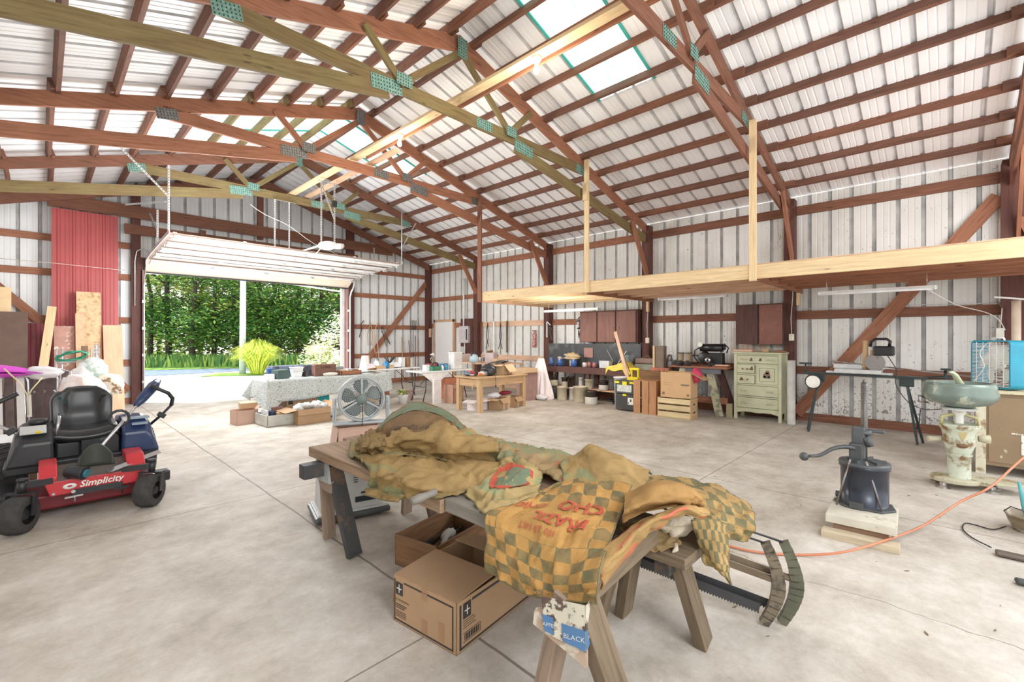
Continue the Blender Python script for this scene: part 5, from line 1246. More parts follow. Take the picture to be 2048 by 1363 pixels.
boxy('storage_case', (3.45, 9.20, z), (.92, .30, .21), mat('blue_grey_case', (.14, .17, .24), rough=.4, c2=(.05, .05, .08), cut=.55, sc2=12), 'long blue grey case at the back of the cloth-covered table', 'case')
boxy('dark_green_box', (3.05, 8.82, z), (.22, .22, .16), mat('dark_green_card', (.07, .12, .11)), 'dark green square box near the left end of the cloth-covered table', 'box', .2)
boxy('small_blue_tin', (2.93, 9.0, z), (.10, .1, .18), mat('blue_tin', (.03, .10, .30)), 'small blue tin behind the dark green box', 'tin')
boxy('white_carton', (2.86, 8.82, z), (.13, .16, .09), M_opw, 'small white carton at the left corner of the cloth-covered table', 'carton')
T = thing('white_basket', 'white ribbed plastic basket beside the dark green box', 'basket', (3.38, 8.95, z))
mb = MB(); mb.lathe([(.10, 0), (.135, .18), (.145, .18), (.145, .19), (.13, .19), (.09, .01)], (0, 0, 0), 4, RZ(R(45)), sm=False); part('basket_shell', mb, M_opw, T)
mb = MB(); mb.b6(-.10, .10, -.10, -.097, .10, .11); part('rim_band', mb, M_heat, T)
boxy('black_binder', (3.55, 9.0, z), (.05, .22, .20), M_blk, 'narrow black binder between the white basket and the brown crate', 'binder')
T = thing('brown_crate', 'brown stenciled crate standing on the cloth-covered table', 'crate', (3.86, 8.84, z))
mb = MB(); mb.b6(-.21, .21, -.09, .09, 0, .23); part('crate_body', mb, wood('crate_brown', (.22, .115, .085), dark=.6), T, bevel=.015)
V, F = text_mesh('41170016', .05, RX(R(90)), (0, -.092, .175), bold=.001); mb = MB(); mb.add(V, F); part('stencil_number', mb, M_prt, T)
mb = MB(); mb.tube([(-.05, 0, .23), (-.04, 0, .255), (.04, 0, .255), (.05, 0, .23)], .009, 6); part('handle', mb, M_blk, T)
mb = MB(); mb.blob((3.92, 8.68, z+.035), (.30, .09, .07), 18, .3, 3); solo('crumpled_paper', mb, mat('cream_paper', (.75, .70, .60)), 'crumpled cream paper in front of the brown crate', 'paper')
boxy('grey_radio', (4.22, 9.02, z), (.20, .14, .16), mat('grey_green_plastic', (.30, .34, .34)), 'small grey green case right of the brown crate', 'case')
T = cardbox('wooden_tray', 'shallow reddish wooden tray on the cloth-covered table', (4.35, 8.78, z), 0, .42, .22, .085, wood('tray_red_wood', (.40, .17, .09)), th=.01)
for k in range(3): boxy('small_box', (4.22+.13*k, 8.80, z+.011), (.10, .12, .09+.02*(k % 2)), (M_card2, M_heat, M_drw)[k], ('little tan box', 'little grey box', 'little brown box')[k]+' standing inside the reddish wooden tray', 'box')
for k in range(5): boxy('paper_stack', (4.72+.10*(k % 3), 8.80+.12*(k % 2), z+.012*k), (.24, .20, .011), (M_opw, mat('green_paper', (.5, .58, .55)), M_card2)[k % 3], 'loose %s sheets piled at the right end of the cloth-covered table, %s layer' % (('white', 'greenish', 'tan')[k % 3], ('bottom', 'second', 'third', 'fourth', 'top')[k]), 'papers', k*.35)
mb = MB(); mb.tube([(4.80, 8.85, z+.07), (4.88, 8.8, z+.09), (4.98, 8.83, z+.08)], .022, 8); solo('dark_tool', mb, M_drw, 'dark handled tool lying on the papers', 'tool')
# --- boxes on the floor in front of it
pF = atZ(534, 855); rz = .10
T = cardbox('wooden_crate', 'low weathered grey wooden crate full of books on the floor', (pF.x+.22, pF.y+.28, 0), .04, .46, .56, .19, mat('weathered_grey_wood', (.52, .52, .46), rough=.7, var=.15, sc=4), th=.014)
mb = MB(); mb.tube([(.08+.025*math.cos(a), -.285, .10+.018*math.sin(a)) for a in [k/10*6.283 for k in range(10)]], .003, 4, closed=True); part('ring_pull', mb, M_heat, T)
bx = pF.x+.22; by = pF.y+.28
for k, (dx, dy, d, m, lb) in enumerate(((-.16, .02, (.035, .26, .24), M_opw, 'thin white book upright in the grey wooden crate'), (-.08, .0, (.06, .24, .22), M_mnavy, 'navy blue folder upright in the grey wooden crate'), (.04, .08, (.18, .16, .27), wood('book_brown', (.22, .12, .10), knots=False), 'large brown box file standing in the grey wooden crate'), (.10, -.15, (.24, .10, .20), M_card2, 'tan card sleeve leaning at the front of the grey wooden crate'), (.17, .12, (.05, .2, .22), mat('pale_blue', (.30, .48, .70)), 'pale blue folder at the right of the grey wooden crate'))):
    boxy('book', (bx+dx, by+dy, .016), d, m, lb, 'book')
cardbox('cardboard_box', 'small pinkish cardboard box left of the grey wooden crate', (pF.x-.14, pF.y+.72, 0), .1, .34, .30, .24, M_card3, [('x+', .10, 40)])
boxy('cardboard_box', (pF.x+.04, pF.y+.85, .245), (.42, .24, .10), M_card2, 'flat tan carton lying across the small pinkish box', 'box', -.1)
pB = atZ(594, 851)
T = cardbox('cardboard_box', 'open brown cardboard box with crumpled newspaper, right of the grey crate', (pB.x+.30, pB.y+.27, 0), .02, .58, .50, .26, M_card, [('y-', .10, 160), ('x-', .20, 100), ('x+', .14, 60)])
mb = MB(); mb.b6(-.22, -.03, -.2525, -.251, .17, .23); part('white_label', mb, mat('pinkish_label', (.62, .45, .38)), T)
for k in range(7):
    mb = MB(); mb.blob((pB.x+.10+.075*k, pB.y+.22+.1*(k % 2), .25+.02*(k % 3)), (.20, .2, .12), 14, .45, 4, seed=k); solo('newspaper_wad', mb, mat('newspaper', (.62, .62, .60), c2=(.35, .36, .38), cut=.58, sc2=20), 'crumpled newspaper wad filling the open brown box', 'newspaper', 'newspaper wads in the open box')
T = cardbox('cardboard_box', 'tall brown cardboard box with black band standing behind the newspaper box', (pB.x+.34, pB.y+.85, 0), .02, .56, .40, .50, M_card, [('x-', .26, 112), ('y-', .10, 178)])
mb = MB(); y = -.2015; mb.b6(-.27, .27, y, y+.001, .36, .372); mb.b6(-.25, -.17, y, y+.001, .28, .35); mb.b6(.19, .2, y, y+.001, .26, .35); mb.b6(.22, .23, y, y+.001, .26, .35); mb.b6(.262, .27, y, y+.001, .1, .37); part('printed_border', mb, M_prt, T)
boxy('teal_box', (pB.x+.82, pB.y+1.0, 0), (.26, .26, .40), mat('teal_orange_print', (.0, .34, .36), c2=(.75, .30, .05), cut=.6, sc2=6), 'teal and orange printed box between the brown boxes and the fan', 'box')
boxy('blue_tub', (pB.x-.16, pB.y+.62, .0), (.20, .24, .28), mat('light_blue_plastic', (.25, .45, .72)), 'light blue plastic tub between the grey crate and newspaper box', 'tub')
mb = MB(); mb.blob((pB.x+.80, pB.y+.5, .06), (.28, .3, .12), 16, .5, 4, seed=4); solo('plastic_wrap', mb, mat('clear_wrap', (.62, .68, .70), rough=.3), 'crumpled clear plastic wrap on the floor by the fan', 'plastic wrap')
# --- drum fan on a cardboard box
FX, FY = 2.98, 5.72
cardbox('cardboard_box', 'cardboard box standing on the floor under the grey fan', (FX, FY+.02, 0), -.25, .60, .38, .33, M_card3, [('x-', .24, 172), ('y-', .02, 100)])
M_fan = mat('fan_grey_plastic', (.42, .46, .47), rough=.4)
M_fanb = mat('fan_blade_grey', (.16, .20, .19), rough=.4)
Fn = thing('floor_fan', 'grey round floor fan with five dark blades on a cardboard box', 'fan', (FX+.03, FY, .34), -.42)
FR = .285; fz = .335
mb = MB(); mb.lathe([(FR-.012, -.07), (FR+.012, -.075), (FR+.022, 0), (FR+.012, .075), (FR-.012, .07), (FR-.020, 0), (FR-.012, -.07)], (0, 0, fz), 44, RX(R(90))); part('shroud', mb, M_fan, Fn)
def grill(y, m, n=11, spokes=40):
    mb = MB()
    for k in range(3, n+1):
        rr = FR*k/n*.985; mb.tube([(rr*math.cos(a), y, fz+rr*math.sin(a)) for a in [j/36*6.283 for j in range(36)]], .0016, 4, closed=True)
    for k in range(spokes):
        a = k/spokes*6.283; mb.tube([(.07*math.cos(a), y, fz+.07*math.sin(a)), (FR*math.cos(a+.25), y, fz+FR*math.sin(a+.25))], .0014, 4)
    for k in range(3):
        a = 1.57+k*2.094; mb.bar((.06*math.cos(a), y-.004, fz+.06*math.sin(a)), (FR*math.cos(a), y-.004, fz+FR*math.sin(a)), .006, .022, (-math.sin(a), 0, math.cos(a)))
    return mb
part('rear_grill', grill(.062, M_dkm, 9, 30), M_dkm, Fn); part('front_grill', grill(-.062, M_fan), M_fan, Fn)
mb = MB(); mb.lathe([(.0, -.03), (.06, -.025), (.07, 0), (.06, .04), (0, .05)], (0, -.0, fz), 24, RX(R(90))); part('blade_hub', mb, M_fanb, Fn)
mb = MB(); mb.lathe([(0, .018), (.03, .016), (.072, .006), (.075, -.004), (0, -.004)], (0, -.066, fz), 28, RX(R(90))); part('badge', mb, M_fanb, Fn)
for k in range(5):
    a0 = 1.75+k*1.2566
    def bl(u, v, a0=a0):
        rr = .055+v*.20; w_ = (.30+.75*math.sin(min(1, v*1.15)*2.3)*.8)*(1 if v < .85 else 1-(v-.85)*2.2); a = a0+(u-.5)*w_*1.15-.18*v
        return Vector((rr*math.cos(a), .03*(u-.5)*2*(1-.3*v), fz+rr*math.sin(a)))
    mb = MB(); mb.grid(bl, 8, 10); part('blade', mb, M_fanb, Fn, solid=.004)
mb = MB(); pts = [(-FR-.045, 0, fz+.02), (-FR-.05, 0, .25), (-FR-.055, 0, .06), (-FR-.02, 0, .02), (0, 0, .012), (FR+.02, 0, .02), (FR+.055, 0, .06), (FR+.05, 0, .25), (FR+.045, 0, fz+.02)]
for a, b_ in zip(pts, pts[1:]):
    mb.bar(a, b_, .10, .035, (0, 0, 1) if abs(a[0]-b_[0]) > abs(a[2]-b_[2]) else (1, 0, 0))
mb.b6(-FR-.08, FR+.08, -.09, .09, 0, .035); mb.b6(-FR-.08, -FR-.03, -.05, .05, .03, .36); mb.b6(FR+.03, FR+.08, -.05, .05, .03, .36)
part('stand', mb, M_fan, Fn, bevel=.012)
mb = MB(); mb.tube([(0, -.07, fz-.02), (.01, -.09, .15), (0, -.12, -.02), (.02, -.11, -.18)], .005, 6); part('power_cord', mb, M_dkm, Fn)
mb = MB(); mb.b6(-.045, .045, -.06, .05, fz+FR-.01, fz+FR+.035); part('control_housing', mb, M_fan, Fn, bevel=.01)
# --- two white folding tables behind
def foldtable(x0, x1, y0, y1, z, lb):
    T = thing('folding_table', lb, 'table', ((x0+x1)/2, (y0+y1)/2, 0), group=None)
    mb = MB(); mb.b6(x0, x1, y0, y1, z-.035, z); part('tabletop', mb, M_opw, T, world=True, bevel=.01)
    for x in (x0+.18, x1-.18):
        for y in (y0+.10, y1-.10):
            mb = MB(); mb.tube([(x, y, z-.03), (x, y, .30), (x+(.08 if x > (x0+x1)/2 else -.08), y, .012)], .012, 7); part('leg', mb, M_dkm, T, world=True)
        mb = MB(); mb.cyl((x, y0+.1, .35), (x, y1-.1, .35), .010, seg=6); mb.cyl((x, (y0+y1)/2, .4), (x+(.35 if x < (x0+x1)/2 else -.35), (y0+y1)/2, z-.04), .008, seg=6); part('leg_brace', mb, M_dkm, T, world=True)
foldtable(5.2, 6.75, 9.75, 10.45, .74, 'white folding table behind the fan near the corner')
foldtable(5.95, 7.45, 8.55, 9.20, .72, 'white folding table left of the wooden workbench')
z = .745
def jug(c, r_, h, m, lb, cat='jug', cap=None):
    T = thing('jug', lb, cat, c); mb = MB(); mb.lathe([(0, 0), (r_, 0), (r_, h*.7), (r_*.45, h*.88), (r_*.35, h), (0, h)], (0, 0, 0), 18); part('bottle', mb, m, T)
    mb = MB(); mb.cyl((0, 0, h), (0, 0, h+.02), r_*.38, seg=12); part('cap', mb, cap or M_blue, T); return T
M_gls = mat('milky_plastic', (.84, .85, .90), rough=.3)
mb = MB(); mb.grid(bagsurf((5.50, 10.35, .0), .30, 1.05, .22, 6, .05), 30, 18); solo('paper_sack', mb, mat('paper_sack_print', (.80, .72, .68), c2=(.55, .2, .2), cut=.68, sc2=14), 'tall upright paper sack with red print by the door post', 'sack')
jug((5.62, 9.92, z), .07, .20, M_gls, 'milky white jug at the left end of the corner folding table'); jug((5.82, 9.85, z), .08, .17, mat('blue_plastic', (.02, .22, .48), rough=.3), 'blue plastic jug at the front of the corner folding table')
jug((5.74, 10.15, z), .06, .22, M_gls, 'milky white bottle behind the blue jug')
boxy('card_tray', (5.75, 9.83, .741), (.50, .09, .08), M_card2, 'long flat tan carton along the front edge of the corner folding table', 'box')
cardbox('dish_rack', 'white wire dish rack on the corner folding table', (6.15, 10.1, z), 0, .36, .28, .12, M_opw, th=.01)
mb = MB(); r = random.Random(5)
for k in range(8): a = r.random()*6.28; mb.tube([(6.1, 10.15, z+.10), (6.1+.15*math.cos(a), 10.15+.1*math.sin(a), z+.26)], .012, 6)
solo('dark_utensils', mb, M_dkm, 'bunch of dark utensils standing in the white dish rack', 'utensils')
boxy('white_canister', (6.42, 10.1, z), (.12, .12, .24), M_opw, 'white canister right of the dish rack', 'canister'); boxy('dark_book', (6.55, 10.05, z), (.06, .2, .24), M_drw, 'dark brown book standing at the right end of the corner table', 'book')
boxy('white_canister', (6.66, 10.1, z), (.08, .1, .22), M_opw, 'narrow white canister behind the dark brown book', 'canister')
boxy('pale_carton', (5.42, 9.95, z), (.22, .2, .12), mat('pale_lilac', (.80, .74, .80)), 'pale lilac carton at the left edge of the corner table', 'carton')
z = .723
T = cardbox('green_saw_case', 'green tool case with a black arched handle on the folding table', (6.42, 8.70, z), .1, .26, .16, .10, mat('green_metal', (.05, .22, .12)), th=.01)
mb = MB(); mb.tube([(-.10, 0, .09), (-.09, 0, .16), (0, 0, .19), (.09, 0, .16), (.10, 0, .09)], .018, 8); part('handle', mb, M_blk, T)
jug((6.62, 8.68, z), .04, .12, M_gls, 'small white bottle right of the green case', 'bottle'); jug((6.72, 8.66, z), .045, .14, mat('blue_bottle', (.05, .30, .45), rough=.3), 'small blue bottle beside the tall white bin', 'bottle')
boxy('blue_carton', (6.78, 8.85, z), (.22, .12, .14), mat('blue_card', (.08, .20, .38)), 'blue carton behind the bottles on the folding table', 'carton')
boxy('white_carton', (6.25, 8.80, z), (.12, .14, .13), M_opw, 'white carton left of the green case', 'carton')
boxy('red_carton', (6.6, 9.05, z), (.30, .14, .14), mat('wine_card', (.40, .08, .10)), 'wine red carton at the back of the folding table', 'carton')
T = thing('waste_bin', 'tall ribbed white bin standing on the folding table', 'bin', (7.10, 8.78, z)); mb = MB()
mb.prism([(-.13, -.11), (.13, -.11), (.15, 0), (.13, .11), (-.13, .11), (-.15, 0)], 0, .40); part('bin_body', mb, mat('white_plastic_bin', (.72, .72, .70), rough=.4), T, bevel=.015)
mb = MB(); mb.prism([(-.14, -.12), (.14, -.12), (.16, 0), (.14, .12), (-.14, .12), (-.16, 0)], .38, .41); part('rim', mb, M_opw, T, bevel=.008)
T = thing('desk_lamp', 'small chrome desk lamp with grey shade on the folding table', 'lamp', (6.62, 9.12, z)); mb = MB(); mb.lathe([(0, 0), (.07, 0), (.06, .02), (0, .025)], (0, 0, 0), 18); part('base', mb, M_chrome, T)
mb = MB(); mb.tube([(0, 0, .02), (.05, 0, .12), (-.02, 0, .24), (.03, 0, .33)], .007, 6); part('arm', mb, M_chrome, T); mb = MB(); mb.lathe([(.02, .05), (.03, .04), (.075, -.02), (.07, -.022), (.02, .03)], (.05, 0, .34), 18, RY(.5)); part('shade', mb, M_heat, T)
# cloth, boxes, plant beneath
mb = MB(); mb.add([(5.95, 8.56, .68), (6.75, 8.56, .68), (6.30, 8.50, .40)], [(0, 1, 2)]); solo('hanging_cloth', mb, mat('white_cloth', (.84, .82, .80)), 'white triangular cloth corner hanging from the folding table', 'cloth', solid=.004)
boxy('white_board', (6.22, 8.35, 0), (.22, .05, .56), mat('off_white_panel', (.80, .77, .76)), 'narrow off white panel standing under the front of the folding table', 'panel', .05)
T = cardbox('cardboard_box', 'reddish brown cardboard box under the folding table with black border', (6.62, 8.25, 0), .12, .34, .30, .42, mat('cardboard_reddish', (.50, .28, .20), rough=.8), [('y-', .09, 165), ('x+', .08, 120)])
mb = MB(); mb.b6(-.15, -.145, -.153, -.151, .02, .33); mb.b6(-.15, .15, -.153, -.151, .325, .33); mb.b6(.09, .15, -.153, -.151, .03, .07); part('printed_border', mb, M_prt, T)
T = thing('potted_plant', 'yellowing potted plant on the floor beneath the folding tables', 'plant', (5.72, 8.95, 0)); mb = MB(); mb.lathe([(0, 0), (.09, 0), (.12, .18), (.13, .2), (.11, .2), (0, .17)], (0, 0, 0), 18); part('pot', mb, M_opw, T)
mb = MB(); r = random.Random(2)
for k in range(70):
    a = r.random()*6.28; q = Vector((math.cos(a), math.sin(a), 0)); l = r.uniform(.08, .24); p = Vector((0, 0, .2)); tip = p+q*l+Vector((0, 0, r.uniform(-.02, .14))); s_ = Vector((-q.y, q.x, 0))*.03; mb.add([p, (p+tip)/2+s_+Vector((0, 0, .05)), tip, (p+tip)/2-s_+Vector((0, 0, .05))], [(0, 1, 2, 3)])
part('foliage', mb, leafmat('plant_leaves', (.20, .32, .10), (.50, .55, .22), (.72, .70, .38)), T)
boxy('picture_box', (6.1, 9.35, 0), (.20, .2, .26), mat('pinkish_picture', (.60, .42, .40), c2=(.25, .12, .1), cut=.55, sc2=10), 'small pinkish printed box behind the potted plant', 'box')
boxy('timber_stack', (5.7, 10.1, 0), (.55, .3, .22), M_red2, 'stack of reddish timber on the floor below the corner table', 'timber')
for k in range(5): 
    mb = MB(); mb.bar((5.3+.17*k, 10.25, .01), (5.34+.17*k, 10.6, .60), .05, .02); solo('short_board', mb, (M_drw, M_pine, M_red2)[k % 3], 'short %s board leaning under the corner table, %s from left' % (('dark', 'pale', 'reddish')[k % 3], ords[k]), 'board')
cardbox('cardboard_box', 'pale orange cardboard box under the left end of the corner table', (5.3, 9.7, 0), 0, .34, .3, .34, M_card2)
boxy('orange_case', (7.02, 8.95, .0), (.45, .3, .50), mat('orange_red_case', (.62, .22, .12)), 'orange red case standing behind the reddish cardboard box', 'case')

# --- wooden workbench with open boxes
M_bench = wood('bench_wood', (.56, .37, .20), dark=.72, c2=(.45, .27, .14))
WB = thing('workbench', 'sturdy light wooden workbench with square legs and deep apron', 'workbench', (6.7, 7.05, 0))
bx0, bx1, by0, by1, bz = 6.03, 7.37, 6.70, 7.42, .70
mb = MB(); mb.b6(bx0-.04, bx1+.04, by0-.03, by1+.03, bz-.03, bz); part('tabletop', mb, M_bench, WB, world=True, bevel=.004)
for x in (bx0+.04, bx1-.04):
    for y in (by0+.04, by1-.04):
        mb = MB(); mb.b6(x-.045, x+.045, y-.045, y+.045, 0, bz-.03); part('leg', mb, M_bench, WB, world=True, bevel=.004)
for a in ((bx0+.08, bx1-.08, by0+.01, by0+.04), (bx0+.08, bx1-.08, by1-.04, by1-.01), (bx0+.01, bx0+.04, by0+.08, by1-.08), (bx1-.04, bx1-.01, by0+.08, by1-.08)):
    mb = MB(); mb.b6(*a, bz-.19, bz-.03); part('apron', mb, M_bench, WB, world=True)
z = bz+.003
T = cardbox('cardboard_box', 'open tan cardboard box with a hanging flap on the wooden workbench', (6.92, 7.0, z), .35, .42, .34, .22, M_card2, [('y-', .20, 140), ('x+', .12, 150), ('x-', .14, 100)])
mb = MB(); mb.b6(.06, .14, -.172, -.1705, .02, .08); part('white_label', mb, M_wht, T)
mb = MB(); mb.grid(lambda u, v: Vector((6.70+u*.40, 6.85+v*.34, z+.235+.05*math.sin(u*3.1)+.02*math.sin(v*5))), 12, 10); solo('black_sheet', mb, M_blk, 'black plastic sheet lying over the open tan box', 'sheet', solid=.004)
mb = MB(); mb.blob((6.50, 6.93, z+.10), (.36, .30, .28), 22, .3, 2.4, flat=-.10, seed=3); solo('black_bag', mb, mat('black_film', (.03, .03, .035), rough=.25, bump=.4, sc=3), 'shiny black bag slumped against the open tan box', 'bag')
r = random.Random(6)
jm = [mat('junk_black', (.03, .03, .035)), mat('junk_white', (.7, .7, .72)), mat('junk_grey', (.25, .27, .3)), mat('junk_red', (.40, .04, .07)), mat('junk_orange', (.75, .22, .05)), mat('junk_blue', (.12, .18, .30)), mat('junk_yellow', (.55, .50, .1))]
jn = ['black', 'white', 'grey', 'dark red', 'orange', 'slate blue', 'olive yellow']
spots_j = ['at the front left of the workbench', 'beside the workbench corner', 'left of the shiny black bag', 'behind the shiny black bag', 'at the back left of the workbench']
for k in range(20):
    x, y = 6.06+.36*r.random(), 6.76+.5*r.random(); c = k % 7; mb = MB()
    if k == 4: c = 4; x, y = 6.12, 6.76
    if k % 3 == 0: mb.blob((x, y, z+.05), (.14, .12, .10), 12, .4, 3, seed=k, flat=-.05)
    elif k % 3 == 1: mb.tube([(x-.08, y, z+.03), (x, y+.04, z+.07), (x+.08, y-.02, z+.04)], .018, 7)
    else: mb.tube([(x+.05*math.cos(a), y+.05*math.sin(a), z+.03+.01*(k % 4)) for a in [j/10*6.28 for j in range(10)]], .012, 6, closed=True)
    solo('power_tool_part' if k % 3 else 'rag_bundle', mb, jm[c], 'small %s odd piece among the clutter %s' % (jn[c], spots_j[k % 5]), 'clutter', 'clutter at the left end of the workbench')
mb = MB(); mb.tube([(6.42, 6.66, z+.02), (6.43, 6.655, z-.10), (6.43, 6.655, z-.17)], .005, 6); mb.cyl((6.43, 6.655, z-.17), (6.43, 6.655, z-.22), .014, seg=8); solo('hanging_plug', mb, M_blk, 'black plug dangling from the front of the wooden workbench', 'plug')
# under and behind the workbench
for i, (x, y, l, w_, h, rz, lb, fl) in enumerate(((6.62, 6.78, .30, .28, .24, .2, 'open cardboard box with white sticker under the middle of the workbench', [('y-', .13, 135), ('x-', .1, 110)]), (6.86, 6.9, .22, .3, .26, .3, 'tall tan cardboard box in the middle under the workbench', []), (7.12, 6.85, .30, .28, .22, .25, 'open cardboard box with folded flap at the right under the workbench', [('y-', .12, 140), ('x+', .08, 120)]))):
    T = cardbox('cardboard_box', lb, (x, y, 0), rz, l, w_, h, M_card if i != 1 else M_card2, fl)
    mb = MB(); mb.b6(-.02, .025, -w_/2-.001, -w_/2, 0, h-.01); part('packing_tape', mb, mat('tape_tan', (.66, .52, .36), rough=.3), T)
mb = MB(); mb.blob((6.60, 6.90, .29), (.30, .26, .14), 18, .4, 3, seed=8); solo('plastic_bag', mb, mat('white_film_bag', (.86, .83, .86), rough=.3), 'white plastic bag bulging from the box under the workbench', 'bag')
mb = MB(); mb.blob((7.0, 6.95, .30), (.34, .2, .08), 16, .3, 3, seed=9); solo('red_cloth', mb, jm[3], 'dark red cloth on top of the boxes under the workbench', 'cloth')
T = cardbox('white_box', 'white cardboard box with open flap at the left under the workbench', (6.30, 7.05, 0), .25, .36, .30, .22, mat('pinkish_white_card', (.80, .70, .68)), [('x-', .2, 100), ('y-', .15, 95)])
boxy('low_cabinet', (8.15, 7.35, 0), (.36, .36, .66), mat('dusky_brown_carton', (.36, .22, .19)), 'brown carton stack behind the right end of the workbench', 'carton')
boxy('flat_carton', (8.0, 7.3, .665), (.5, .4, .10), M_card2, 'flat tan carton on top of the brown carton stack', 'carton')
boxy('tan_carton', (7.95, 8.15, .86), (.26, .16, .11), M_card2, 'small tan carton on the back shelf behind the workbench', 'carton')
# back counter along the wall by the saws
T = thing('back_counter', 'narrow pale counter along the wall behind the workbench', 'counter', (8.4, 8.9, 0)); mb = MB(); mb.b6(7.9, 8.75, 8.0, 10.0, .80, .84); part('countertop', mb, M_pale, T, world=True)
for x in (7.95, 8.7):
    for y in (8.05, 9.95): mb = MB(); mb.b6(x-.03, x+.03, y-.03, y+.03, 0, .80); part('leg', mb, M_pine, T, world=True)
T = thing('metal_case', 'greyish pink metal case under a small model boat', 'case', (8.2, 8.65, .843), .5); mb = MB(); mb.b6(-.2, .2, -.12, .12, 0, .26); part('case_body', mb, mat('mauve_grey_metal', (.55, .46, .45), rough=.4), T, bevel=.01)
mb = MB(); mb.b6(-.08, .08, -.125, -.12, .04, .08); mb.cyl((.14, -.12, .17), (.14, -.135, .17), .018, seg=10); part('front_slot', mb, M_blk, T)
T = thing('model_boat', 'small wooden model sailboat on the pink grey case', 'model boat', (8.15, 8.65, 1.105), .5); mb = MB(); mb.prism([(-.18, .05), (.18, .05), (.14, 0), (-.15, 0)], -.03, .03, RX(R(90))); part('hull', mb, M_drw, T)
mb = MB(); mb.cyl((.03, 0, .05), (.03, 0, .34), .004, seg=6); part('mast', mb, M_oldw, T); mb = MB(); mb.add([(.025, 0, .07), (-.15, 0, .07), (.025, 0, .33)], [(0, 1, 2)]); mb.add([(.04, 0, .08), (.10, 0, .08), (.04, 0, .28)], [(0, 1, 2)]); part('sail', mb, mat('cream_sail', (.80, .76, .66)), T, solid=.003)
T = thing('stand_fan', 'light blue small appliance with curved black handle left of the metal case', 'appliance', (7.95, 9.05, .843)); mb = MB(); mb.lathe([(0, 0), (.13, 0), (.12, .12), (.07, .2), (0, .22)], (0, 0, 0), 20); part('housing', mb, mat('pale_blue_enamel', (.50, .68, .75), rough=.3), T)
mb = MB(); mb.tube([(-.09, 0, .12), (-.08, 0, .26), (0, 0, .32), (.08, 0, .26), (.1, 0, .1)], .014, 7); part('handle', mb, M_dkm, T)
boxy('pink_board', (8.1, 9.6, .843), (.5, .06, .20), mat('pale_pink_panel', (.82, .68, .62)), 'pale pink panel propped on the back counter', 'panel', .3)
for k in range(6):
    mb = MB(); y = 9.0+.16*k; mb.lathe([(0, 0), (.035, 0), (.035, .08), (.02, .1), (0, .1)], (8.55, y, .843), 12); solo('paint_jar', mb, (M_opw, M_heat, jm[5])[k % 3], '%s small %s jar at the rear edge of the back counter' % (ords[k], ('white', 'grey', 'slate')[k % 3]), 'jar')
# white drapery at the bench end
def drap(u, v):
    a = (u-.5); w_ = .08+.36*v; k = .035*v*math.sin(u*34+2*mnoise.noise(Vector((u*5, v*2, 0)))); return Vector((8.62-.10*v-.25*(.25-a*a)*v*2+k, 7.30+a*w_*2.2, .98-.96*v-.04*math.sin(u*6)*v))
mb = MB(); mb.grid(drap, 80, 30); solo('hanging_drapery', mb, mat('white_pink_drape', (.86, .80, .80), rough=.8, var=.06, sc=2, c2=(.74, .38, .42), cut=.62, sc2=2.2, soft=.1), 'white cloth with pink stripes gathered and hanging from the dark bench end', 'drapery', solid=.004)
mb = MB(); mb.blob((8.35, 7.05, .07), (.30, .30, .14), 16, .3, 3, flat=-.07); solo('cloth_bundle', mb, M_opw, 'white bundle on the floor at the foot of the hanging drapery', 'cloth')
mb = MB(); mb.blob((8.25, 7.55, .06), (.16, .16, .12), 12, .2, flat=-.06); solo('terracotta_pot', mb, mat('terracotta', (.48, .20, .13)), 'small reddish pot on the floor left of the hanging drapery', 'pot')
# ================================================================ RIGHT WALL
# --- side door and electrics
D2 = thing('door_2', None, None, (XR-.03, 12.4, 0)); D2['kind'] = 'structure'
mb = MB(); mb.b6(XR-.06, XR-.01, 11.95, 12.92, .02, 2.02); part('door_leaf', mb, mat('door_white', (.90, .90, .90), rough=.4, var=.02), D2, world=True)
mb = MB(); mb.b6(XR-.08, XR-.005, 12.92, 13.0, 0, 2.1); mb.b6(XR-.08, XR-.005, 11.87, 11.95, 0, 2.1); mb.b6(XR-.08, XR-.005, 11.87, 13.0, 2.02, 2.1); part('door_frame', mb, M_pine2, D2, world=True)
mb = MB(); mb.cyl((XR-.06, 12.02, 1.0), (XR-.11, 12.02, 1.0), .03, seg=12); part('door_knob', mb, M_chrome, D2, world=True)
T = thing('breaker_box', 'grey electric service panel beside the white side door', 'electric panel', (XR-.09, 11.35, 1.45))
mb = MB(); mb.b6(XR-.15, XR-.05, 11.08, 11.52, 1.32, 1.86); part('cabinet', mb, mat('panel_grey', (.62, .58, .60), rough=.4), T, world=True, bevel=.006)
mb = MB(); mb.b6(XR-.156, XR-.15, 11.12, 11.18, 1.42, 1.76); part('dark_slot', mb, M_dkm, T, world=True)
mb = MB(); mb.b6(XR-.06, XR-.045, 10.95, 11.55, .92, 2.1); part('backboard', mb, M_dk, T, world=True)
mb = MB(); mb.cyl((XR-.1, 11.35, 1.86), (XR-.1, 11.35, 3.4), .028, seg=10); mb.cyl((XR-.1, 11.3, .9), (XR-.1, 11.3, 1.32), .02, seg=10); part('conduit', mb, M_opw, T, world=True)
boxy('junction_box', (XR-.1, 11.38, 1.0), (.09, .14, .2), M_heat, 'small grey junction box below the electric panel', 'junction box')
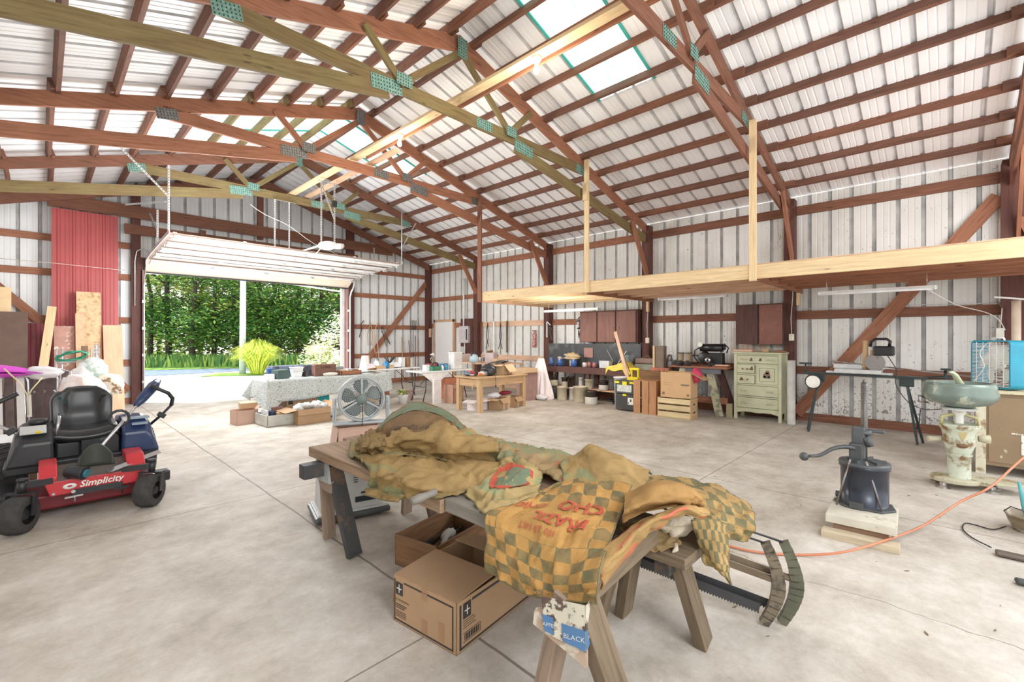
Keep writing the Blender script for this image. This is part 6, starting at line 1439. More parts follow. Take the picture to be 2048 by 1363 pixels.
def outlet(x, y, z, lb):
    T = thing('outlet_plate', lb, 'outlet', (x, y, z)); mb = MB(); mb.box((0, 0, 0), (.045, .075, .12)); part('cover', mb, mat('ivory_plate', (.80, .76, .60), rough=.4), T, bevel=.004)
    mb = MB()
    for s in (-.025, .025): mb.box((-.024, 0, s), (.003, .03, .03))
    part('socket', mb, mat('ivory_dark', (.60, .56, .42)), T)
    mb = MB(); mb.tube([(.0, 0, .06), (0, .01, .35), (0, -.02, .75), (.02, 0, 1.05)], .006, 6); part('cable', mb, mat('white_cable', (.78, .76, .72)), T)
outlet(XR-.235, 4.86, 1.43, 'ivory outlet on the post right of the three-door cabinet')
outlet(XR-.235, 2.06, 1.50, 'ivory outlet on the post right of the two-door cabinet')
# --- hanging hand saws etc on the girt
M_sst = mat('saw_steel', (.30, .28, .27), rough=.35, metal=.6, c2=(.16, .10, .07), cut=.55, sc2=6)
def handsaw(y, lb, m=M_sst, ln=.62):
    T = thing('hand_saw', lb, 'saw', (XR-.062, y, 1.95), rot=(0, 0, 0), group=None)
    mb = MB(); mb.prism([(-.065, -.06), (.06, -.06), (.02, -ln), (-.03, -ln)], -.001, .001, RZ(R(90)) @ RX(R(90))); part('blade', mb, m, T)
    mb = MB(); mb.tube([(0, -.05, -.02), (0, -.055, .05), (0, 0, .075), (0, .05, .03), (0, .03, -.06), (0, -.03, -.07)], .014, 6, closed=True); part('handle', mb, M_dkm, T)
handsaw(6.80, 'rusty hand saw hanging leftmost on the pale girt'); handsaw(6.40, 'dark hand saw hanging second on the pale girt', M_dkm); handsaw(6.28, 'hand saw hanging just right of the dark one', M_sst, .6)
T = thing('tongs', 'long dark iron tongs hanging between the hand saws', 'tongs', (XR-.075, 6.02, 1.95)); 
for s in (-1, 1):
    mb = MB(); mb.tube([(0, s*.03, .05), (0, -s*.02, -.12), (0, s*.055, -.3), (0, s*.06, -.42), (0, s*.02, -.52)], .010, 6); part('jaw', mb, M_dkm, T)
handsaw(5.80, 'pale wide hand saw hanging fourth on the girt', mat('pale_steel', (.62, .60, .58), rough=.35, metal=.4), .66)
T = thing('brace_tool', 'short dark brace and bit hanging at the right end of the saw row', 'brace tool', (XR-.075, 5.50, 1.9)); mb = MB(); mb.cyl((0, 0, .06), (0, 0, -.18), .02, .028, 10); part('grip', mb, M_drw, T); mb = MB(); mb.tube([(0, 0, -.18), (0, .03, -.24), (0, 0, -.30), (0, -.03, -.24)], .008, 6, closed=True); part('hook_end', mb, M_dkm, T)
for k, (y, z_, l, m_, lb) in enumerate(((7.76, 1.92, .42, M_chrome, 'bright steel level hanging on the post by the saws'), (7.70, 1.80, .36, M_dkm, 'black square hanging on the post by the saws'))):
    mb = MB(); mb.bar((XR-.225, y, z_), (XR-.225, y-.10*k, z_-l), .006, .03, (0, 1, 0)); mb.bar((XR-.225, y, z_), (XR-.225, y-.12, z_-.10), .006, .02, (0, 1, 0)); solo('hanging_tool', mb, m_, lb, 'tool')
for k in range(4):
    y = 4.98+.0; yy = [7.15, 7.10, 7.02, 6.96][k]
    T = thing('pipe_clamp', '%s steel bar clamp hanging from the girt left of the three-door cabinet' % ['leftmost', 'second', 'third', 'rightmost'][k], 'clamp', (XR-.09, yy-.28, 1.93), rot=(R(-8+9*k), 0, 0))
    mb = MB(); mb.b6(-.006, .006, -.012, .012, -.40-.05*(k % 2), .03); part('bar', mb, M_chrome, T)
    mb = MB(); mb.b6(-.012, .012, -.05, .03, -.03, .0); mb.b6(-.012, .012, -.05, .03, -.22, -.19); part('jaw', mb, M_dkm, T)
T = thing('fire_extinguisher', 'red fire extinguisher shaped cylinder hanging on the wall', 'fire extinguisher', (XR-.062, 8.35, 1.22)); mb = MB(); mb.lathe([(0, 0), (.05, 0), (.055, .03), (.055, .36), (.03, .42), (.02, .44), (0, .44)], (0, 0, 0), 16); part('cylinder', mb, mat('faded_red_print', (.50, .12, .10), c2=(.75, .62, .58), cut=.55, sc2=18), T); mb = MB(); mb.box((0, 0, .46), (.04, .12, .03)); part('valve_handle', mb, M_drw, T)
for k in range(5):
    y = 9.4+.28*k; mb = MB(); x = XR-.08
    if k % 2: mb.tube([(x, y, 1.95), (x, y+.04, 1.5), (x, y-.08, 1.15)], .010, 6); mb.tube([(x, y, 1.95), (x, y-.05, 1.5), (x, y+.08, 1.15)], .010, 6)
    else: mb.bar((x, y, 1.98), (x, y, 1.05), .03, .05, (0, 1, 0))
    solo('hanging_tool', mb, (M_oldw, M_dkm, M_opw, M_dkm, M_red)[k], 'long %s tool hanging between electric panel and post, %s from the post' % (('wooden', 'black', 'white', 'dark', 'reddish')[k], ords[k]), 'tool')
# garden tools on the gable wall
Yg = YG-.09
mb = MB(); mb.tube([(7.55, Yg, 2.0), (7.48, Yg, 1.85), (7.38, Yg, 1.45), (7.42, Yg, 1.1), (7.5, Yg, .9)], .012, 6); solo('garden_shears', mb, M_pale, 'tan long handled shears hanging on the gable wall', 'shears')
def hang(name_, pts, r_, m, lb, cat='garden tool'): mb = MB(); [mb.tube(p, r_, 6) for p in pts]; solo(name_, mb, m, lb, cat)
hang('grass_hook', [[(6.98, Yg, 1.75), (6.95, Yg, 1.90), (7.05, Yg, 2.02)], [(6.98, Yg, 1.75), (6.90, Yg, 1.5)]], .014, M_dkm, 'dark grass hook hanging first right of the garage door')
hang('loppers', [[(7.28, Yg, 1.95), (7.18, Yg, 1.6), (7.20, Yg, 1.25)], [(7.28, Yg, 1.95), (7.36, Yg, 1.6), (7.32, Yg, 1.25)]], .013, M_bench, 'wooden handled loppers hanging on the gable girt')
hang('wire_frame', [[(7.65, Yg, 1.85), (7.85, Yg, 1.2), (8.0, Yg, 1.25), (7.70, Yg, 1.85)], [(7.66, Yg, 1.7), (7.98, Yg, 1.28)]], .010, M_dkm, 'bent dark wire frame hanging against the diagonal brace')
hang('pitchfork', [[(8.86, Yg-.03, .8), (8.86, Yg-.03, 1.75)]]+[[(8.86+k*.04, Yg-.03, 1.75), (8.86+k*.05, Yg-.03, 1.82), (8.86+k*.05, Yg-.05, 2.08)] for k in (-2, -1, 0, 1, 2)], .010, M_dkm, 'pitchfork standing with dark tines up near the corner')
hang('tool_handle', [[(8.45, Yg-.05, .02), (8.43, Yg, 1.5)]], .016, M_bench, 'pale wooden tool handle leaning on the gable wall')
hang('tool_handle', [[(8.78, Yg-.08, .02), (8.70, Yg, 1.4)]], .016, M_red2, 'reddish tool handle leaning left of the pitchfork')
hang('tool_handle', [[(8.92, Yg-.08, .02), (8.96, Yg, 1.55)]], .016, M_drw, 'brown tool handle leaning right of the pitchfork')
hang('broom_handle', [[(7.55, Yg-.2, .02), (7.50, Yg, 1.6)]], .014, M_pale, 'long pale broom handle leaning below the brace')
boxy('wall_sign', (9.5, YG-.20, 1.50), (.10, .02, .30), M_pale, 'small pale vertical plaque on the corner post', 'plaque')
# --- dark workbench bay
M_bdk = wood('dark_bench_wood', (.12, .06, .05), dark=.6)
DB = thing('dark_workbench', 'long dark stained workbench with shelf beneath the three-door cabinet', 'workbench', (9.2, 6.2, 0))
mb = MB(); mb.b6(8.92, XR-.21, 4.95, 7.45, .72, .785); part('worktop', mb, M_bdk, DB, world=True)
mb = MB(); mb.b6(8.90, 8.94, 4.95, 7.45, .64, .785); part('apron', mb, M_bdk, DB, world=True)
mb = MB(); mb.b6(8.92, XR-.21, 5.30, 7.40, .26, .285); part('lower_shelf', mb, M_pale, DB, world=True)
for y in (5.35, 6.15, 7.40):
    for x in (8.98, XR-.27): mb = MB(); mb.b6(x-.035, x+.035, y-.04, y+.04, 0, .72); part('leg', mb, M_bdk, DB, world=True)
mb = MB(); mb.b6(XR-.235, XR-.205, 5.02, 7.70, .79, 1.34); solo('backboard', mb, mat('grey_black_panel', (.055, .06, .065), rough=.5, c2=(.13, .13, .13), cut=.6, sc2=3), 'dark grey backboard standing on the dark workbench', 'backboard')
boxy('pink_tile', (XR-.246, 6.42, 1.0), (.02, .26, .24), mat('dusty_pink_board', (.42, .22, .18)), 'square dusty pink board propped against the dark backboard', 'board')
T = thing('wall_cabinet', 'brown three-door wall cabinet above the dark workbench', 'cabinet', (9.4, 5.85, 1.38))
mb = MB(); mb.b6(9.30, XR-.05, 5.05, 6.62, 1.38, 2.13); part('cabinet_body', mb, M_bdk, T, world=True)
M_cdoor = wood('cabinet_door_brown', (.26, .135, .11), dark=.75, knots=False, grain=.6)
for k, (y0, y1) in enumerate(((6.13, 6.60), (5.62, 6.09), (5.09, 5.58))):
    mb = MB(); mb.b6(9.275, 9.30, y0, y1, 1.39, 2.10); d_ = part('door', mb, M_cdoor, T, world=True, bevel=.003)
    yk = (y1-.10 if k == 0 else (y0+.06 if k == 1 else y1-.06)); mb = MB(); mb.lathe([(0, .03), (.018, .025), (.02, .015), (.008, .005), (.008, 0)], (9.275, yk, 1.72), 14, RY(R(-90))); part('knob', mb, M_chrome, d_, world=True)
T = thing('wall_cabinet', 'two-door wall cabinet above the chest, one door nearly black', 'cabinet', (9.4, 2.56, 1.37))
mb = MB(); mb.b6(9.33, XR-.05, 2.17, 2.97, 1.38, 2.12); part('cabinet_body', mb, M_bdk, T, world=True)
mb = MB(); mb.b6(9.305, 9.33, 2.60, 2.98, 1.37, 2.12); part('door', mb, M_bdk, T, world=True, bevel=.003)
mb = MB(); mb.b6(9.305, 9.33, 2.19, 2.57, 1.37, 2.10); part('door', mb, mat('scuffed_brown_door', (.22, .085, .06), rough=.5, c2=(.42, .28, .22), cut=.66, sc2=10), T, world=True, bevel=.003, label='scuffed reddish brown door')
# things on the dark bench
z = .787
M_canb = mat('blue_label_can', (.04, .12, .36), rough=.35, c2=(.75, .75, .75), cut=.62, sc2=20)
M_canw = mat('white_label_can', (.70, .62, .58), rough=.35, c2=(.45, .12, .1), cut=.60, sc2=24)
M_canr = mat('brown_label_can', (.35, .13, .12), rough=.35, c2=(.7, .6, .5), cut=.62, sc2=20)
def can(x, y, r_, h, m, lb, cat='paint can', z=z):
    T = thing('paint_can', lb, cat, (x, y, z), group=None); mb = MB(); mb.cyl((0, 0, 0), (0, 0, h), r_, seg=18); part('can_body', mb, m, T); mb = MB(); mb.lathe([(r_*.8, h), (r_*1.03, h), (r_*1.03, h+.008), (r_*.8, h+.004), (0, h+.004)], (0, 0, 0), 18); part('lid', mb, M_chrome, T)
can(9.00, 7.28, .055, .19, M_canb, 'blue labelled can first from the left on the dark bench'); can(9.05, 7.05, .075, .17, M_canb, 'large blue and white paint can second on the dark bench')
can(9.22, 7.18, .06, .22, M_canw, 'tall white labelled can at the back left of the dark bench'); can(9.05, 6.62, .075, .17, M_canb, 'large blue paint can in the middle of the cans'); can(9.2, 6.80, .06, .20, M_canw, 'white spray can behind the blue cans')
can(9.05, 6.30, .06, .11, M_canw, 'low pinkish can right of the blue cans'); can(9.05, 6.17, .045, .12, M_canr, 'small brown can beside the low pinkish one'); can(9.05, 6.03, .05, .12, M_canr, 'brown red can left of the small drawer unit'); can(9.2, 5.98, .035, .16, M_canb, 'slim blue spray can left of the small drawer unit')
T = thing('parts_organizer', 'small white parts drawer unit on the dark bench', 'organizer', (9.15, 5.78, z)); mb = MB(); mb.b6(-.08, .08, -.13, .13, 0, .165); part('case', mb, M_heat, T)
for i in range(4):
    for j in range(4): mb = MB(); mb.b6(-.084, -.08, -.125+i*.063, -.068+i*.063, .008+j*.039, .042+j*.039); part('drawer', mb, mat('clear_drawer', (.72, .74, .76), rough=.3), T)
mb = MB(); mb.blob((9.15, 6.75, 1.04), (.16, .45, .14), 18, .5, 3, seed=4); mb.blob((9.1, 6.75, .98), (.14, .5, .06), 14, .4, 3, seed=5); solo('tangled_rags', mb, mat('tan_rags', (.60, .45, .24), c2=(.65, .62, .66), cut=.55, sc2=8), 'tangle of tan rags and plastic on top of the blue cans', 'rags')
T = thing('divider_compass', 'crossed steel V shaped tool leaning on the dark backboard', 'tool', (9.25, 5.55, z)); 
for a, b_ in (((0, 0, .02), (.06, .30, .42)), ((0, .02, .04), (.06, -.22, .40))): mb = MB(); mb.bar(a, b_, .012, .03, (1, 0, 0)); part('arm', mb, M_sst, T)
def rag(u, v):
    y = 5.62-u*.66; a = math.sin(u*9)*.03; zt = .80+.16*math.sin(u*3.1)**2*(1-v)+.02*math.sin(u*14); 
    if v < .5: return Vector((9.25-.36*v*2*.95, y, zt+.02))
    k = (v-.5)*2; return Vector((8.905-.01*k+a*.2-.012, y+.03*math.sin(u*8)*k, zt+.02-k*(.06+.12*max(0, math.sin(u*6.6+2.2)))))
mb = MB(); mb.grid(rag, 40, 20); solo('yellow_cloth', mb, mat('yellow_terry', (.85, .66, .12), rough=.9, var=.15, sc=10), 'yellow cloth draped over the front edge of the dark bench', 'cloth', solid=.008)
T = thing('blue_bucket', 'small pale blue pail behind the yellow cloth', 'pail', (9.15, 4.98+.15, z)); mb = MB(); mb.lathe([(0, 0), (.06, 0), (.085, .24), (.09, .24), (.09, .25), (.08, .25), (.055, .01)], (0, .12, .05), 18); part('pail_body', mb, mat('pale_blue_pail', (.40, .60, .72), rough=.4), T)
T = thing('old_suitcase', 'worn grey brown tool case with handle on the bench right part', 'case', (9.15, 4.98-.12, .80), 0)
T.location = (9.2, 5.12-.45+.02, .79)
mb = MB(); mb.b6(-.15, .12, -.22, .30, 0, .13); part('lower_case', mb, mat('sage_grey_metal', (.27, .29, .22), rough=.5, c2=(.2, .12, .08), cut=.6), T, bevel=.01); mb = MB(); mb.b6(-.15, .12, -.22, .30, .135, .26); part('lid', mb, mat('leather_brown_grey', (.26, .17, .14), rough=.6), T, bevel=.03); mb = MB(); mb.tube([(-.05, -.02, .26), (-.05, 0, .30), (-.05, .10, .30), (-.05, .12, .26)], .010, 6); part('handle', mb, M_drw, T)
mb = MB(); mb.b6(8.96, 9.10, 4.28, 4.50, .80, 1.32); mb.b6(8.94, 8.96, 4.47, 4.51, .80, 1.32, mi=1); solo('upright_board', mb, [mat('taupe_board', (.20, .15, .11), rough=.7), M_pine], 'tall taupe box with a split pale wood edge standing on the bench end', 'board')
mb = MB()
mb.b6(8.90, XR-.25, 4.10, 4.94, .74, .795); mb.b6(8.90, 8.93, 4.10, 4.94, .58, .74); solo('bench_extension', mb, M_drw, 'brown bench extension right of the dark workbench', 'bench')
boxy('bench_support', (9.2, 4.15, 0), (.3, .06, .738), M_bdk, 'dark support leg beneath the brown bench extension', 'support')
# pole and stick
mb = MB(); mb.bar((8.62, 4.80, .30), (8.85, 5.35, 1.62), .025, .07, (0, 1, 0)); solo('leaning_board', mb, M_pale, 'narrow pale board leaning across the bench from the tool chest', 'board')
mb = MB(); mb.tube([(8.86, 5.0, .75), (8.9, 5.35, 1.6), (8.95, 5.50, 1.68)], .008, 6); solo('thin_cane', mb, M_red2, 'thin curved cane leaning against the three-door cabinet', 'cane')
# lantern, boots, brown metal bits on the extension and trestle table
T = thing('lantern', 'old grey lantern with wire bail on the bench extension', 'lantern', (9.2, 4.28-.02, .797)); T.location = (9.12, 4.22, .797)
mb = MB(); mb.lathe([(0, 0), (.07, 0), (.075, .03), (.05, .06), (0, .07)], (0, 0, 0), 18); part('base', mb, M_sst, T); mb = MB(); mb.lathe([(.04, .06), (.055, .12), (.05, .18), (.035, .22)], (0, 0, 0), 18); part('globe', mb, mat('smoky_glass', (.30, .33, .34), rough=.1), T)
mb = MB(); mb.lathe([(.05, .22), (.06, .24), (.045, .29), (.05, .33), (.0, .35)], (0, 0, 0), 18); part('cap', mb, M_sst, T); mb = MB(); mb.tube([(0, -.07, .20), (0, -.075, .42), (0, -.03, .52), (0, .03, .52), (0, .075, .42), (0, .07, .2)], .006, 6); part('bail_handle', mb, M_opw, T)
boxy('metal_can', (9.35, 4.22, .797), (.2, .30, .22), mat('grey_green_can', (.27, .28, .25), rough=.4), 'grey green metal can behind the lantern', 'can')
# trestle table
TT = thing('trestle_table', 'old work table on splayed chipped cream legs left of the chest', 'table', (9.15, 3.6, 0))
mb = MB(); mb.b6(8.86, XR-.22, 3.0, 4.12, .90, .935); part('tabletop', mb, M_red2, TT, world=True)
mb = MB(); mb.b6(8.90, 8.93, 3.12, 3.80, .80, .90); part('drawer_front', mb, mat('blue_grey_drawer', (.12, .13, .14), rough=.5), TT, world=True)
M_crm = mat('chipped_cream_leg', (.46, .45, .30), rough=.6, c2=(.22, .20, .15), cut=.52, sc2=7)
for a, b_, m_ in (((8.95, 3.35, .90), (8.85, 3.12, .01), M_crm), ((9.30, 3.30, .90), (9.35, 3.02, .01), M_bdk), ((8.95, 3.85, .90), (8.9, 4.05, .01), M_crm), ((9.30, 3.85, .9), (9.35, 4.05, .01), M_bdk)):
    mb = MB(); mb.bar(a, b_, .05, .13, (0, 1, 0)); part('leg', mb, m_, TT, world=True)
mb = MB(); mb.b6(9.05, 9.09, 3.05, 3.95, .22, .34); part('stretcher', mb, M_red2, TT, world=True)
T = None
def boot(x, y, lb):
    T = thing('work_boot', lb, 'boot', (x, y, .937), R(8), group=None)
    mb = MB(); mb.lathe([(.052, .06), (.05, .12), (.055, .20), (.06, .24), (.052, .24), (.045, .12)], (.02, 0, 0), 18, sx=1.15); part('shaft', mb, mat('tan_boot_leather', (.36, .27, .16), rough=.6), T)
    mb = MB(); mb.blob((-.04, 0, .052), (.27, .10, .10), 18, .05, flat=-.05); part('foot', mb, mat('dark_boot_leather', (.07, .06, .055), rough=.5), T)
    mb = MB(); mb.b6(-.17, .09, -.048, .048, 0, .02); part('sole', mb, M_blk, T, bevel=.01)
    mb = MB(); mb.tube([(.075, -.0, .235), (.06, -.055, .245), (-.04, -.05, .25), (-.05, .05, .25), (.06, .055, .245)], .008, 6, closed=True); part('collar', mb, M_blk, T)
boot(9.00, 3.93, 'left tan and black work boot on the trestle table'); boot(9.02, 3.79, 'right tan and black work boot on the trestle table')
# black machine (radial engine-like portable motor)
T = thing('black_motor', 'black vintage motor with handles on the trestle table', 'machine', (9.1, 3.38, .937))
M_mach = mat('machine_black', (.012, .012, .014), rough=.35)
mb = MB(); mb.cyl((-.02, -.24, .36), (-.02, .18, .36), .075, seg=18); mb.cyl((-.02, -.28, .37), (-.02, -.24, .37), .05, seg=12); part('top_housing', mb, M_mach, T)
mb = MB(); mb.lathe([(0, -.06), (.11, -.055), (.13, 0), (.11, .055), (0, .06)], (-.02, .10, .16), 20, RY(R(90))); mb.b6(-.06, .10, -.24, .02, 0, .26); part('motor_body', mb, M_mach, T, bevel=.012)
mb = MB(); mb.lathe([(.02, 0), (.055, 0), (.055, .012), (.02, .012)], (-.16, .0, .12), 20, RY(R(90))); part('round_ring', mb, M_chrome, T)
mb = MB(); mb.cyl((-.10, .16, .42), (-.115, .16, .42), .045, seg=20); part('gauge', mb, M_wht, T)
mb = MB(); mb.tube([(-.02, .20, .36), (-.02, .30, .30), (-.02, .31, .16), (-.02, .22, .06)], .012, 7); mb.cyl((-.05, .12, .20), (-.05, .34, .20), .014, seg=8); part('handle', mb, M_mach, T); mb = MB(); mb.tube([(-.02, -.26, .44), (-.02, -.34, .36), (-.02, -.31, .26)], .012, 7); part('handle', mb, M_mach, T)
boxy('brick_stack', (9.0, 4.30+.05, .797), (.16, .40, .07), mat('perforated_brick', (.50, .17, .09), c2=(.08, .04, .03), cut=.55, sc2=30, soft=.02), 'flat reddish perforated clay block at the end of the bench extension', 'brick')
for k, (y, w_) in enumerate(((3.15, .28), (3.12, .24))): boxy('wood_strip', (9.0, y, .937+.022*k), (.12, w_, .02), M_pale if k else M_red2, '%s flat wood strip at the right end of the trestle table' % ('upper' if k else 'lower'), 'wood strip')
mb = MB(); mb.blob((9.12, 3.88, .62), (.18, .24, .34), 16, .3, 3); mb.tube([(9.1, 3.88, .78), (9.1, 3.9, .9)], .01, 6); solo('black_bag', mb, M_blk, 'black bag hanging below the trestle table', 'bag')
# --- chest of drawers
M_chs = mat('sage_cream_paint', (.52, .53, .36), rough=.5, var=.12, sc=3, c2=(.42, .28, .16), cut=.66, sc2=5, soft=.08)
M_chd = mat('chest_shadow_line', (.10, .10, .06), rough=.8)
CHT = thing('chest_of_drawers', 'cream green painted antique chest of drawers with cupboard door', 'chest of drawers', (9.18, 2.51, 0))
cx0, cx1, cy0, cy1 = 8.96, 9.40, 2.12, 2.90
mb = MB(); mb.b6(cx0+.015, cx1, cy0+.02, cy1-.02, .14, 1.20); part('carcass', mb, M_chs, CHT, world=True)
mb = MB(); mb.b6(cx0-.02, cx1, cy0-.02, cy1+.02, 1.20, 1.23); part('top', mb, M_chs, CHT, world=True, bevel=.004)
for y in (cy0+.025, cy1-.025):
    for x in (cx0+.02, cx1-.03): mb = MB(); mb.box((x, y, .60), (.045, .05, 1.20)); part('leg', mb, M_chs, CHT, world=True)
mb = MB(); P_ = [(-.37, .20), (.37, .20)]+[(.37-.74*k/12, .145-.02*math.sin(k/12*3.14)*(-1)-.03*abs(math.cos(k/12*6.28))) for k in range(13)]
mb.prism(P_, 0, .015, RZ(R(90)) @ RX(R(90)), (cx0+.0, 2.51, 0)); part('apron', mb, M_chs, CHT, world=True)
def drawer(y0, y1, z0, z1, knobs, m=M_chs, deco=()):
    mb = MB(); mb.b6(cx0-.005, cx0+.014, y0, y1, z0, z1); d_ = part('drawer', mb, m, CHT, world=True, bevel=.003)
    mb = MB(); e = .006
    for a in ((y0-e, y1+e, z0-e, z0), (y0-e, y1+e, z1, z1+e), (y0-e, y0, z0, z1), (y1, y1+e, z0, z1)): mb.b6(cx0+.004, cx0+.012, *a)
    part('drawer_gap_shadow', mb, M_chd, d_, world=True)
    mb_ = None
    for y in knobs:
        mb = MB(); mb.lathe([(0, .035), (.014, .03), (.016, .02), (.007, .01), (.007, 0)], (cx0-.005, y, (z0+z1)/2), 12, RY(R(-90))); part('knob', mb, M_chs if len(knobs) > 2 or z0 < .6 else M_drw, d_, world=True)
    return d_
def fixworld(d_): pass
yL, yR = cy1-.055, cy0+.055
ds = [drawer(yR, yL, 1.03, 1.165, (yL-.09, yL-.16, yR+.09, yR+.16)), drawer(2.55, yL, .85, 1.00, (yL-.10, yL-.18)), drawer(2.55, yL, .66, .81, (yL-.10, yL-.18)), drawer(yR, yL, .44, .62, (yL-.09, yL-.16, yR+.09, yR+.16)), drawer(yR, yL, .22, .40, (yL-.09, yL-.16, yR+.09, yR+.16))]
mb = MB(); mb.b6(cx0-.005, cx0+.014, yR, 2.52, .66, 1.00); d_ = part('cupboard_door', mb, M_chs, CHT, world=True, bevel=.003)
mb = MB()
for a in ((yR+.05, 2.47, .71, .715), (yR+.05, 2.47, .945, .95), (yR+.05, yR+.055, .71, .95), (2.465, 2.47, .71, .95)): mb.b6(cx0-.008, cx0-.004, *a)
part('panel_shadow_line', mb, M_chd, d_, world=True)
M_dec = mat('brown_decal', (.24, .15, .11), rough=.8)
def decal(y, z_, s, par):
    """faded round brown animal-like smudge decal (plain blobs)"""
    mb = MB(); 
    for dy, dz, rr in ((0, 0, .5), (-.1, .5, .32), (.35, -.25, .22), (-.35, -.3, .2)): mb.lathe([(0, .002), (rr*s, .002), (rr*s, 0)], (cx0-.006, y+dy*s, z_+dz*s), 14, RY(R(-90)))
    part('faded_decal', mb, M_dec, par, world=True)
decal(2.35, .82, .11, d_); decal(yL-.24, 1.09, .045, ds[0]); decal(yR+.28, 1.09, .045, ds[0]); decal(2.60, .93, .05, ds[1]); decal(yL-.07, .73, .05, ds[2])
boxy('folded_plank', (9.15, 2.78, 1.232), (.2, .32, .04), M_pale, 'flat pale plank on top of the chest, left half', 'plank'); boxy('wood_block', (9.12, 2.40, 1.232), (.12, .10, .06), M_bench, 'light wood block on top of the chest', 'block'); boxy('folded_plank', (9.18, 2.20, 1.232), (.2, .18, .03), M_red2, 'reddish flat strip on top of the chest, right end', 'plank')
boxy('wood_block', (8.95, 2.98, 0), (.05, .10, .26), mat('mossy_board', (.34, .30, .18)), 'short mottled board standing against the left leg of the chest', 'board')
mb = MB(); mb.lathe([(.062, 0), (.062, 1.10), (.055, 1.10), (.055, 0)], (9.0, 1.98, .001), 24); solo('plastic_pipe', mb, mat('grey_white_pipe', (.62, .62, .58), rough=.4), 'tall grey white plastic pipe standing right of the chest', 'pipe')
# --- crates, boxes, tool chest
T = thing('slatted_crate', 'light slatted wooden crate under a large cardboard box', 'crate', (8.32, 3.70, 0), R(4))
M_crt = wood('crate_slat_pale', (.72, .56, .32), dark=.8)
for k in range(3):
    for s in (-1, 1): mb = MB(); mb.b6(s*.19-.006, s*.19+.006, -.30, .30, .02+k*.125, .115+k*.125); part('side_slat', mb, M_crt, T)
for s in (-1, 1):
    mb = MB(); mb.b6(-.19, .19, s*.30-.008, s*.30+.008, 0, .375); part('end_panel', mb, M_bench, T)
    for q in (.10, .25): mb = MB(); mb.b6(-.05, .05, s*.309-.002, s*.309+.002, q, q+.03); part('hand_hole', mb, M_slot, T)
mb = MB(); mb.b6(-.18, .18, -.29, .29, 0, .015); part('bottom', mb, M_crt, T)
T = cardbox('cardboard_box', 'large tan cardboard box with open flap on the slatted crate', (8.34, 3.68, .378), R(4), .36, .56, .47, mat('cardboard_orange_tan', (.62, .39, .20), rough=.8, var=.05), [('y-', .26, 118)])
mb = MB(); x = -.1815
mb.b6(x, x+.001, .20, .25, .05, .10); mb.b6(x, x+.001, -.25, -.21, .04, .085); mb.b6(x, x+.001, .06, .24, .235, .238); mb.b6(x, x+.001, .06, .24, .27, .273); mb.b6(x, x+.001, -.25, -.10, .23, .26)
part('box_print', mb, mat('brown_print', (.22, .14, .08)), T)
mb = MB(); mb.blob((8.36, 3.36, .80), (.18, .20, .26), 16, .35, 3, seed=6); solo('red_cloth', mb, mat('raspberry_cloth', (.62, .05, .12)), 'bright raspberry cloth spilling from the large tan box', 'cloth')
T = thing('slatted_crate', 'orange brown slatted crate standing on end by the tool chest', 'crate', (8.40, 4.32, 0), R(6))
M_crt2 = wood('crate_slat_orange', (.50, .26, .13), dark=.8)
for y in (.17, .0, -.15): mb = MB(); mb.b6(-.19, -.178, y-.068, y+.068, 0, .65); part('slat', mb, M_crt2, T)
for z_ in (0, .30, .635): mb = MB(); mb.b6(-.178, .18, -.215, .235, z_, z_+.015); part('shelf', mb, M_crt2, T)
for y in (-.21, .23): mb = MB(); mb.b6(-.178, .18, y-.006, y+.006, .015, .635); part('side_panel', mb, M_bench if y > 0 else M_crt2, T)
M_ylw = mat('tool_yellow', (.85, .70, .02), rough=.35)
T = thing('rolling_tool_chest', 'black and yellow rolling tool chest with telescopic handle', 'tool chest', (8.42, 4.78, 0), R(3))
mb = MB(); mb.b6(-.17, .17, -.21, .21, .02, .34); part('lower_bin', mb, M_blk, T, bevel=.015); mb = MB(); mb.b6(-.17, .17, -.215, .215, .345, .62); part('upper_box', mb, mat('dark_grey_plastic', (.05, .055, .06), rough=.5), T, bevel=.015)
mb = MB(); mb.b6(-.176, -.171, -.15, .17, .39, .53); part('white_chart', mb, mat('printed_chart', (.72, .74, .72), c2=(.3, .32, .3), cut=.54, sc2=60, soft=.01), T)
for y in (.17, -.16, 0): mb = MB(); mb.b6(-.185, -.165, y-.05, y+.05, .56 if y else .53, .60); part('latch', mb, M_ylw, T, bevel=.004)
mb = MB(); mb.b6(-.182, -.168, -.04, .04, .31, .345); part('latch', mb, M_ylw, T); mb = MB(); mb.b6(-.176, -.171, -.19, -.07, .14, .28); part('label', mb, M_wht, T)
mb = MB(); mb.b6(-.178, -.175, -.15, -.12, .20, .25); mb.b6(-.178, -.175, -.10, -.08, .16, .19); part('label_print', mb, M_blk, T)
mb = MB(); mb.b6(.10, .14, -.17, -.14, .6, .84); mb.b6(.10, .14, -.03, .0, .6, .84); mb.b6(.09, .15, -.18, .02, .82, .87); mb.b6(.0, .15, -.2, .04, .60, .68); part('telescopic_handle', mb, M_ylw, T, bevel=.008)
for s in (-1, 1): mb = MB(); mb.cyl((.1, s*.18, .07), (.1, s*.22, .07), .07, seg=18); part('wheel', mb, M_blk, T)
T = thing('white_bucket', 'tall white bucket behind the rolling tool chest', 'bucket', (8.70, 5.12, 0)); mb = MB(); mb.lathe([(0, 0), (.13, 0), (.15, .62), (.16, .62), (.16, .65), (.145, .65), (.12, .01)], (0, 0, 0), 24); part('bucket_body', mb, M_opw, T)
